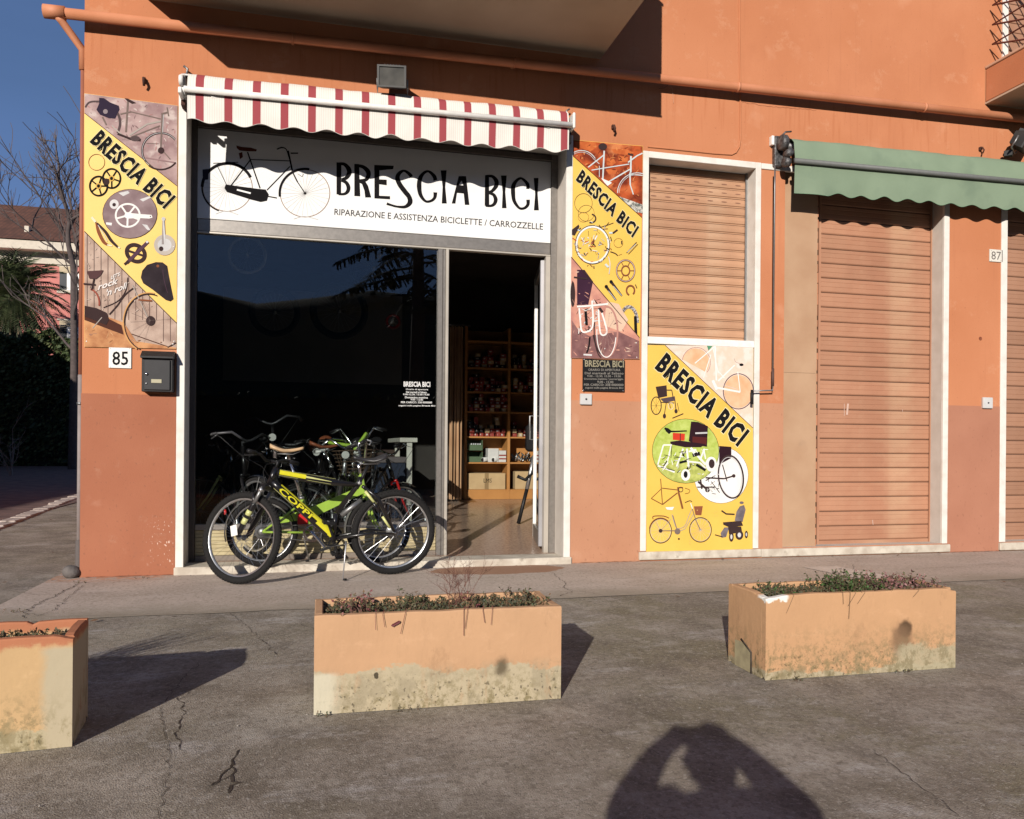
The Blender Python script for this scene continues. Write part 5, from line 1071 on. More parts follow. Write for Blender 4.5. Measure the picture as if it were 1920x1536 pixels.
SOIL = mat('planter_soil', (.06, .045, .03), (.035, .027, .02), 1, 20, .6, 60)
def planter(label, p, ang, Lx, Ly, h, m, chips, notch=False, lipm=None):
    """open box of asbestos-cement kind; origin at the front left (or right) foot corner; chips: list of broken rim places"""
    T = thing('planter', label, 'planter', (p[0], p[1], .002), (0, 0, ang), 'rendered planters on the forecourt'); t = .034
    x0, x1 = (0, Lx) if Lx > 0 else (Lx, 0)
    mb = MB()
    def wallpiece(a, b, n, side):
        # thin wall from a to b along its length with an uneven rim
        a = Vector(a); b = Vector(b); d = (b - a); d.z = 0; L_ = d.length; d.normalize(); q_ = Vector((-d.y, d.x, 0)) * t
        vs = []; 
        for i in range(n + 1):
            s_ = i / n; c_ = a + d * (L_ * s_); hz = h + .004 * noise.noise(Vector((c_.x * 9 + p[0] * 5, c_.y * 9, 3.1)))
            for (cx, cr, cd) in chips:
                e = abs((c_ - Vector((cx[0], cx[1], 0))).length); 
                if e < cr: hz -= cd * (1 - e / cr) * (.8 + .4 * noise.noise(Vector((c_.x * 60, c_.y * 60, 0))))
            bw = .006 * noise.noise(Vector((c_.x * 3, c_.y * 3, p[0])))
            o_ = q_.normalized() * bw
            vs += [c_ + o_ * .3 + Vector((0, 0, 0)), c_ + o_ + Vector((0, 0, hz * .55)), c_ + Vector((0, 0, hz - .006)), c_ + q_ * .12 + Vector((0, 0, hz)), c_ + q_ * .88 + Vector((0, 0, hz + .001)), c_ + q_ + Vector((0, 0, hz - .006)), c_ + q_ + Vector((0, 0, .02))]
        k = 7
        fs = [(i * k + j, (i + 1) * k + j, (i + 1) * k + j + 1, i * k + j + 1) for i in range(n) for j in range(k - 1)]
        fs += [tuple(range(k)), tuple(n * k + j for j in range(k))[::-1]]
        mb.add(vs, fs, m)
    wallpiece((x0, 0, 0), (x1, 0, 0), 50, 'f'); wallpiece((x1, Ly, 0), (x0, Ly, 0), 50, 'b')
    wallpiece((x1 - .0, .0345, 0), (x1 - .0, Ly - .0345, 0), 20, 'r'); wallpiece((x0, Ly - .0345, 0), (x0, .0345, 0), 20, 'l')
    mb.build('box', T)
    so_ = MB(); nx, ny = 30, 8; zs = h - .045
    so_.add([(x0 + .03 + (x1 - x0 - .06) * i / nx, .03 + (Ly - .06) * j / ny, zs + .012 * noise.noise(Vector((i * .5, j * .5, p[0])))) for j in range(ny + 1) for i in range(nx + 1)],
            [(j * (nx + 1) + i, j * (nx + 1) + i + 1, (j + 1) * (nx + 1) + i + 1, (j + 1) * (nx + 1) + i) for j in range(ny) for i in range(nx)], SOIL, True); so_.build('soil', T, fix=False)
    if notch:
        nm = MB(); nm.add([(x0 - .0025, Ly * .36, .0), (x0 - .0025, Ly * .80, .0), (x0 - .0025, Ly * .80, .125), (x0 - .0025, Ly * .62, .13), (x0 - .0025, Ly * .36, .10)], [(0, 1, 2, 3, 4)], mat('notch_fill_cement', (.40, .34, .20), (.30, .25, .15), .9, 20))
        nm.tube([(x0 - .003, Ly * .345, 0), (x0 - .003, Ly * .345, .10), (x0 - .003, Ly * .62, .142)], .005, CRK, 5); nm.build('notch', T)
    return T
g0, g1 = gr(588, 1342), gr(1048, 1311)
PL2 = planter('orange planter with pale worn lower band and tall dry twigs, before the shop door', g0, math.atan2(g1.y - g0.y, g1.x - g0.x), 1.02, .375, .392, PM2, [((.22, .375), .03, .012), ((.42, .375), .05, .008)])
h0, h1 = gr(1435, 1277), gr(1778, 1248)
PL3 = planter('peach planter with black scorch spot and chipped white corner, on the right', h0, math.atan2(h1.y - h0.y, h1.x - h0.x) - rad(2.6), 1.04, .345, .390, PM3, [((0, 0), .12, .02), ((1.03, 0), .03, .02)], True)
m0 = gr(135, 1401); 
PL1 = planter('worn yellow planter with red rim cut by the left picture edge'.replace('picture edge', 'side of the forecourt'), m0, rad(5), -1.02, .31, .392, PM1, [((0, 0), .06, .018), ((-.19, .31), .012, .02)])


# ground cover and twigs in the planters
def leafy(mb, base, h, spread, mats, n, leaf=.012, dirn=None):
    d = Vector((random.gauss(0, spread), random.gauss(0, spread), 1)).normalized() if dirn is None else dirn
    p = Vector(base); pts = [p.copy()]
    for i in range(3): d = (d + Vector((random.gauss(0, .25), random.gauss(0, .25), random.gauss(0, .15)))).normalized(); p = p + d * h / 3; pts.append(p.copy())
    mb.tube(pts, [.0016, .0013, .001, .0006], mats[0], 3, cap=False)
    for i in range(n):
        k = random.random() ** .7; j = min(2, int(k * 3)); q = pts[j].lerp(pts[j + 1], k * 3 - j)
        a = Vector((random.gauss(0, 1), random.gauss(0, 1), random.gauss(.3, .8))).normalized(); b = a.cross(Vector((random.random(), random.random(), random.random()))).normalized()
        l = leaf * random.uniform(.5, 1.3); m_ = random.choice(mats[1:])
        mb.add([q, q + a * l * .5 + b * l * .28, q + a * l, q + a * l * .5 - b * l * .28], [(0, 1, 2, 3)], m_)
LG = [mat('stem_brown', (.13, .075, .05)), mat('leaf_olive', (.095, .09, .042)), mat('leaf_green', (.062, .078, .03)), mat('leaf_dull', (.12, .11, .055)), mat('leaf_dry_brown', (.17, .10, .05)), mat('leaf_grey_green', (.10, .115, .075))]
LR = [LG[0], mat('leaf_wine', (.17, .04, .045)), mat('leaf_rosy', (.28, .12, .11)), LG[3], LG[4]]
LPK = [LG[0], mat('leaf_pinkish', (.33, .17, .17)), LR[2], LG[3]]
LGR = [LG[0], LG[2], mat('leaf_fresh', (.06, .13, .03)), LG[1]]
def fill(T, x0, x1, Ly, zs, zones, n, label, hh=.05):
    Mx = Matrix.Translation(T.location) @ T.rotation_euler.to_matrix().to_4x4(); mb = MB()
    for i in range(n):
        x = random.uniform(x0 + .045, x1 - .045); y = random.uniform(.045, Ly - .045); u = (x - x0) / (x1 - x0)
        zsz = [z for z in zones if z[0] <= u <= z[1]]; ms, k = (LG, 1.0)
        if zsz and random.random() < zsz[0][4]: ms, k = zsz[0][2], zsz[0][3]
        leafy(mb, Mx @ Vector((x, y, zs)), hh * k * random.uniform(.5, 1.25), .5, ms, random.randint(9, 16), .013 if k < 1.5 else .016)
    o_ = mb.build('planter_greenery', fix=False); tag(o_, label, 'ground cover', kind='stuff'); return o_
random.seed(21)
fill(PL2, 0, 1.02, .375, .345, [(.12, .22, LR, 1.7, .7), (.36, .45, LG, 1.6, .6), (.58, .66, LR, 1.5, .6), (.84, .97, LG, 1.6, .5)], 760, 'matted green and wine red succulents filling the middle planter')
fill(PL3, 0, 1.04, .345, .345, [(.42, .64, LGR, 2.2, .95), (.64, .95, LPK, 1.7, .8), (.1, .2, LGR, 1.3, .5)], 760, 'green and pinkish plants filling the right hand planter')
fill(PL1, -1.02, 0, .31, .33, [(.6, .9, LG, 1.1, .6)], 520, 'low mossy weeds in the left planter', .04)
wd = MB(); random.seed(83)
for (px, py, n, s_) in ((1838, 1029, 9, .05), (1860, 1028, 5, .03), (1340, 1045, 4, .025), (1390, 1044, 4, .03), (1886, 1024, 6, .035), (270, 1086, 4, .02), (150, 1095, 6, .03), (30, 1150, 6, .03), (1190, 1050, 3, .02), (600, 1345, 4, .018), (760, 1335, 4, .018), (1500, 1278, 5, .02), (1700, 1262, 4, .02)):
    c = gr(px, py)
    for i in range(n): leafy(wd, (c.x + random.gauss(0, .03), c.y + random.gauss(0, .008), .004), s_, .7, LG, 7, .010)
tag(wd.build('weeds', fix=False), 'tiny weeds growing in the joint along the wall and planters', 'weeds', kind='stuff')
# trailing shoots over the rim
tr = MB(); Mx = Matrix.Translation(PL2.location) @ PL2.rotation_euler.to_matrix().to_4x4()
for x, l in ((.24, .06), (.27, .05), (.36, .08), (.60, .10), (.615, .07), (.68, .05), (.72, .06)):
    pts = [Mx @ Vector((x, .06, .37)), Mx @ Vector((x + .005, .015, .405)), Mx @ Vector((x - .003, -.012, .39)), Mx @ Vector((x - .01 + random.uniform(-.03, .02), -.014, .39 - l))]
    tr.tube(pts, .0011, LR[1], 4)
for k in range(5): q = Mx @ Vector((.30 + k * .006, -.012, .345 + .003 * k)); tr.add([q, q + Vector((.008, -.004, .008)), q + Vector((.014, 0, 0)), q + Vector((.007, -.003, -.007))], [(0, 1, 2, 3)], LR[1])
Mx3 = Matrix.Translation(PL3.location) @ PL3.rotation_euler.to_matrix().to_4x4()
for x, l in ((.14, .08), (.40, .05), (.44, .12), (.47, .06), (.52, .05), (.82, .03)):
    pts = [Mx3 @ Vector((x, .06, .37)), Mx3 @ Vector((x + .005, .015, .405)), Mx3 @ Vector((x - .003, -.012, .39)), Mx3 @ Vector((x - .02 + random.uniform(-.04, .02), -.014, .39 - l))]
    tr.tube(pts, .0009, LG[4], 4)
tag(tr.build('trailing_shoots', fix=False), 'thin red and brown shoots hanging over the planter rims', 'shoots', kind='stuff')
def twiggy(name, label, base, h, nst, spread, r, m_, seed, dep=3, bias=(0, 0)):
    random.seed(seed); T = thing(name, label, 'plant', base); mb = MB()
    def grow(p, d, l, r_, k):
        pts = [p.copy()]; q = p.copy(); dd = d.copy()
        for i in range(4): dd = (dd + Vector((random.gauss(0, .16), random.gauss(0, .16), random.gauss(.03, .08)))).normalized(); q = q + dd * l / 4; pts.append(q.copy())
        mb.tube(pts, [r_ * (1 - .6 * i / 4) for i in range(5)], m_, 4 if k < dep else 3, cap=False)
        if k > 0:
            for i in range(random.randint(3, 5)):
                j = random.randint(1, 4); nd = (dd + Vector((random.gauss(0, .55), random.gauss(0, .55), random.gauss(0, .3)))).normalized(); grow(pts[j].copy(), nd, l * random.uniform(.4, .65), r_ * .6, k - 1)
    for s_ in range(nst):
        b = Vector((random.gauss(0, .03), random.gauss(0, .02), 0)); d = Vector((random.gauss(bias[0], spread), random.gauss(bias[1], spread), 1)).normalized(); grow(b, d, h * random.uniform(.5, .75), r, dep)
    mb.build('stems', T, fix=False); return T
TWG = mat('dry_twig', (.20, .085, .06), (.13, .055, .04), .9, 30)
p = Mx @ Vector((.60, .22, .35))
twiggy('dry_shrub', 'leafless reddish dry shrub standing up from the middle planter', p, .25, 8, .30, .0016, TWG, 5)
# ---- the shrub in the left planter lies outside the view; its feathery shade falls on the concrete
Mx1 = Matrix.Translation(PL1.location) @ PL1.rotation_euler.to_matrix().to_4x4()
fe = MB(); random.seed(9); T = thing('feathery_shrub', 'feathery dry shrub growing in the far end of the left planter', 'plant', Mx1 @ Vector((-.78, .2, .34)))
for i in range(70):
    a = random.uniform(-.5, .5); d = Vector((random.gauss(.25, .3), random.gauss(0, .25), 1)).normalized(); l = random.uniform(.18, .40); q = Vector((random.gauss(0, .05), random.gauss(0, .03), 0))
    fe.tube([q, q + d * l * .5, q + d * l + Vector((.05, 0, -.03))], [.003, .0025, .001], LG[4], 3, cap=False)
fe.build('stems', T, fix=False)

# ================================================================ bicycles
PAINT = {}
def gloss(name, col, rough=.28, metal=0.0):
    m = mat(name, col, tuple(c * .92 for c in col), rough, 25, metal=metal); m.node_tree.nodes['Principled BSDF'].inputs['Coat Weight'].default_value = .4; return m
BLK = gloss('gloss_black_paint', (.010, .009, .010)); YLW = gloss('yellow_decal_paint', (.74, .68, .03)); LIM = gloss('lime_green_paint', (.30, .46, .06)); PLE = gloss('pale_yellow_paint', (.62, .62, .25)); REDP = gloss('red_paint', (.55, .02, .02)); SDL = mat('saddle_black', (.03, .028, .03), None, .42); SDT = mat('saddle_tan', (.62, .42, .24), (.52, .34, .18), .5, 9); SDB = mat('saddle_brown_leather', (.33, .10, .045), (.25, .07, .03), .5, 9); SPK = mat('spoke_steel', (.45, .45, .46), None, .3, metal=1); CAB = mat('cable_black', (.012, .012, .012), None, .5)
WCACHE = {}
def wheel(parent, Mx, R, tr, rimm, tyrem, nsp=32, knob=True, sub=True, rimh=.016):
    key = (R, tr, rimm.name, tyrem.name, nsp)
    if key not in WCACHE:
        rim = MB(); rr = R - 2 * tr + .006
        rim.lathe([(rr, -.011), (rr + .004, -.013), (rr + .004, .013), (rr, .011), (rr - rimh, .007), (rr - rimh, -.007), (rr, -.011)], rimm, 56, axis='y')
        ty = MB(); prof = []
        for k in range(13): a = 2 * pi * k / 12; prof.append((R - tr + tr * cos(a), tr * .95 * sin(a)))
        ty.lathe(prof, tyrem, 64, axis='y')
        if knob:
            for k in range(78):
                for s_ in (-1, 0, 1):
                    a = 2 * pi * (k + .5 * (s_ == 0)) / 78; Mk = Matrix.Rotation(-a, 4, 'Y') @ Matrix.Translation((R - tr, 0, 0)) @ Matrix.Rotation(s_ * .62, 4, 'Z') @ Matrix.Translation((tr, 0, 0))
                    ty.box((-.004, -.0075, -.006), (.0028, .0075, .006), tyrem, Mk)
        sp = MB()
        for k in range(nsp):
            a = 2 * pi * k / nsp; s_ = 1 if k % 2 else -1; b = a + (.55 if k % 4 < 2 else -.55)
            sp.tube([(.022 * cos(b), s_ * .028, .022 * sin(b)), ((rr - rimh) * cos(a), s_ * .002, (rr - rimh) * sin(a))], .0011, SPK, 3, cap=False)
        hb = MB(); hb.lathe([(0, -.05), (.009, -.05), (.009, -.034), (.024, -.032), (.024, -.026), (.013, -.02), (.013, .02), (.024, .026), (.024, .032), (.009, .034), (.009, .05), (0, .05)], STEEL, 14, axis='y')
        WCACHE[key] = [x.mesh(n) for x, n in ((rim, 'wheel'), (ty, 'tyre'), (sp, 'spokes'), (hb, 'hub'))]
    a, b, c_, d = WCACHE[key]
    W = link('wheel', a, parent, Mx); link('tyre', b, W); tag(link('spokes', c_, W), kind='stuff'); link('hub', d, W); return W
def saddle(parent, M_, m_, L_=.27, W_=.15, th=.035, spring=False):
    mb = MB(); n = 14; k = 10; vs = []
    for i in range(n + 1):
        u = i / n; x = L_ * (.5 - u); w_ = W_ / 2 * (.16 + .84 * (1 / (1 + math.exp(-(u - .55) * 11)))) * (1 - .35 * max(0, u - .88) / .12); w_ = max(w_, .014)
        if i == 0: w_ *= .5
        z = .012 * (1 - u) - .018 * sin(pi * u) + .030 * max(0, u - .6) / .4; t_ = th * (.7 + .5 * u)
        for j in range(k): a = 2 * pi * j / k; vs.append((x, w_ * cos(a), z + (t_ * .38 * sin(a) if sin(a) > 0 else t_ * .62 * sin(a)) - .2 * t_ * abs(cos(a)) ** 3))
    mb.add(vs, [(i * k + j, i * k + (j + 1) % k, (i + 1) * k + (j + 1) % k, (i + 1) * k + j) for i in range(n) for j in range(k)] + [tuple(range(k)), tuple(n * k + j for j in range(k))], m_, True, M_)
    S_ = mb.build('saddle', parent)
    r_ = MB(); r_.tube([(.11, 0, -.02), (.05, .02, -.045), (-.08, .025, -.04)], .0035, STEEL, 5, M_); r_.tube([(.11, 0, -.02), (.05, -.02, -.045), (-.08, -.025, -.04)], .0035, STEEL, 5, M_)
    if spring:
        for s_ in (-1, 1):
            pts = [(-.095 + .013 * cos(t * .9), s_ * .045 + .013 * sin(t * .9), -.075 + t * .0016) for t in range(34)]; r_.tube(pts, .002, CHROME, 4, M_)
    r_.build('saddle_rails', S_); return S_
def crankset(parent, bb, R_, ang, side, armm, ringm, cl=.165, guard=False, pedm=None):
    mb = MB(); y = side * .045; Mx_ = Matrix.Translation(bb)
    mb.lathe([(.0, y - .003), (R_ * .28, y - .003), (R_ * .28, y + .003), (0, y + .003)], ringm, 20, Mx_, axis='y')
    mb.lathe([(R_ * .82, y - .002), (R_, y - .002), (R_, y + .002), (R_ * .82, y + .002), (R_ * .82, y - .002)], ringm, 36, Mx_, axis='y')
    if guard: mb.lathe([(R_ * .9, y + side * .006), (R_ * 1.12, y + side * .006)], ringm, 30, Mx_, axis='y')
    for k in range(5): a = 2 * pi * k / 5; mb.box((R_ * .25, y - .0022, -.007), (R_ * .85, y + .0022, .007), ringm, Mx_ @ Matrix.Rotation(-a, 4, 'Y'))
    for k in range(40): a = 2 * pi * k / 40; mb.box((R_ - .001, y - .001, -.002), (R_ + .0035, y + .001, .002), ringm, Mx_ @ Matrix.Rotation(-a, 4, 'Y'))
    CKS = mb.build('crankset', parent)
    for s_, a in ((side, ang), (-side, ang + pi)):
        e = Vector((cos(a), 0, -sin(a))) * cl; q = MB(); b0 = Vector(bb) + Vector((0, s_ * .055, 0)); b1 = b0 + e + Vector((0, s_ * .018, 0))
        q.tube([b0 - e * .05, b0 + e * .2, b1 - e * .1, b1], [.014, .0125, .010, .012], armm, 8); q.lathe([(0, -.01), (.016, -.01), (.016, .008), (0, .008)], armm, 12, Matrix.Translation(b0), axis='y'); q.build('crank_arm', CKS)
        q = MB(); c_ = b1 + Vector((0, s_ * .052, 0)); Mp = Matrix.Translation(c_) @ Matrix.Rotation(random.uniform(-.3, .3), 4, 'Y')
        q.box((-.045, -.042, -.011), (-.030, .042, .011), pedm or BLACK, Mp); q.box((.030, -.042, -.011), (.045, .042, .011), pedm or BLACK, Mp); q.box((-.0298, -.042, -.010), (.0298, -.034, .010), pedm or BLACK, Mp); q.box((-.0298, .034, -.010), (.0298, .042, .010), pedm or BLACK, Mp); q.tube([(0, -.034, 0), (0, .034, 0)], .009, STEEL, 8, Mp); q.build('pedal', CKS)
    return CKS
def chain(parent, bb, R1, rear, R2, side, m_=None):
    mb = MB(); y = side * .045; bb = Vector(bb); rear = Vector(rear); pts = []
    for k in range(11): a = pi / 2 - pi * k / 10; pts.append((bb.x + R1 * cos(a), y, bb.z + R1 * sin(a)))
    for k in range(11): a = -pi / 2 - pi * k / 10; pts.append((rear.x + R2 * cos(a), y, rear.z + R2 * sin(a)))
    mb.tube(pts, .0035, m_ or STEEL, 4, closed=True); mb.build('chain', parent)
    c_ = MB()
    for i in range(5): r_ = R2 + .022 - i * .006; c_.lathe([(0, side * (.022 + i * .004) - .001), (r_, side * (.022 + i * .004) - .001), (r_, side * (.022 + i * .004) + .001), (0, side * (.022 + i * .004) + .001)], STEEL, 22, Matrix.Translation(rear), axis='y')
    c_.build('sprockets', parent)
def fender(parent, Mx, R, a0, a1, m_, w_=.028, stays=True):
    mb = MB(); n = 26; vs = []; k = 5
    for i in range(n + 1):
        a = a0 + (a1 - a0) * i / n
        for j in range(k): u = (j / (k - 1) - .5) * 2; r_ = R + .016 - .010 * u * u; vs.append((r_ * cos(a), w_ * u, r_ * sin(a)))
    mb.add(vs, [(i * k + j, (i + 1) * k + j, (i + 1) * k + j + 1, i * k + j + 1) for i in range(n) for j in range(k - 1)], m_, True, Mx)
    if stays:
        for s_ in (-1, 1): mb.tube([(0, s_ * .045, 0), ((R + .012) * cos(a0 + .3), s_ * .03, (R + .012) * sin(a0 + .3))], .0022, STEEL, 4, Mx)
    mb.build('mudguard', parent, fix=False)
def bicycle(label, loc, heading, lean, steer, st):
    T = thing('bicycle', label, 'bicycle', loc, (lean, 0, heading), st.get('group', 'bicycles at the shop'))
    R, wb = st['R'], st['wb']; tr = st.get('tr', .02); fm = st['frame']; am = st.get('armm', STEEL)
    H0, H1 = Vector(st['head'][0]), Vector(st['head'][1])  # lower / upper head tube
    ax = (H1 - H0).normalized(); SM = Matrix.Translation(H0) @ Matrix.Rotation(steer, 4, ax) @ Matrix.Translation(-H0)
    WR = Vector((0, 0, R)); WF = Vector((wb, 0, R)); BBk = Vector(st['bb']); SC_ = Vector(st['seat'])
    wheel(T, Matrix.Translation(WR), R, tr, st.get('rim', SILVER), RUBBER, st.get('nsp', 32), st.get('knob', False))
    wheel(T, SM @ Matrix.Translation(WF), R, tr, st.get('rim', SILVER), RUBBER, st.get('nsp', 32), st.get('knob', False))
    fr = MB(); kind = st['kind']
    fr.tube([H0 - ax * .015, H1 + ax * .01], .021, fm, 12)
    fr.lathe([(0, -.036), (.023, -.036), (.023, .036), (0, .036)], fm, 14, Matrix.Translation(BBk), axis='y')
    if kind == 'mtb':
        S0 = SC_
        # deep shaped down tube and flattened top tube
        d0 = H0 + Vector((-.02, 0, .02)); fr.tube([d0, d0.lerp(BBk, .12), d0.lerp(BBk, .5), d0.lerp(BBk, .9), BBk + Vector((.0, 0, .02))], [.026, .032, .034, .032, .026], fm, 14)
        fr.tube([H1 + Vector((-.01, 0, -.03)), H1.lerp(S0, .3) + Vector((0, 0, -.035)), H1.lerp(S0, .65) + Vector((0, 0, -.03)), S0 + Vector((0, 0, -.02))], [.026, .030, .026, .019], fm, 14)
        fr.tube([S0 + Vector((-.008, 0, .05)), S0, BBk + Vector((-.02, 0, .20))], [.018, .019, .022], fm, 12); fr.tube([BBk + Vector((-.02, 0, .20)), BBk], .02, fm, 12)
        for s_ in (-1, 1):
            fr.tube([S0 + Vector((-.03, s_ * .022, -.03)), WR + Vector((.16, s_ * .05, .30)), WR + Vector((.015, s_ * .062, .02))], [.014, .017, .012], fm, 8)
            fr.tube([BBk + Vector((-.02, s_ * .03, 0)), WR + Vector((.2, s_ * .055, .01)), WR + Vector((.01, s_ * .062, 0))], [.013, .013, .009], fm, 8)
        fr.tube([S0 + Vector((-.02, 0, -.14)), BBk + Vector((-.06, 0, .18))], .021, STEEL, 8)
    elif kind == 'fold':
        a = H0 + Vector((-.01, 0, .03)); b = BBk + Vector((-.02, 0, .16))
        # broad box-section main beam
        for (p, q, h1, h2) in ((a, b, .032, .042), (b, Vector((.10, 0, BBk.z + .10)), .042, .024)):
            d = (q - p).normalized(); nn = Vector((-d.z, 0, d.x)); w_ = .021
            vs = [p + nn * h1 + Vector((0, w_, 0)), p - nn * h1 + Vector((0, w_, 0)), p - nn * h1 - Vector((0, w_, 0)), p + nn * h1 - Vector((0, w_, 0)), q + nn * h2 + Vector((0, w_, 0)), q - nn * h2 + Vector((0, w_, 0)), q - nn * h2 - Vector((0, w_, 0)), q + nn * h2 - Vector((0, w_, 0))]
            fr.add(vs, [(0, 1, 5, 4), (1, 2, 6, 5), (2, 3, 7, 6), (3, 0, 4, 7), (0, 3, 2, 1), (4, 5, 6, 7)], fm)
        fr.tube([SC_ + Vector((0, 0, 0)), BBk], .02, fm, 12)
        for s_ in (-1, 1):
            fr.tube([SC_ + Vector((.01, s_ * .022, -.04)), WR + Vector((0, s_ * .06, .0))], .009, fm, 6); fr.tube([BBk + Vector((0, s_ * .03, 0)), WR + Vector((0, s_ * .06, 0))], .010, fm, 6)
    else:
        top = st.get('low', False)
        if top:
            fr.tube([H0 + ax * .02, H0.lerp(BBk, .5) + Vector((-.02, 0, -.05)), BBk], .016, fm, 10); fr.tube([H1 - ax * .03, H1.lerp(BBk, .5) + Vector((-.03, 0, -.08)), BBk.lerp(SC_, .35)], .014, fm, 10)
        else:
            fr.tube([H0 + ax * .02, BBk], .016, fm, 10); fr.tube([H1 - ax * .03, SC_ + Vector((0, 0, -.01))], .014, fm, 10)
        fr.tube([SC_, BBk], .0155, fm, 10)
        for s_ in (-1, 1):
            fr.tube([SC_ + Vector((0, s_ * .02, -.03)), WR + Vector((0, s_ * .06, 0))], .0075, fm, 6); fr.tube([BBk + Vector((0, s_ * .03, 0)), WR + Vector((0, s_ * .06, 0))], .009, fm, 6)
    Fo = fr.build('frame', T)
    # fork
    fk = MB(); cr0 = H0 - ax * .03
    if kind == 'mtb':
        fk.cbox((-.03, -.075, -.02), (.03, .075, .025), BLK, .008, SM @ Matrix.Translation(cr0) @ Matrix.Rotation(math.atan2(-ax.x, ax.z) * -1, 4, 'Y'))
        for s_ in (-1, 1):
            up = cr0 + Vector((0, s_ * .062, 0)); lo = WF + Vector((-.012, s_ * .062, .02)); mid = up.lerp(lo, .38)
            fk.tube([up, mid], .0155, st.get('stan', STEEL), 10, SM); fk.tube([mid - (up - mid) * -.05, mid, lo.lerp(mid, .1), lo], [.023, .0235, .021, .016], BLK, 10, SM); fk.tube([WF + Vector((-.012, s_ * .055, .03)), WF + Vector((0, s_ * .055, 0))], .014, BLK, 8, SM)
        ar = cr0.lerp(WF, .33); fk.tube([ar + Vector((0, -.06, -.02)), ar + Vector((.02, -.055, .07)), ar + Vector((.03, 0, .10)), ar + Vector((.02, .055, .07)), ar + Vector((0, .06, -.02))], .013, BLK, 8, SM)
    else:
        fk.tube([H0 - ax * .02 + Vector((0, -.045, 0)), H0 - ax * .02 + Vector((0, .045, 0))], .013, st.get('forkm', fm), 8, SM)
        for s_ in (-1, 1): fk.tube([cr0 + Vector((0, s_ * .042, 0)), cr0.lerp(WF, .6) + Vector((-.015, s_ * .048, 0)), WF + Vector((0, s_ * .052, 0))], [.013, .011, .008], st.get('forkm', fm), 8, SM)
    FK = fk.build('fork', T)
    # bars
    hb = MB(); ht = H1 + ax * st.get('stem', .05); bt = st.get('bar', 'flat'); hmz = st.get('barm', STEEL); fw = st.get('reach', .07)
    hb.tube([H1, ht, ht + Vector((fw, 0, .01))], [.013, .014, .014], hmz, 10, SM); c_ = ht + Vector((fw, 0, .01)); W_ = st.get('barw', .30)
    if bt == 'flat': pts = [c_ + Vector((-.03, -W_, .03)), c_ + Vector((-.01, -.14, .03)), c_ + Vector((0, -.06, 0)), c_ + Vector((0, .06, 0)), c_ + Vector((-.01, .14, .03)), c_ + Vector((-.03, W_, .03))]
    elif bt == 'swept': pts = [c_ + Vector((-.20, -W_, .02)), c_ + Vector((-.10, -W_ * .95, .05)), c_ + Vector((.0, -W_ * .55, .07)), c_ + Vector((.01, -.04, .01)), c_, c_ + Vector((.01, .04, .01)), c_ + Vector((.0, W_ * .55, .07)), c_ + Vector((-.10, W_ * .95, .05)), c_ + Vector((-.20, W_, .02))]
    else: pts = [c_ + Vector((-.06, -W_, .16)), c_ + Vector((.0, -W_ * .6, .19)), c_ + Vector((.01, -.05, .02)), c_, c_ + Vector((.01, .05, .02)), c_ + Vector((.0, W_ * .6, .19)), c_ + Vector((-.06, W_, .16))]
    hb.tube(pts, .0115, hmz, 8, SM); HB = hb.build('handlebar', T)
    for e0, e1, s_ in ((pts[0], pts[1], -1), (pts[-1], pts[-2], 1)):
        d = (e1 - e0).normalized(); g_ = MB(); g_.tube([e0 - d * .01, e0 + d * .10], .0165, st.get('grip', BLACK), 10, SM); g_.build('grip', HB)
        l_ = MB(); q = e0 + d * .125; f_ = Vector((.045, 0, -.01)); l_.tube([q, q + f_, q + f_ - d * .1 + Vector((.01, 0, -.012))], [.009, .006, .005], st.get('lever', STEEL), 6, SM); l_.build('brake_lever', HB)
    cbm = MB(); q1 = SM @ (pts[1] + Vector((.03, 0, -.01))); q2_ = SM @ (pts[-2] + Vector((.03, 0, -.01))); h_ = H0 + Vector((-.02, .03, .03))
    cbm.tube([q1, q1 + Vector((.10, .02, -.02)), SM @ (H0 + Vector((.08, -.02, .10))), SM @ (H0 + Vector((.03, 0, -.03)))], .0025, CAB, 5); cbm.tube([q2_, q2_ + Vector((.11, -.02, .0)), H0 + Vector((.06, .03, .14)), h_], .0025, CAB, 5); cbm.build('brake_cable', HB)
    # seat post, saddle
    sz = st['saddle_z']; d = (SC_ - BBk).normalized(); spt = SC_ + d * ((sz - .05 - SC_.z) / d.z); q = MB(); q.tube([SC_ - d * .05, spt], .0135, st.get('postm', CHROME), 10); q.lathe([(.0165, -.012), (.023, -.012), (.023, .012), (.0165, .012)], STEEL, 12, Matrix.Translation(SC_)); q.build('seatpost', T)
    saddle(T, Matrix.Translation((spt.x - .01, 0, sz)) @ Matrix.Rotation(st.get('tilt', 0), 4, 'Y'), st['saddlem'], spring=st.get('spring', False), W_=st.get('sw', .15))
    crankset(T, BBk, st.get('ringR', .075), st.get('crank', 1.2), -1, am, st.get('ringm', STEEL), guard=st.get('guard', False), pedm=st.get('pedm'))
    chain(T, BBk, st.get('ringR', .075), WR, .04, -1)
    if st.get('fenders'):
        fender(T, Matrix.Translation(WR), R, rad(15), rad(195), st['fenders']); fender(T, SM @ Matrix.Translation(WF), R, rad(60), rad(185) if 0 else rad(190), st['fenders'])
    if st.get('rack'):
        q = MB(); z_ = 2 * R + .07
        for s_ in (-.05, 0, .05): q.tube([(.20, s_, z_), (-.16, s_, z_)], .005, STEEL, 5)
        for x_ in (.18, .02, -.15): q.tube([(x_, -.055, z_), (x_, .055, z_)], .005, STEEL, 5)
        for s_ in (-1, 1): q.tube([(-.05, s_ * .055, z_), (0, s_ * .065, R)], .005, STEEL, 5)
        q.build('rack', T)
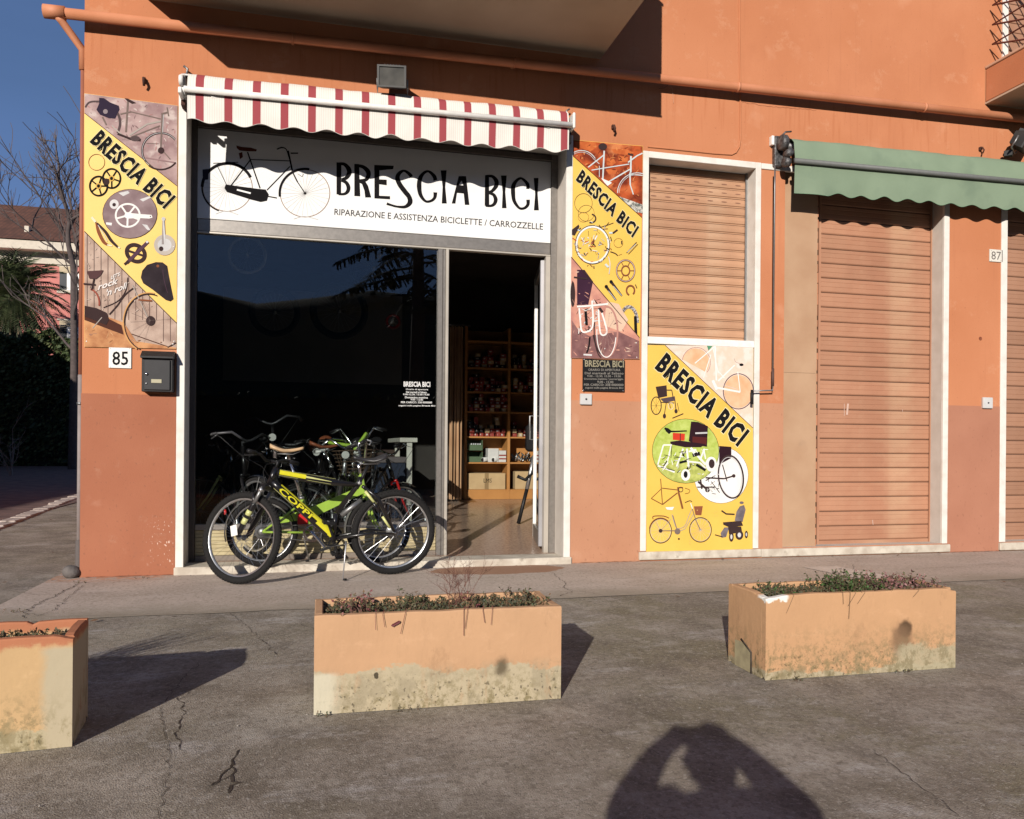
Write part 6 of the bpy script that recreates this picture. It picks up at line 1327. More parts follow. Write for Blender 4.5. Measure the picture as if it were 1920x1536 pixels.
    if st.get('lamp'):
        q = MB(); c0 = H1 + Vector((.09, 0, .0)); q.lathe([(0, -.03), (.028, -.025), (.038, .01), (.038, .02)], CHROME, 16, SM @ Matrix.Translation(c0), axis='x'); q.lathe([(0, .0215), (.036, .0205)], mat('lamp_lens', (.62, .62, .58), None, .1), 16, SM @ Matrix.Translation(c0), axis='x'); q.build('headlight', T)
    if st.get('basket'):
        q = MB(); c0 = H1 + Vector((.20, 0, -.02)); 
        for k in range(7):
            z_ = c0.z - .16 + k * .035; e = .10 + k * .008; q.tube([(c0.x - e, -e - .04, z_), (c0.x + e, -e - .04, z_), (c0.x + e, e + .04, z_), (c0.x - e, e + .04, z_)], .004, st['basket'], 4, SM, closed=True)
        for k in range(16):
            a = 2 * pi * k / 16; q.tube([(c0.x + .10 * cos(a), .14 * sin(a), c0.z - .16), (c0.x + .148 * cos(a), .188 * sin(a), c0.z + .05)], .003, st['basket'], 4, SM)
        q.build('basket', T)
    if st.get('stand', True):
        q = MB(); s_ = 1; b = BBk + Vector((-.07 if kind != 'mtb' else -.10, .03, -.03)); Rl = Matrix.Rotation(-lean, 3, 'X')
        e = Vector((b.x + .05, b.y + .16, 0)); zt = -(Matrix.Rotation(lean, 3, 'X') @ Vector((0, e.y, 0))).z / cos(lean); e.z = zt + .008
        q.tube([b, b.lerp(e, .1) + Vector((0, .01, 0)), e], [.011, .007, .006], SILVER, 6); q.tube([e, e + Vector((-.03, 0, 0))], .008, BLACK, 6); q.build('kickstand', T)
    return T, SM, Fo, FK
# -- the black and yellow mountain bike standing outside
rc_, fc_ = gr(735, 1078), gr(449, 1095); dv = fc_ - rc_; hd_ = math.atan2(dv.y, dv.x); R1 = .352
mtb = dict(kind='mtb', R=R1, wb=dv.length - .0, tr=.027, frame=BLK, bb=(.50, 0, .325), seat=(.30, 0, .765), head=((1.00, 0, .765), (.955, 0, .885)), saddle_z=.965, saddlem=SDL, bar='flat', barm=BLACK, grip=BLACK, lever=BLACK, knob=True, crank=1.95, ringR=.085, ringm=BLACK, armm=BLACK, stem=.05, barw=.31, sw=.14, rim=SILVER, group='bicycles parked outside the shop', postm=BLACK)
LEAN = rad(-7)
MT, SM1, FR1, FK1 = bicycle('black mountain bike with yellow lettered down tube, parked in front of the shop window', (rc_.x, rc_.y + .0, .010), hd_, LEAN, rad(-46), mtb)
# decals on the side that faces the street (left side of the bicycle)
dc = MB(); d0 = Vector((.98, 0, .785)); d1 = Vector((.50, 0, .345)); dd = (d1 - d0); Ld = dd.length; dd.normalize(); up = Vector((-dd.z, 0, dd.x)) * 1.0
if up.z < 0: up = -up
def on_tube(p0, p1, r, u, v):
    """point on the left flank of a tube: u along it, v round it in radians above the flank"""
    p0 = Vector(p0); p1 = Vector(p1); d = (p1 - p0); n = Vector((0, 1, 0)); w_ = Vector((d.z, 0, -d.x)).normalized(); w_ = w_ if w_.z > 0 else -w_
    return p0 + d * u + (n * cos(v) + w_ * sin(v)) * r
def band(p0, p1, r, u0, u1, v0, v1, m_, n=10, nv=4, taper=None):
    vs = []
    for i in range(n + 1):
        u = u0 + (u1 - u0) * i / n; a0, a1 = (v0, v1) if not taper else (v0 + (taper[0] - v0) * i / n, v1 + (taper[1] - v1) * i / n)
        for j in range(nv + 1): vs.append(on_tube(p0, p1, r, u, a0 + (a1 - a0) * j / nv))
    dc.add(vs, [(i * (nv + 1) + j, (i + 1) * (nv + 1) + j, (i + 1) * (nv + 1) + j + 1, i * (nv + 1) + j + 1) for i in range(n) for j in range(nv)], m_, True)
band(d0, d1, .0368, .10, .97, .72, 1.2, YLW); band(d0, d1, .0368, .62, .97, .12, .72, YLW, taper=(.1, .72)); band(d0, d1, .0368, .72, .98, -.9, .10, YLW, taper=(-.75, .10)); band(d0, d1, .0368, .06, .72, -.95, -.80, PLE)
uv, fs = text_norm('COPPI', .024)
dc.add([(lambda q_: (q_.x, .0395, q_.z))(d0.lerp(d1, .12 + .50 * u) + (up * (.036 * (-.60 + 1.10 * v)))) for u, v in uv], fs, YLW, True)

t0, t1 = Vector((.945, 0, .850)), Vector((.30, 0, .745)); 
band(Vector((.93, 0, .853)), Vector((.73, 0, .8145)), .0312, 0, 1, -.25, .9, YLW); band(Vector((.73, 0, .8145)), Vector((.53, 0, .7795)), .0312, 0, 1, .05, .55, PLE, taper=(.1, .2))
band(Vector((.93, 0, .853)), Vector((.53, 0, .7795)), .0316, 0, 1, -.62, -.5, PLE); band(Vector((.93, 0, .853)), Vector((.50, 0, .776)), .0318, 0, 1, 1.0, 1.08, PLE)
dc.build('decals', FR1, fix=False)
ss = MB()
def strip3(p0, p1, r, m_): ss.tube([Vector(p0), Vector(p1)], r, m_, 6)
strip3((.262, .040, .705), (.175, .058, .66 - .06), .0125, PLE); strip3((.12, .071, .55 - .05), (.055, .079, .405), .011, PLE); strip3((.20, .066, .615), (.145, .068, .54), .0135, BLK); ss.build('seat_stay_decals', FR1)
q = MB(); cr0 = Vector((1.00, 0, .765)) - (Vector((.955, 0, .885)) - Vector((1, 0, .765))).normalized() * .03; lo = Vector((dv.length - .012, .062, R1 + .02)); up_ = cr0 + Vector((0, .062, 0))
for u0, u1, r_ in ((.50, .60, .0238), (.66, .78, .0228)): q.tube([up_.lerp(lo, u0) + Vector((0, .003, 0)), up_.lerp(lo, u1) + Vector((0, .003, 0))], r_, PLE, 8, SM1)
q.tube([up_.lerp(lo, .03), up_.lerp(lo, .10)], .02, SILVER, 8, SM1); q.build('fork_decals', FK1)
q = MB(); Tg = SM1 @ Matrix.Translation((dv.length - .0, .10, R1 + .045)) @ Matrix.Rotation(.25, 4, 'Y'); q.box((-.028, -.001, -.04), (.028, .001, .04), WHITEP, Tg); q.tube([(0, 0, .04), (.0, -.02, .06)], .001, WHITEP, 3, Tg); q.build('paper_tag', MT)
# -- lime folding bike behind it
lx = at(492, 1000, 6.90).x
fold = dict(kind='fold', R=.285, wb=.955, tr=.023, frame=LIM, bb=(.40, 0, .27), seat=(.31, 0, .56), head=((.83, 0, .60), (.80, 0, .74)), saddle_z=.97, saddlem=SDT, bar='high', barm=CHROME, grip=BLACK, lever=SILVER, crank=.9, ringR=.07, ringm=CHROME, armm=CHROME, stem=.10, reach=.03, barw=.24, fenders=mat('bright_mudguard', (.45, .44, .42), None, .3, metal=.8), rack=False, guard=True, spring=True, group='bicycles parked outside the shop', stand=True)
LM_, _, LF, _ = bicycle('small lime green folding bicycle with tan saddle, half hidden behind the mountain bike', (lx, 6.90, .068), rad(1.5), rad(-3), rad(10), fold)
q = MB(); q.cbox((.28, -.036, .33), (.36, -.03, .43), REDP, .002); q.lathe([(0, 0), (.022, 0), (.024, .012), (0, .02)], REDP, 14, Matrix.Translation((-.30, 0, .45)) @ Matrix.Rotation(pi / 2, 4, 'Z') @ Matrix.Rotation(pi / 2, 4, 'X')); q.build('red_reflector', LM_)
# -- bicycles inside, behind the glass
DST = mat('dark_worn_steel', (.07, .07, .075), None, .45, 30, metal=.5)
base = dict(kind='city', R=.335, wb=1.06, tr=.018, bb=(.45, 0, .28), seat=(.27, 0, .78), head=((.86, 0, .66), (.81, 0, .84)), saddle_z=.97, barw=.27, nsp=24, group='bicycles inside the shop window')
def inside_bike(label, x, y, hd, lean, steer, **k):
    s = dict(base); s.update(k); return bicycle(label, (x, y, fz(y) + .002), hd, lean, steer, s)
IB1, _, _, _ = inside_bike('silver bicycle with lime child seat standing inside the shop window', .42, 8.55, rad(-102), rad(-3), rad(8), frame=SILVER, forkm=CHROME, saddlem=SDL, bar='swept', barm=CHROME, fenders=CHROME, lamp=True, basket=None)
q = MB(); LMP = gloss('lime_plastic', (.36, .56, .05)); c0 = Vector((.62, 0, .93))
Mq = Matrix.Translation((.60, 0, .93)) @ Matrix.Rotation(rad(90), 4, 'Z')
q.cbox((-.20, -.10, -.015), (.06, .10, .015), LMP, .008, Mq @ Matrix.Rotation(rad(4), 4, 'Y')); q.cbox((.055, -.09, -.01), (.085, .09, .20), LMP, .008, Mq @ Matrix.Rotation(rad(32), 4, 'Y')); q.cbox((-.34, -.05, -.018), (-.205, .05, .012), WHITEP, .006, Mq @ Matrix.Rotation(rad(-14), 4, 'Y')); q.build('child_seat', IB1)
inside_bike('black bicycle with red fork and brown leather saddle close to the window glass', -.10, 7.62, rad(8), rad(-4), rad(30), frame=BLK, forkm=REDP, saddlem=SDB, bar='swept', barm=CHROME, fenders=CHROME, saddle_z=.98, R=.31, wb=.98, low=True, spring=True, rack=True)
inside_bike('dark city bicycle with round headlight at the left of the shop window', -.48, 8.95, rad(-80), rad(3), rad(-12), frame=BLK, saddlem=SDL, bar='swept', barm=DST, lever=DST, fenders=BLK, lamp=True, head=((.88, 0, .74), (.83, 0, .98)), stem=.12, basket=None)
inside_bike('dark bicycle with drooping grey handlebar in the far left corner of the window', -.80, 8.2, rad(-74), rad(2), rad(20), frame=BLK, saddlem=SDL, bar='swept', barm=DST, fenders=BLK, head=((.86, 0, .70), (.81, 0, .92)))
inside_bike('black bicycle with chrome handlebar leaning among the others in the window', .10, 8.9, rad(-95), rad(-2), rad(-14), frame=BLK, saddlem=SDB, bar='swept', barm=CHROME, fenders=None, lamp=True)
inside_bike('grey bicycle with tall curved chrome handlebar nearest the white workbench', .74, 8.75, rad(-108), rad(4), rad(4), frame=STEEL, saddlem=SDL, bar='high', barm=CHROME, fenders=CHROME, lamp=True, basket=mat('dark_wicker', (.10, .06, .035)))
inside_bike('dark bicycle with yellowish fork in the middle of the shop window', .0, 8.15, rad(192), rad(5), rad(-25), frame=BLK, forkm=PLE, saddlem=SDL, bar='flat', barm=STEEL, knob=False)
# ================================================================ inside the shop
WOOD = mat('orange_shelf_wood', (.66, .30, .09), (.56, .24, .07), .5, 3, lo=.3, hi=.7)
CARD = mat('cardboard', (.68, .47, .25), (.60, .40, .21), .85, 6)
SHY = 11.35
def zs_at(py, Y=SHY): return at(940, py, Y).z
def xs_at(px, Y=SHY): return at(px, 850, Y).x
SH = thing('shelf_unit', 'orange wooden shelf unit at the back of the shop, seen through the open door', 'shelf', (0, 0, 0))
ux = [xs_at(p) for p in (873, 954, 1034)]; zf0 = fz(SHY) + .001; zt_ = zs_at(615)
for x in ux:
    q = MB(); q.cbox((x - .02, SHY, zf0), (x + .02, SHY + .38, zt_), WOOD, .003); q.build('side_panel', SH)
q = MB(); q.cbox((ux[0] + .021, SHY + .005, zf0), (ux[2] - .021, SHY + .05, zs_at(920)), WOOD, .003); q.build('plinth_board', SH)
shz = [zs_at(p) for p in (918, 867, 819, 772, 735, 690, 640)]
for k in range(2):
    for z in shz:
        q = MB(); q.cbox((ux[k] + .0205, SHY + .01, z - .022), (ux[k + 1] - .0205, SHY + .36, z), WOOD, .002); q.build('shelf_board', SH)
q = MB(); q.cbox((ux[0], SHY + .381, zf0), (ux[2], SHY + .39, zt_), WOOD, .002); q.build('back_board', SH)
def on_shelf(px0, px1, zi, h, name, label, cat, m_, dy=.03, dep=.3, group=None, extra=None):
    x0, x1 = xs_at(px0), xs_at(px1); z0 = shz[zi] + .001; T = thing(name, label, cat, (x0, SHY + dy, z0), group=group)
    q = MB(); q.cbox((0, 0, 0), (x1 - x0, dep, h), m_, .004); q.build('body', T)
    if extra: extra(T, x1 - x0, h)
    return T
def tape(T, w_, h):
    q = MB(); q.box((w_ / 2 - .03, -.001, .0), (w_ / 2 + .03, .0, h), mat('brown_tape', (.38, .24, .11))); q.build('tape', T)
    uv, fs = text_norm('LMS', .0); q = MB(); q.add([(w_ * .42 + u * .12, -.0018, h * .42 + v * .06) for u, v in uv], fs, INK); q.build('marking', T)
on_shelf(878, 949, 0, .235, 'cardboard_box', 'long cardboard box on the bottom left shelf behind the door', 'box', CARD, extra=tape)
on_shelf(968, 1012, 0, .26, 'cardboard_box', 'taller cardboard box on the bottom right shelf behind the door', 'box', CARD, dy=.05, extra=lambda T, w_, h: None)
GRN = mat('green_crate_plastic', (.11, .17, .09), None, .5)
for k, lab in enumerate(('lower green parts bin on the shelf left of the white boxes', 'upper green parts bin with small parts on the shelf')):
    x0, x1 = xs_at(878), xs_at(906); z0 = shz[1] + .001 + k * .17; T = thing('parts_bin', lab, 'bin', (x0, SHY + .04, z0), group='green parts bins'); w_ = x1 - x0
    q = MB(); q.box((0, 0, 0), (w_, .25, .006), GRN); q.box((0, .0, .0065), (.006, .25, .15), GRN); q.box((w_ - .006, 0, .0065), (w_, .25, .15), GRN); q.box((.0065, .244, .0065), (w_ - .0065, .25, .15), GRN); q.box((.0065, 0, .0065), (w_ - .0065, .006, .08), GRN); q.build('tray', T)
    if k: 
        q = MB()
        for i in range(6): q.lathe([(0, 0), (.018, 0), (.02, .03), (0, .04)], SILVER, 8, Matrix.Translation((.03 + i * .033, .05, .07)))
        tag(q.build('small_parts', T), kind='stuff')
WB = mat('white_carton', (.80, .77, .74), None, .6); RB = mat('red_carton', (.36, .05, .035), None, .6); LBL = mat('carton_label', (.68, .64, .60), None, .6)
on_shelf(916, 936, 1, .20, 'white_carton', 'white carton standing on the shelf right of the green bins', 'carton', WB)
on_shelf(936.5, 950, 1, .17, 'white_carton', 'smaller white carton with red stripes on the same shelf', 'carton', WB, extra=lambda T, w_, h: MB().box((.0, -.001, .04), (w_, 0, .06), RB).box((.0, -.001, .09), (w_, 0, .11), RB).build('stripes', T))
for i, (px, a) in enumerate(((905, .35), (925, -.2))):
    q = MB(); x = xs_at(px); q.tube([(x, SHY + .0, shz[1] + .035), (x + .14, SHY + .12, shz[1] + .05)], .033, WB, 10); q.tube([(x - .001, SHY - .001, shz[1] + .035), (x + .003, SHY + .003, shz[1] + .0355)], .028, DARK, 10); tag(q.build('paper_roll'), ('left', 'right')[i] + ' white paper roll lying in front of the white cartons', 'roll', 'paper rolls on the shelf')
n_ = 0
ORD = ['first', 'second', 'third', 'fourth', 'fifth', 'sixth', 'seventh']
for zi, px0, px1, hh, cols in ((2, 879, 950, .055, 7), (2, 962, 1010, .055, 5), (3, 879, 950, .05, 7), (4, 879, 950, .05, 7), (4, 962, 1010, .05, 5), (5, 879, 950, .05, 6), (5, 962, 1005, .05, 5)):
    w_ = (px1 - px0) / cols
    for c in range(cols):
        st_ = random.randint(2, 5); 
        for r in range(st_):
            x0, x1 = xs_at(px0 + c * w_ + .6), xs_at(px0 + (c + 1) * w_ - .3); z = shz[zi] + .002 + r * (hh + .001)
            if z + hh > (shz[zi + 1] - .03 if zi + 1 < len(shz) else 9): continue
            mc_ = random.choice([RB, RB, RB, BLACK, CARD]); q = MB(); xm_ = (x0 + x1) / 2; Mr_ = Matrix.Translation((xm_, SHY + .15 + random.uniform(-.03, .05), 0)) @ Matrix.Rotation(random.gauss(0, .05), 4, 'Z') @ Matrix.Translation((-xm_, -SHY - .15, 0)); x1 -= random.uniform(.004, .02); q.box((x0, SHY + .03, z), (x1, SHY + .26, z + hh), mc_, Mr_); q.box((x0 + .01, SHY + .0285, z + hh * .3), (x1 - random.uniform(.015, .05), SHY + .0298, z + hh * .7), LBL, Mr_)
            tag(q.build('small_carton'), '%s carton, %s from the bottom in the %s stack, %s bay, %s shelf up' % ({'red_carton': 'red', 'black_plastic': 'black', 'cardboard': 'brown'}[mc_.name], ORD[r], ORD[c], 'left' if px0 < 900 else 'right', ORD[zi]), 'carton', 'small cartons stacked on the shelves'); n_ += 1
# black tools and parts heap in right bay
q = MB()
for i in range(26):
    x = random.uniform(ux[1] + .08, ux[2] - .1); q.tube([(x, SHY + .05 + random.random() * .1, shz[1] + .02), (x + random.uniform(-.06, .06), SHY + .1, shz[1] + random.uniform(.04, .16)), (x + random.uniform(-.1, .1), SHY + .12, shz[1] + .03)], random.uniform(.006, .014), random.choice([STEEL, BLACK, SILVER]), 6)
tag(q.build('bicycle_parts'), 'heap of grey brake parts on the right shelf behind the door', 'parts', kind='stuff')
# curtain
cu = MB(); CUR = mat('orange_brown_curtain', (.72, .44, .25), (.58, .32, .17), .8, 3); x0, x1 = at(842, 800, 11.08).x, at(868, 800, 11.08).x; z0 = fz(11.08) + .04; z1 = at(850, 612, 11.08).z; n = 50
cols = []
for i in range(n + 1):
    x = x0 + (x1 - x0) * i / n; y = 11.08 + .045 * sin(i * .55) + .02 * sin(i * 1.3)
    cols.append([(x, y + .01 * sin(k * .7 + i * .3), z0 + (z1 - z0) * k / 10) for k in range(11)])
cu.add([p for c in cols for p in c], [(i * 11 + j, (i + 1) * 11 + j, (i + 1) * 11 + j + 1, i * 11 + j + 1) for i in range(n) for j in range(10)], CUR, True)
T = thing('curtain', 'orange brown curtain hanging inside just right of the window mullion', 'curtain', (0, 0, 0)); cu.build('cloth', T, fix=False)
q = MB(); q.tube([(x0 - .3, 11.08, z1 + .02), (x1 + .1, 11.08, z1 + .02)], .012, STEEL, 6); q.build('rod', T)
# white workbench end
BY = 8.9; T = thing('workbench', 'white workbench whose end stands behind the window glass by the mullion', 'workbench', (0, 0, 0)); a = at(750, 822, BY); b = at(783, 829, BY)
zt2 = at(768, 821, BY).z; zb2 = fz(BY) + .002; WBM = mat('bench_white', (.72, .69, .60), (.62, .58, .50), .55, 9)
q = MB(); q.cbox((a.x, BY, zt2 - .05), (b.x, BY + 1.5, zt2), WBM, .005); q.build('bench_top', T)
for y in (BY + .02, BY + 1.35):
    q = MB(); lx_ = at(768, 900, BY).x; q.cbox((lx_ - .03, y, zb2), (lx_ + .03, y + .06, zt2 - .051), WBM, .004); q.build('leg', T)
# blue crate under/left of bench
q = MB(); a = at(704, 868, 9.6); b = at(760, 925, 9.6); T = thing('storage_drawer', 'dark blue storage drawer beside the white workbench leg', 'drawer', (0, 0, 0)); q.cbox((a.x, 9.6, fz(9.6) + .002), (b.x, 10.1, a.z), mat('dark_blue_plastic', (.015, .025, .055), None, .5), .006); q.build('body', T); q = MB(); q.cbox((a.x - .01, 9.59, a.z + .001), (b.x + .01, 10.11, a.z + .07), mat('grey_lid', (.16, .13, .13), None, .6), .006); q.build('lid', T)
q = MB(); a = at(700, 842, 9.8); b = at(757, 866, 9.8); T = thing('wooden_cabinet', 'dark wooden cabinet behind the parked bicycles in the shop', 'cabinet', (0, 0, 0)); q.cbox((.55, 10.6, fz(10.6) + .002), (1.1, 11.1, 1.02), mat('dark_wood', (.07, .035, .025), (.05, .025, .018), .6, 5), .006); q.build('body', T)
# board with hung wheels
hb_ = MB(); hb_.cbox((-1.15, 10.9, 1.9), (1.15, 10.93, 3.1), mat('display_board', (.17, .145, .125), (.14, .12, .10), .8, 2), .004); tag(hb_.build('display_board'), 'grey brown display board high on the rear wall behind the window', 'board')
def hung(label, px, py, r_px, Y, m_, tm, tr=.022):
    c = at(px, py, Y); d = (Y * cos(YAW) + c.x * sin(YAW)); R = r_px * d / F; T = thing('hanging_wheel', label, 'wheel', c, (0, 0, 0), 'wheels hung in the shop'); wheel(T, Matrix.Identity(4), R, tr, m_, tm, 24, False)
    q = MB(); q.tube([(0, .02, R - .06), (0, .06, R - .03), (0, .10, R)], .006, STEEL, 5); q.build('hook', T)
PALR = mat('pale_tyre', (.30, .28, .26), None, .7)
hung('thin pale wheel hung high at the left behind the glass', 463, 478, 36, 8.4, PALR, PALR, .012)
hung('dark wheel hung left of the middle in the window', 515, 585, 47, 9.4, BLACK, RUBBER, .03)
hung('larger dark wheel hung in the middle of the window', 636, 583, 54, 9.4, BLACK, RUBBER, .035)
hung('dark wheel hung high at the right behind the glass', 700, 502, 46, 8.6, BLACK, RUBBER, .03)
hung('small red rimmed wheel hung beside the mullion', 737, 603, 15, 9.6, REDP, mat('dull_red_rubber', (.18, .03, .02)), .012)
# stand holding a part behind the open door
T = thing('repair_stand', 'silver and black repair stand leaning just inside the open door', 'repair stand', (0, 0, 0))
p0 = gr(972, 957, .22); p0 = Vector((p0.x, 0, 0)); Y0 = 9.0
f0 = at(972, 960, Y0); f0.z = fz(Y0) + .01; k1 = at(988, 917, Y0); k2 = at(1001, 855, Y0)
q = MB(); q.tube([f0, k1], .022, BLACK, 8); q.build('lower_leg', T); q = MB(); q.tube([k1, k2], .024, SILVER, 10); q.build('tube', T)
q = MB(); q.tube([at(970, 893, Y0), at(985, 900, Y0 - .02), at(1000, 885, Y0)], .02, BLACK, 8); q.build('clamp', T)
q = MB(); c = at(1004, 828, Y0); q.cbox((c.x - .10, Y0, c.z - .12), (c.x + .14, Y0 + .12, c.z + .20), BLACK, .03); q.build('bag', T)
q = MB(); q.tube([f0 + Vector((.55, .1, .0)), k2 + Vector((.05, .05, 0))], .018, BLACK, 8); q.build('rear_leg', T)
# sheet of glass cupboard in the dark right corner
q = MB(); q.cbox((3.62, 9.2, fz(9.2) + .002), (4.4, 11.2, 2.2), mat('dark_wood', (.07, .035, .025)), .006); T = thing('tall_cupboard', 'tall dark cupboard against the right wall inside the shop', 'cupboard', (0, 0, 0)); q.build('body', T)

# ================================================================ behind and beside the building
PINK = mat('pink_house_render', (.60, .22, .19), (.54, .19, .165), .9, .8, lo=.3, hi=.7); CRM = mat('cream_eaves', (.62, .55, .45)); TILE = mat('brown_roof_tiles', (.15, .062, .040), (.085, .038, .026), .9, 2.2)
overlay(TILE, (.07, .035, .025), lambda t, tc: math_(t, 'MULTIPLY', math_(t, 'LESS_THAN', math_(t, 'FRACT', math_(t, 'MULTIPLY', axis_(t, tc, 0), 4.5)), .3), .6))
PY_ = 50.0
PH = thing('pink_house', 'pink rendered house with brown roof beyond the hedge on the left', 'house', (0, 0, 0))
zeave = at(70, 458, PY_).z; xl, xr = -26.0, -9.0
q = MB(); q.box((xl, PY_, 0), (xr, PY_ + 12, zeave - .55), PINK); q.build('wall', PH)
q = MB(); q.cbox((xl - .8, PY_ - .9, zeave - .5), (xr + .8, PY_ + 12.9, zeave + .0), CRM, .02); q.box((xl - .1, PY_ - .15, zeave - 1.1), (xr + .1, PY_ + 12.1, zeave - .501), CRM); q.build('eaves', PH)
q = MB(); zr = at(100, 414, PY_ + 2).z + 1.8; q.add([(xl - .9, PY_ - 1, zeave + .01), (xr + .9, PY_ - 1, zeave + .01), (xr + .9, PY_ + 13, zeave + .01), (xl - .9, PY_ + 13, zeave + .01), (xl + 5, PY_ + 6, zr), (xr - 5, PY_ + 6, zr)], [(0, 1, 5, 4), (1, 2, 5), (2, 3, 4, 5), (3, 0, 4)], TILE); RF = q.build('roof', PH)
q = MB(); p = at(52, 440, PY_ + .6); q.cbox((p.x - .12, PY_ + .4, p.z - .7), (p.x + .12, PY_ + .7, p.z + .45), CRM, .02); q.build('roof_vent', RF)
for (x0p, y0p, x1p, y1p) in ((112, 500, 140, 545), (112, 601, 140, 648)):
    a, b = at(x0p, y0p, PY_), at(x1p, y1p, PY_); q = MB(); e = .12
    q.box((a.x, PY_ - .02, b.z), (b.x, PY_ + .1, a.z), mat('far_window_dark', (.04, .045, .05), None, .2)); Wd = q.build('window', PH)
    q = MB(); q.box((a.x - e, PY_ - .08, b.z - .18), (b.x + e, PY_ - .021, b.z), CRM); q.box((a.x - e, PY_ - .05, a.z), (b.x + e, PY_ - .021, a.z + .1), CRM); q.build('sill', Wd)
    q = MB(); m_ = (a.x + b.x) / 2; q.box((a.x, PY_ - .07, a.z - .35), (b.x, PY_ - .021, a.z - .001), mat('far_blind', (.55, .45, .30))); q.build('blind', Wd)
    q = MB(); q.box((m_ + .0, PY_ - .06, b.z), (m_ + .25, PY_ - .021, a.z - .351), WHITEP); q.box((m_ + .55, PY_ - .06, b.z), (m_ + .65, PY_ - .021, a.z - .351), WHITEP); q.build('frame', Wd)
# hedge
HG = [mat('hedge_leaf', (.055, .085, .025)), mat('hedge_leaf_dark', (.03, .05, .018)), mat('hedge_leaf_light', (.095, .115, .04))]
def leaf_mass(mb, n, fn, s_, mats):
    for i in range(n):
        p = fn(); a = Vector((random.gauss(0, 1), random.gauss(0, 1), random.gauss(0, 1))).normalized(); b = a.orthogonal().normalized(); c = a.cross(b); l = s_ * random.uniform(.6, 1.5)
        mb.add([p - b * l, p + c * l * .5, p + b * l, p - c * l * .5], [(0, 1, 2, 3)], random.choice(mats))
random.seed(31); hg = MB()
def hp():
    x = random.uniform(-15.5, -9.3); top = 6.0 + .5 * noise.noise(Vector((x * .7, 0, 0))) + .35 * noise.noise(Vector((x * 2.3, 3, 0)))
    z = top * (1 - random.random() ** 2.0) ; y = 41.5 + random.uniform(-.5, .5) - .25 * noise.noise(Vector((x, 0, z))); return Vector((x, y, z))
leaf_mass(hg, 19000, hp, .10, HG); hg.box((-15.5, 41.6, 0), (-9.3, 42.6, 5.2), mat('hedge_core', (.012, .016, .008)))
tag(hg.build('hedge', fix=False), 'tall dark green hedge closing the side drive in front of the pink house', 'hedge')
# low dead stems in front of the hedge
twiggy('dead_stems', 'pale dead stems standing in the shade at the foot of the hedge', gr(22, 893), 2.2, 4, .35, .018, mat('pale_dead_stem', (.22, .17, .14)), 77, 2)
# palm
random.seed(41); PT = thing('palm_tree', 'bushy palm tree with drooping fronds at the left edge beyond the hedge', 'palm tree', (at(22, 560, 45).x, 45, 0)); pz_ = at(20, 560, 45).z
PLF = [mat('palm_leaf', (.075, .095, .03), (.05, .07, .025), .6, 9), mat('palm_leaf_dark', (.035, .05, .018))]
q = MB(); q.tube([(0, 0, 0), (.1, 0, pz_ * .5), (0, 0, pz_)], [.28, .24, .3], mat('palm_trunk', (.10, .075, .05), None, .95, 5, .4), 10); q.build('trunk', PT)
def frond_mesh(m_):
    mb = MB(); n = 12; L_ = 2.5; pts = [Vector((L_ * i / n * (1 - .1 * (i / n)), 0, .35 * sin(i / n * 2) - .9 * (i / n) ** 2.4)) for i in range(n + 1)]
    mb.tube(pts, [.03 * (1 - i / (n + 1)) + .004 for i in range(n + 1)], m_, 3, cap=False)
    for i in range(2, n + 1):
        for s_ in (-1, 1):
            for h_ in (0, .5):
                p = pts[i] if h_ == 0 or i == n else pts[i].lerp(pts[i + 1], .5); w_ = .62 * sin(pi * (.15 + .8 * i / n)) + .12; e = p + Vector((.28, s_ * w_, -.22 - .1 * random.random()))
                mb.add([p, p + Vector((.06, 0, .0)), e], [(0, 1, 2)], m_)
    return mb.mesh('frond')
fmz = [frond_mesh(PLF[0]), frond_mesh(PLF[1])]
for i in range(120):
    el = random.uniform(-.9, 1.4); Mx_ = Matrix.Translation((0, 0, pz_)) @ Matrix.Rotation(random.uniform(0, 2 * pi), 4, 'Z') @ Matrix.Rotation(-el, 4, 'Y') @ Matrix.Scale(random.uniform(.75, 1.1), 4); link('frond', fmz[i % 2], PT, Mx_)
q = MB()
def pf():
    a = random.uniform(0, 2 * pi); r_ = random.uniform(.1, 1.0); return Vector((r_ * cos(a), r_ * sin(a) * .7, pz_ - random.uniform(.2, 3.3)))
for i in range(420): p = pf(); d = Vector((p.x, p.y, -1.2)).normalized(); q.add([p, p + d * .9 + Vector((.06, 0, 0)), p + d * .95, p + d * .5 - Vector((.06, 0, 0))], [(0, 1, 2, 3)], random.choice([PLF[1], mat('palm_dead_leaf', (.11, .08, .045))]))
tag(q.build('dead_skirt', PT, fix=False), kind='stuff')
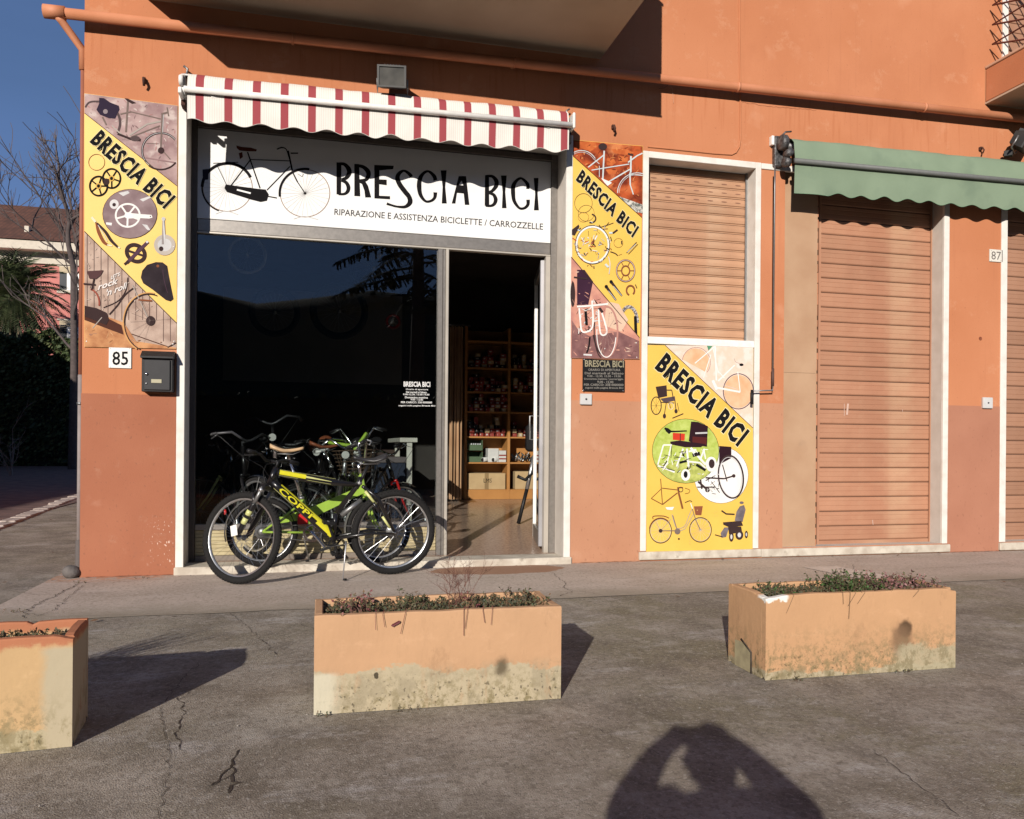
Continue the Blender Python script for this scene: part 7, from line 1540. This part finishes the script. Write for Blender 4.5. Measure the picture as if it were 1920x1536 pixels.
# bare trees
def bare_tree(label, base, h, seed, r0, spread=.42, lean=(0, 0), levels=6, th=0):
    random.seed(seed); T = thing('bare_tree', label, 'tree', base, group='leafless winter trees'); tk = MB(); br = MB(); BK = mat('bare_bark', (.11, .085, .08), (.075, .058, .055), .95, 8)
    def grow(p, d, l, r_, k, mb):
        pts = [p.copy()]; q = p.copy(); dd = d.copy()
        for i in range(4): dd = (dd + Vector((random.gauss(0, .12), random.gauss(0, .12), random.gauss(.04, .07)))).normalized(); q = q + dd * l / 4; pts.append(q.copy())
        mb.tube(pts, [r_ * (1 - .38 * i / 4) for i in range(5)], BK, 8 if k == levels else (5 if k > levels - 3 else 3), cap=False)
        if k > 0:
            for i in range(3 if k > 1 else 4):
                j = 4 if i == 0 else random.randint(2, 4); nd = (dd * (1.2 if i == 0 else .7) + Vector((random.gauss(0, spread), random.gauss(0, spread), random.gauss(.12, .22)))).normalized(); grow(pts[j].copy(), nd, l * random.uniform(.62, .82), max(.005, r_ * (.56 if i else .70)), k - 1, br)
    if th:
        tk.tube([(0, 0, 0), (.05, 0, th * .5), (0, 0, th)], [r0, r0 * .85, r0 * .72], BK, 8, cap=False)
        for i in range(5):
            z = th * (.45 + .14 * i); a = i * 2.4; grow(Vector((.03, 0, z)), Vector((cos(a) * .9, sin(a) * .5, .65)).normalized(), h * .15, r0 * .34, levels - 2, br)
    grow(Vector((0, 0, th)), Vector((*lean, 1)).normalized(), (h - th) * .36, r0 * (.7 if th else 1), levels, tk)
    tk.build('trunk', T, fix=False); br.build('crown', T, fix=False); return T
b = at(137, 640, 36); bare_tree('bare winter tree standing in front of the pink house by the corner', (b.x, 36, 0), 13.5, 4, .17, .36, (.02, 0), 5, 8.2)
b = at(215, 640, 40); bare_tree('bare winter tree mostly hidden behind the building corner', (b.x, 40, 0), 17, 8, .2, .42, (-.06, 0), 5)
b = at(-60, 640, 52); bare_tree('bare winter tree at the far left over the pink house roof', (b.x, 60, 0), 17, 15, .24, .46, (.0, 0), 5)
# block added to the left, outside the view, to shade the side drive
NB_ = thing('added_shade_block', 'long grey block added out of view to shade the side drive', 'building', (0, 0, 0)); GRYW = mat('shade_block_render', (.38, .33, .28), None, .9, .7)
q = MB(); q.box((-26, -14, 0), (-14.8, 41, 7.3), GRYW); q.build('wall', NB_)
q = MB(); q.cbox((-26.4, -14.4, 7.301), (-14.6, 41.4, 7.55), CRM, .03); q.build('roof', NB_)
wm = MB(); wm.box((-14.81, -.6, -.75), (-14.77, .6, .75), mat('far_window_dark', (.04, .045, .05), None, .2)); wm.box((-14.76, -.7, -.85), (-14.70, .7, -.76), CRM); wme = wm.mesh('window')
for j in range(12):
    for k in range(2): link('window', wme, NB_, Matrix.Translation((0, -11 + j * 4.3, 2.0 + k * 3.2)))
random.seed(71); bh = MB()  # unseen hedge added behind the camera; keeps bright ground out of the glass
def hq():
    s_ = random.random(); x = random.uniform(-13, 13)
    return Vector((x, -5.5 + random.uniform(-.35, .35), random.uniform(.0, 2.35)))
leaf_mass(bh, 9000, hq, .06, HG); bh.box((-13, -5.8, 0), (13, -5.2, 2.2), MATS['hedge_core']); tag(bh.build('hedge', fix=False), 'clipped hedge added behind the viewer to darken the reflection in the window', 'hedge')
# wooded hill behind the viewer, and a cedar: both are mirrored in the shop window
HL = mat('wooded_hill', (.035, .04, .022), (.02, .026, .016), .95, .05)
hl = MB(); n = 60; rows = []
for i in range(n + 1):
    a = rad(150 + 240 * i / n); ux_, uy_ = cos(a), sin(a); hgt = 66 + 16 * noise.noise(Vector((i * .13, 2, 0))) + 5 * noise.noise(Vector((i * .6, 5, 0)))
    if sin(a) > -.15: hgt *= max(.12, (0.5 - sin(a)) / .65)
    for k in range(9): u = k / 8; r_ = 210 + 130 * u; rows.append((r_ * ux_, r_ * uy_, -1 + hgt * (3 * u * u - 2 * u ** 3) + 3 * noise.noise(Vector((i * .7, k * 1.3, 0))) * u))
hl.add(rows, [(i * 9 + j, (i + 1) * 9 + j, (i + 1) * 9 + j + 1, i * 9 + j + 1) for i in range(n) for j in range(8)], HL, True); tag(hl.build('hill', fix=False), kind='structure')
random.seed(51); CT = thing('cedar_tree', 'dark cedar with level drooping branches behind the viewer, mirrored in the window', 'tree', (3.3, -12.5, 0)); CL = [mat('cedar_needles', (.022, .035, .018)), mat('cedar_needles_dark', (.015, .024, .014))]
q = MB(); q.tube([(0, 0, 0), (.1, 0, 6), (0, 0, 15)], [.32, .22, .04], mat('bare_bark', (.075, .058, .05)), 9); q.build('trunk', CT)
q = MB()
for i in range(70):
    z = 5.6 + 9 * (i / 70) ** 1.1 ; a = random.uniform(0, 2 * pi); L_ = (3.0 * (1 - (z - 5.6) / 10.5) + .3) * random.uniform(.7, 1.1); d = Vector((cos(a), sin(a), 0)); p0 = Vector((0, 0, z)); pts = [p0 + d * L_ * t + Vector((0, 0, .25 * t - .75 * t * t)) for t in (0, .35, .7, 1)]
    q.tube(pts, [.05, .035, .02, .008], CL[1], 4, cap=False)
    for k in range(60):
        t = random.uniform(.15, 1); j = min(2, int(t * 3)); p = pts[j].lerp(pts[j + 1], t * 3 - j); s_ = random.choice((-1, 1)); sd = Vector((-d.y, d.x, 0)) * s_; l = random.uniform(.25, .6) * (1.1 - t * .5); e = p + sd * l + d * l * .5 + Vector((0, 0, -.12 - random.random() * .15)); q.add([p, p + d * .09, e, e - d * .05], [(0, 1, 2, 3)], random.choice(CL))
q.build('crown', CT, fix=False)

# ================================================================ the person taking the photograph (crouching; only the shadow is in view)
random.seed(61)
VD = Vector((sin(YAW), cos(YAW), 0)); VR = Vector((cos(YAW), -sin(YAW), 0)); VU = Vector((0, 0, 1))
def vp(r, f, u): return VR * r + VD * f + VU * u      # right, forward, up from the ground under the camera
PE = thing('person', 'person in dark jacket crouching and holding a phone up with both hands', 'person', vp(0, -.3, 0))
o0 = vp(0, -.3, 0)
def skin_mesh(name, joints, edges, m_, sub=2, parent=PE):
    me = bpy.data.meshes.new(name); me.from_pydata([tuple(Vector(j[0]) - o0) for j in joints], edges, []); o = bpy.data.objects.new(name, me); C.objects.link(o)
    sk = o.modifiers.new('s', 'SKIN'); sd = me.skin_vertices[0].data
    for i, j in enumerate(joints):
        r_ = j[1]; sd[i].radius = (r_, r_) if isinstance(r_, (int, float)) else r_
    sd[0].use_root = True
    ss_ = o.modifiers.new('u', 'SUBSURF'); ss_.levels = ss_.render_levels = sub
    bpy.context.view_layer.update(); ev = o.evaluated_get(bpy.context.evaluated_depsgraph_get()); nm = bpy.data.meshes.new_from_object(ev); nm.materials.clear(); nm.materials.append(m_)
    for p_ in nm.polygons: p_.use_smooth = True
    bpy.data.objects.remove(o); oo = link(name, nm, parent); return oo
JK = mat('dark_jacket', (.03, .035, .05), (.02, .024, .035), .8, 9); JN = mat('blue_jeans', (.05, .07, .12), (.04, .055, .10), .85, 14); SKN = mat('skin', (.50, .29, .20), None, .5); HAIR = mat('dark_hair', (.03, .02, .015)); SHOE = mat('shoe_leather', (.05, .035, .03), None, .5)
J = [(vp(0, -.36, .36), .15), (vp(0, -.38, .58), (.18, .14)), (vp(0, -.36, .82), (.20, .13)), (vp(0, -.31, .955), .115), (vp(0, -.27, 1.0), .095),
     (vp(-.165, -.31, .945), .09), (vp(-.27, -.20, .88), .080), (vp(-.165, -.08, 1.01), .050), (vp(-.095, -.035, 1.065), .036),
     (vp(.165, -.31, .945), .09), (vp(.28, -.20, .88), .080), (vp(.165, -.08, 1.01), .050), (vp(.095, -.035, 1.065), .036),
     (vp(-.10, -.34, .34), .10), (vp(-.17, .0 - .03, .46), .072), (vp(-.15, -.26, .12), .048), (vp(-.15, -.25, .07), .045), (vp(-.16, -.08, .04), .04),
     (vp(.10, -.34, .34), .10), (vp(.17, -.03, .46), .072), (vp(.15, -.26, .12), .048), (vp(.15, -.25, .07), .045), (vp(.16, -.08, .04), .04)]
Ed = [(0, 1), (1, 2), (2, 3), (3, 4), (2, 5), (5, 6), (6, 7), (7, 8), (2, 9), (9, 10), (10, 11), (11, 12), (0, 13), (13, 14), (14, 15), (15, 16), (16, 17), (0, 18), (18, 19), (19, 20), (20, 21), (21, 22)]
BD = skin_mesh('body', J, Ed, JK)
BD.data.materials.append(JN); BD.data.materials.append(SHOE)
for p_ in BD.data.polygons:
    c = p_.center
    if c.z < .09: p_.material_index = 2
    elif c.z < .50 and not (abs(c.dot(VR)) < .1 and c.dot(VD) < -.05 and c.z > .42): p_.material_index = 1
hd2 = MB(); hm = bmesh.new(); bmesh.ops.create_uvsphere(hm, u_segments=24, v_segments=18, radius=1)
for v in hm.verts:
    c = v.co.copy(); x, y, z = c.x * .074, c.y * .094, c.z * .115     # y = forward
    if z < -.02: k = 1 - .35 * min(1, (-.02 - z) / .1); x *= k; y = y * (1 - .12 * min(1, (-.02 - z) / .1)) + .01
    if y > .06 and abs(x) < .016 and -.045 < z < .012: y += .022 * (1 - abs(x) / .016)
    if y > .06 and .01 < abs(x) < .045 and .0 < z < .03: y -= .008
    v.co = VR * x + VD * y + VU * z + (vp(0, -.225, 1.065) - o0)
hd2.bm(hm, SKN, True); hd2.build('head', PE)
q = MB(); hm = bmesh.new(); bmesh.ops.create_uvsphere(hm, u_segments=24, v_segments=18, radius=1)
for v in hm.verts:
    x, y, z = v.co.x * .084, v.co.y * .104, v.co.z * .125
    if y > .03 and z < .055: y = .03
    if z < -.06: z = -.06
    v.co = VR * x + VD * (y - .010) + VU * (z + .008) + (vp(0, -.225, 1.065) - o0)
q.bm(hm, HAIR, True); q.build('hair', PE)
for s_ in (-1, 1):
    q = MB(); c = vp(s_ * .028, -.145, 1.075) - o0; q.lathe([(0, -.011), (.008, -.008), (.011, 0), (.008, .008), (0, .011)], mat('eye_white', (.7, .68, .65)), 10, Matrix.Translation(c)); q.build('eye', PE)
    q = MB(); c = vp(s_ * .080, -.225, 1.06) - o0; q.tube([c + VU * .03, c + VR * s_ * .012 + VU * .015 - VD * .01, c + VR * s_ * .01 - VU * .02], [.007, .011, .006], SKN, 8); q.build('ear', PE)
    base_ = vp(s_ * .095, -.035, 1.055)
    js = [(base_, .024), (base_ + VU * .028 + VR * -s_ * .006 + VD * .004, .026)]; es = [(0, 1)]
    for k in range(4):
        z = .052 - k * .0155; b0 = base_ + VU * (z - .005) + VD * .008; b1 = b0 + VR * -s_ * .010 + VD * .020; b2 = b1 + VR * -s_ * (.020 + .003 * (k % 3)); n0 = len(js); js += [(b0, .010), (b1, .0092), (b2, .0078)]; es += [(1, n0), (n0, n0 + 1), (n0 + 1, n0 + 2)]
    n0 = len(js); t0_ = base_ + VU * -.012 + VD * -.016; js += [(t0_, .0105), (t0_ + VR * -s_ * .035 + VU * .012, .009)]; es += [(0, n0), (n0, n0 + 1)]
    skin_mesh('hand', js, es, SKN, 1)
PHN = thing('mobile_phone', 'black mobile phone held sideways in the crouching person\'s hands', 'phone', (0, 0, 0)); q = MB()
Mp = Matrix((( VR.x, VD.x, 0, 0), (VR.y, VD.y, 0, 0), (0, 0, 1, CAMH), (0, 0, 0, 1)))
q.cbox((-.078, -.022, -.037), (.078, -.014, .037), BLACK, .003, Mp); q.build('case', PHN)
q = MB(); q.box((-.072, -.0228, -.033), (.072, -.0221, .033), mat('phone_screen', (.02, .02, .025), None, .1), Mp); q.build('screen', PHN)
q = MB(); q.lathe([(0, -.0138), (.006, -.0138), (.007, -.0142)], mat('lens_glass', (.02, .02, .03), None, .05), 12, Mp @ Matrix.Translation((.0, 0, .0)), axis='y'); q.build('lens', PHN)
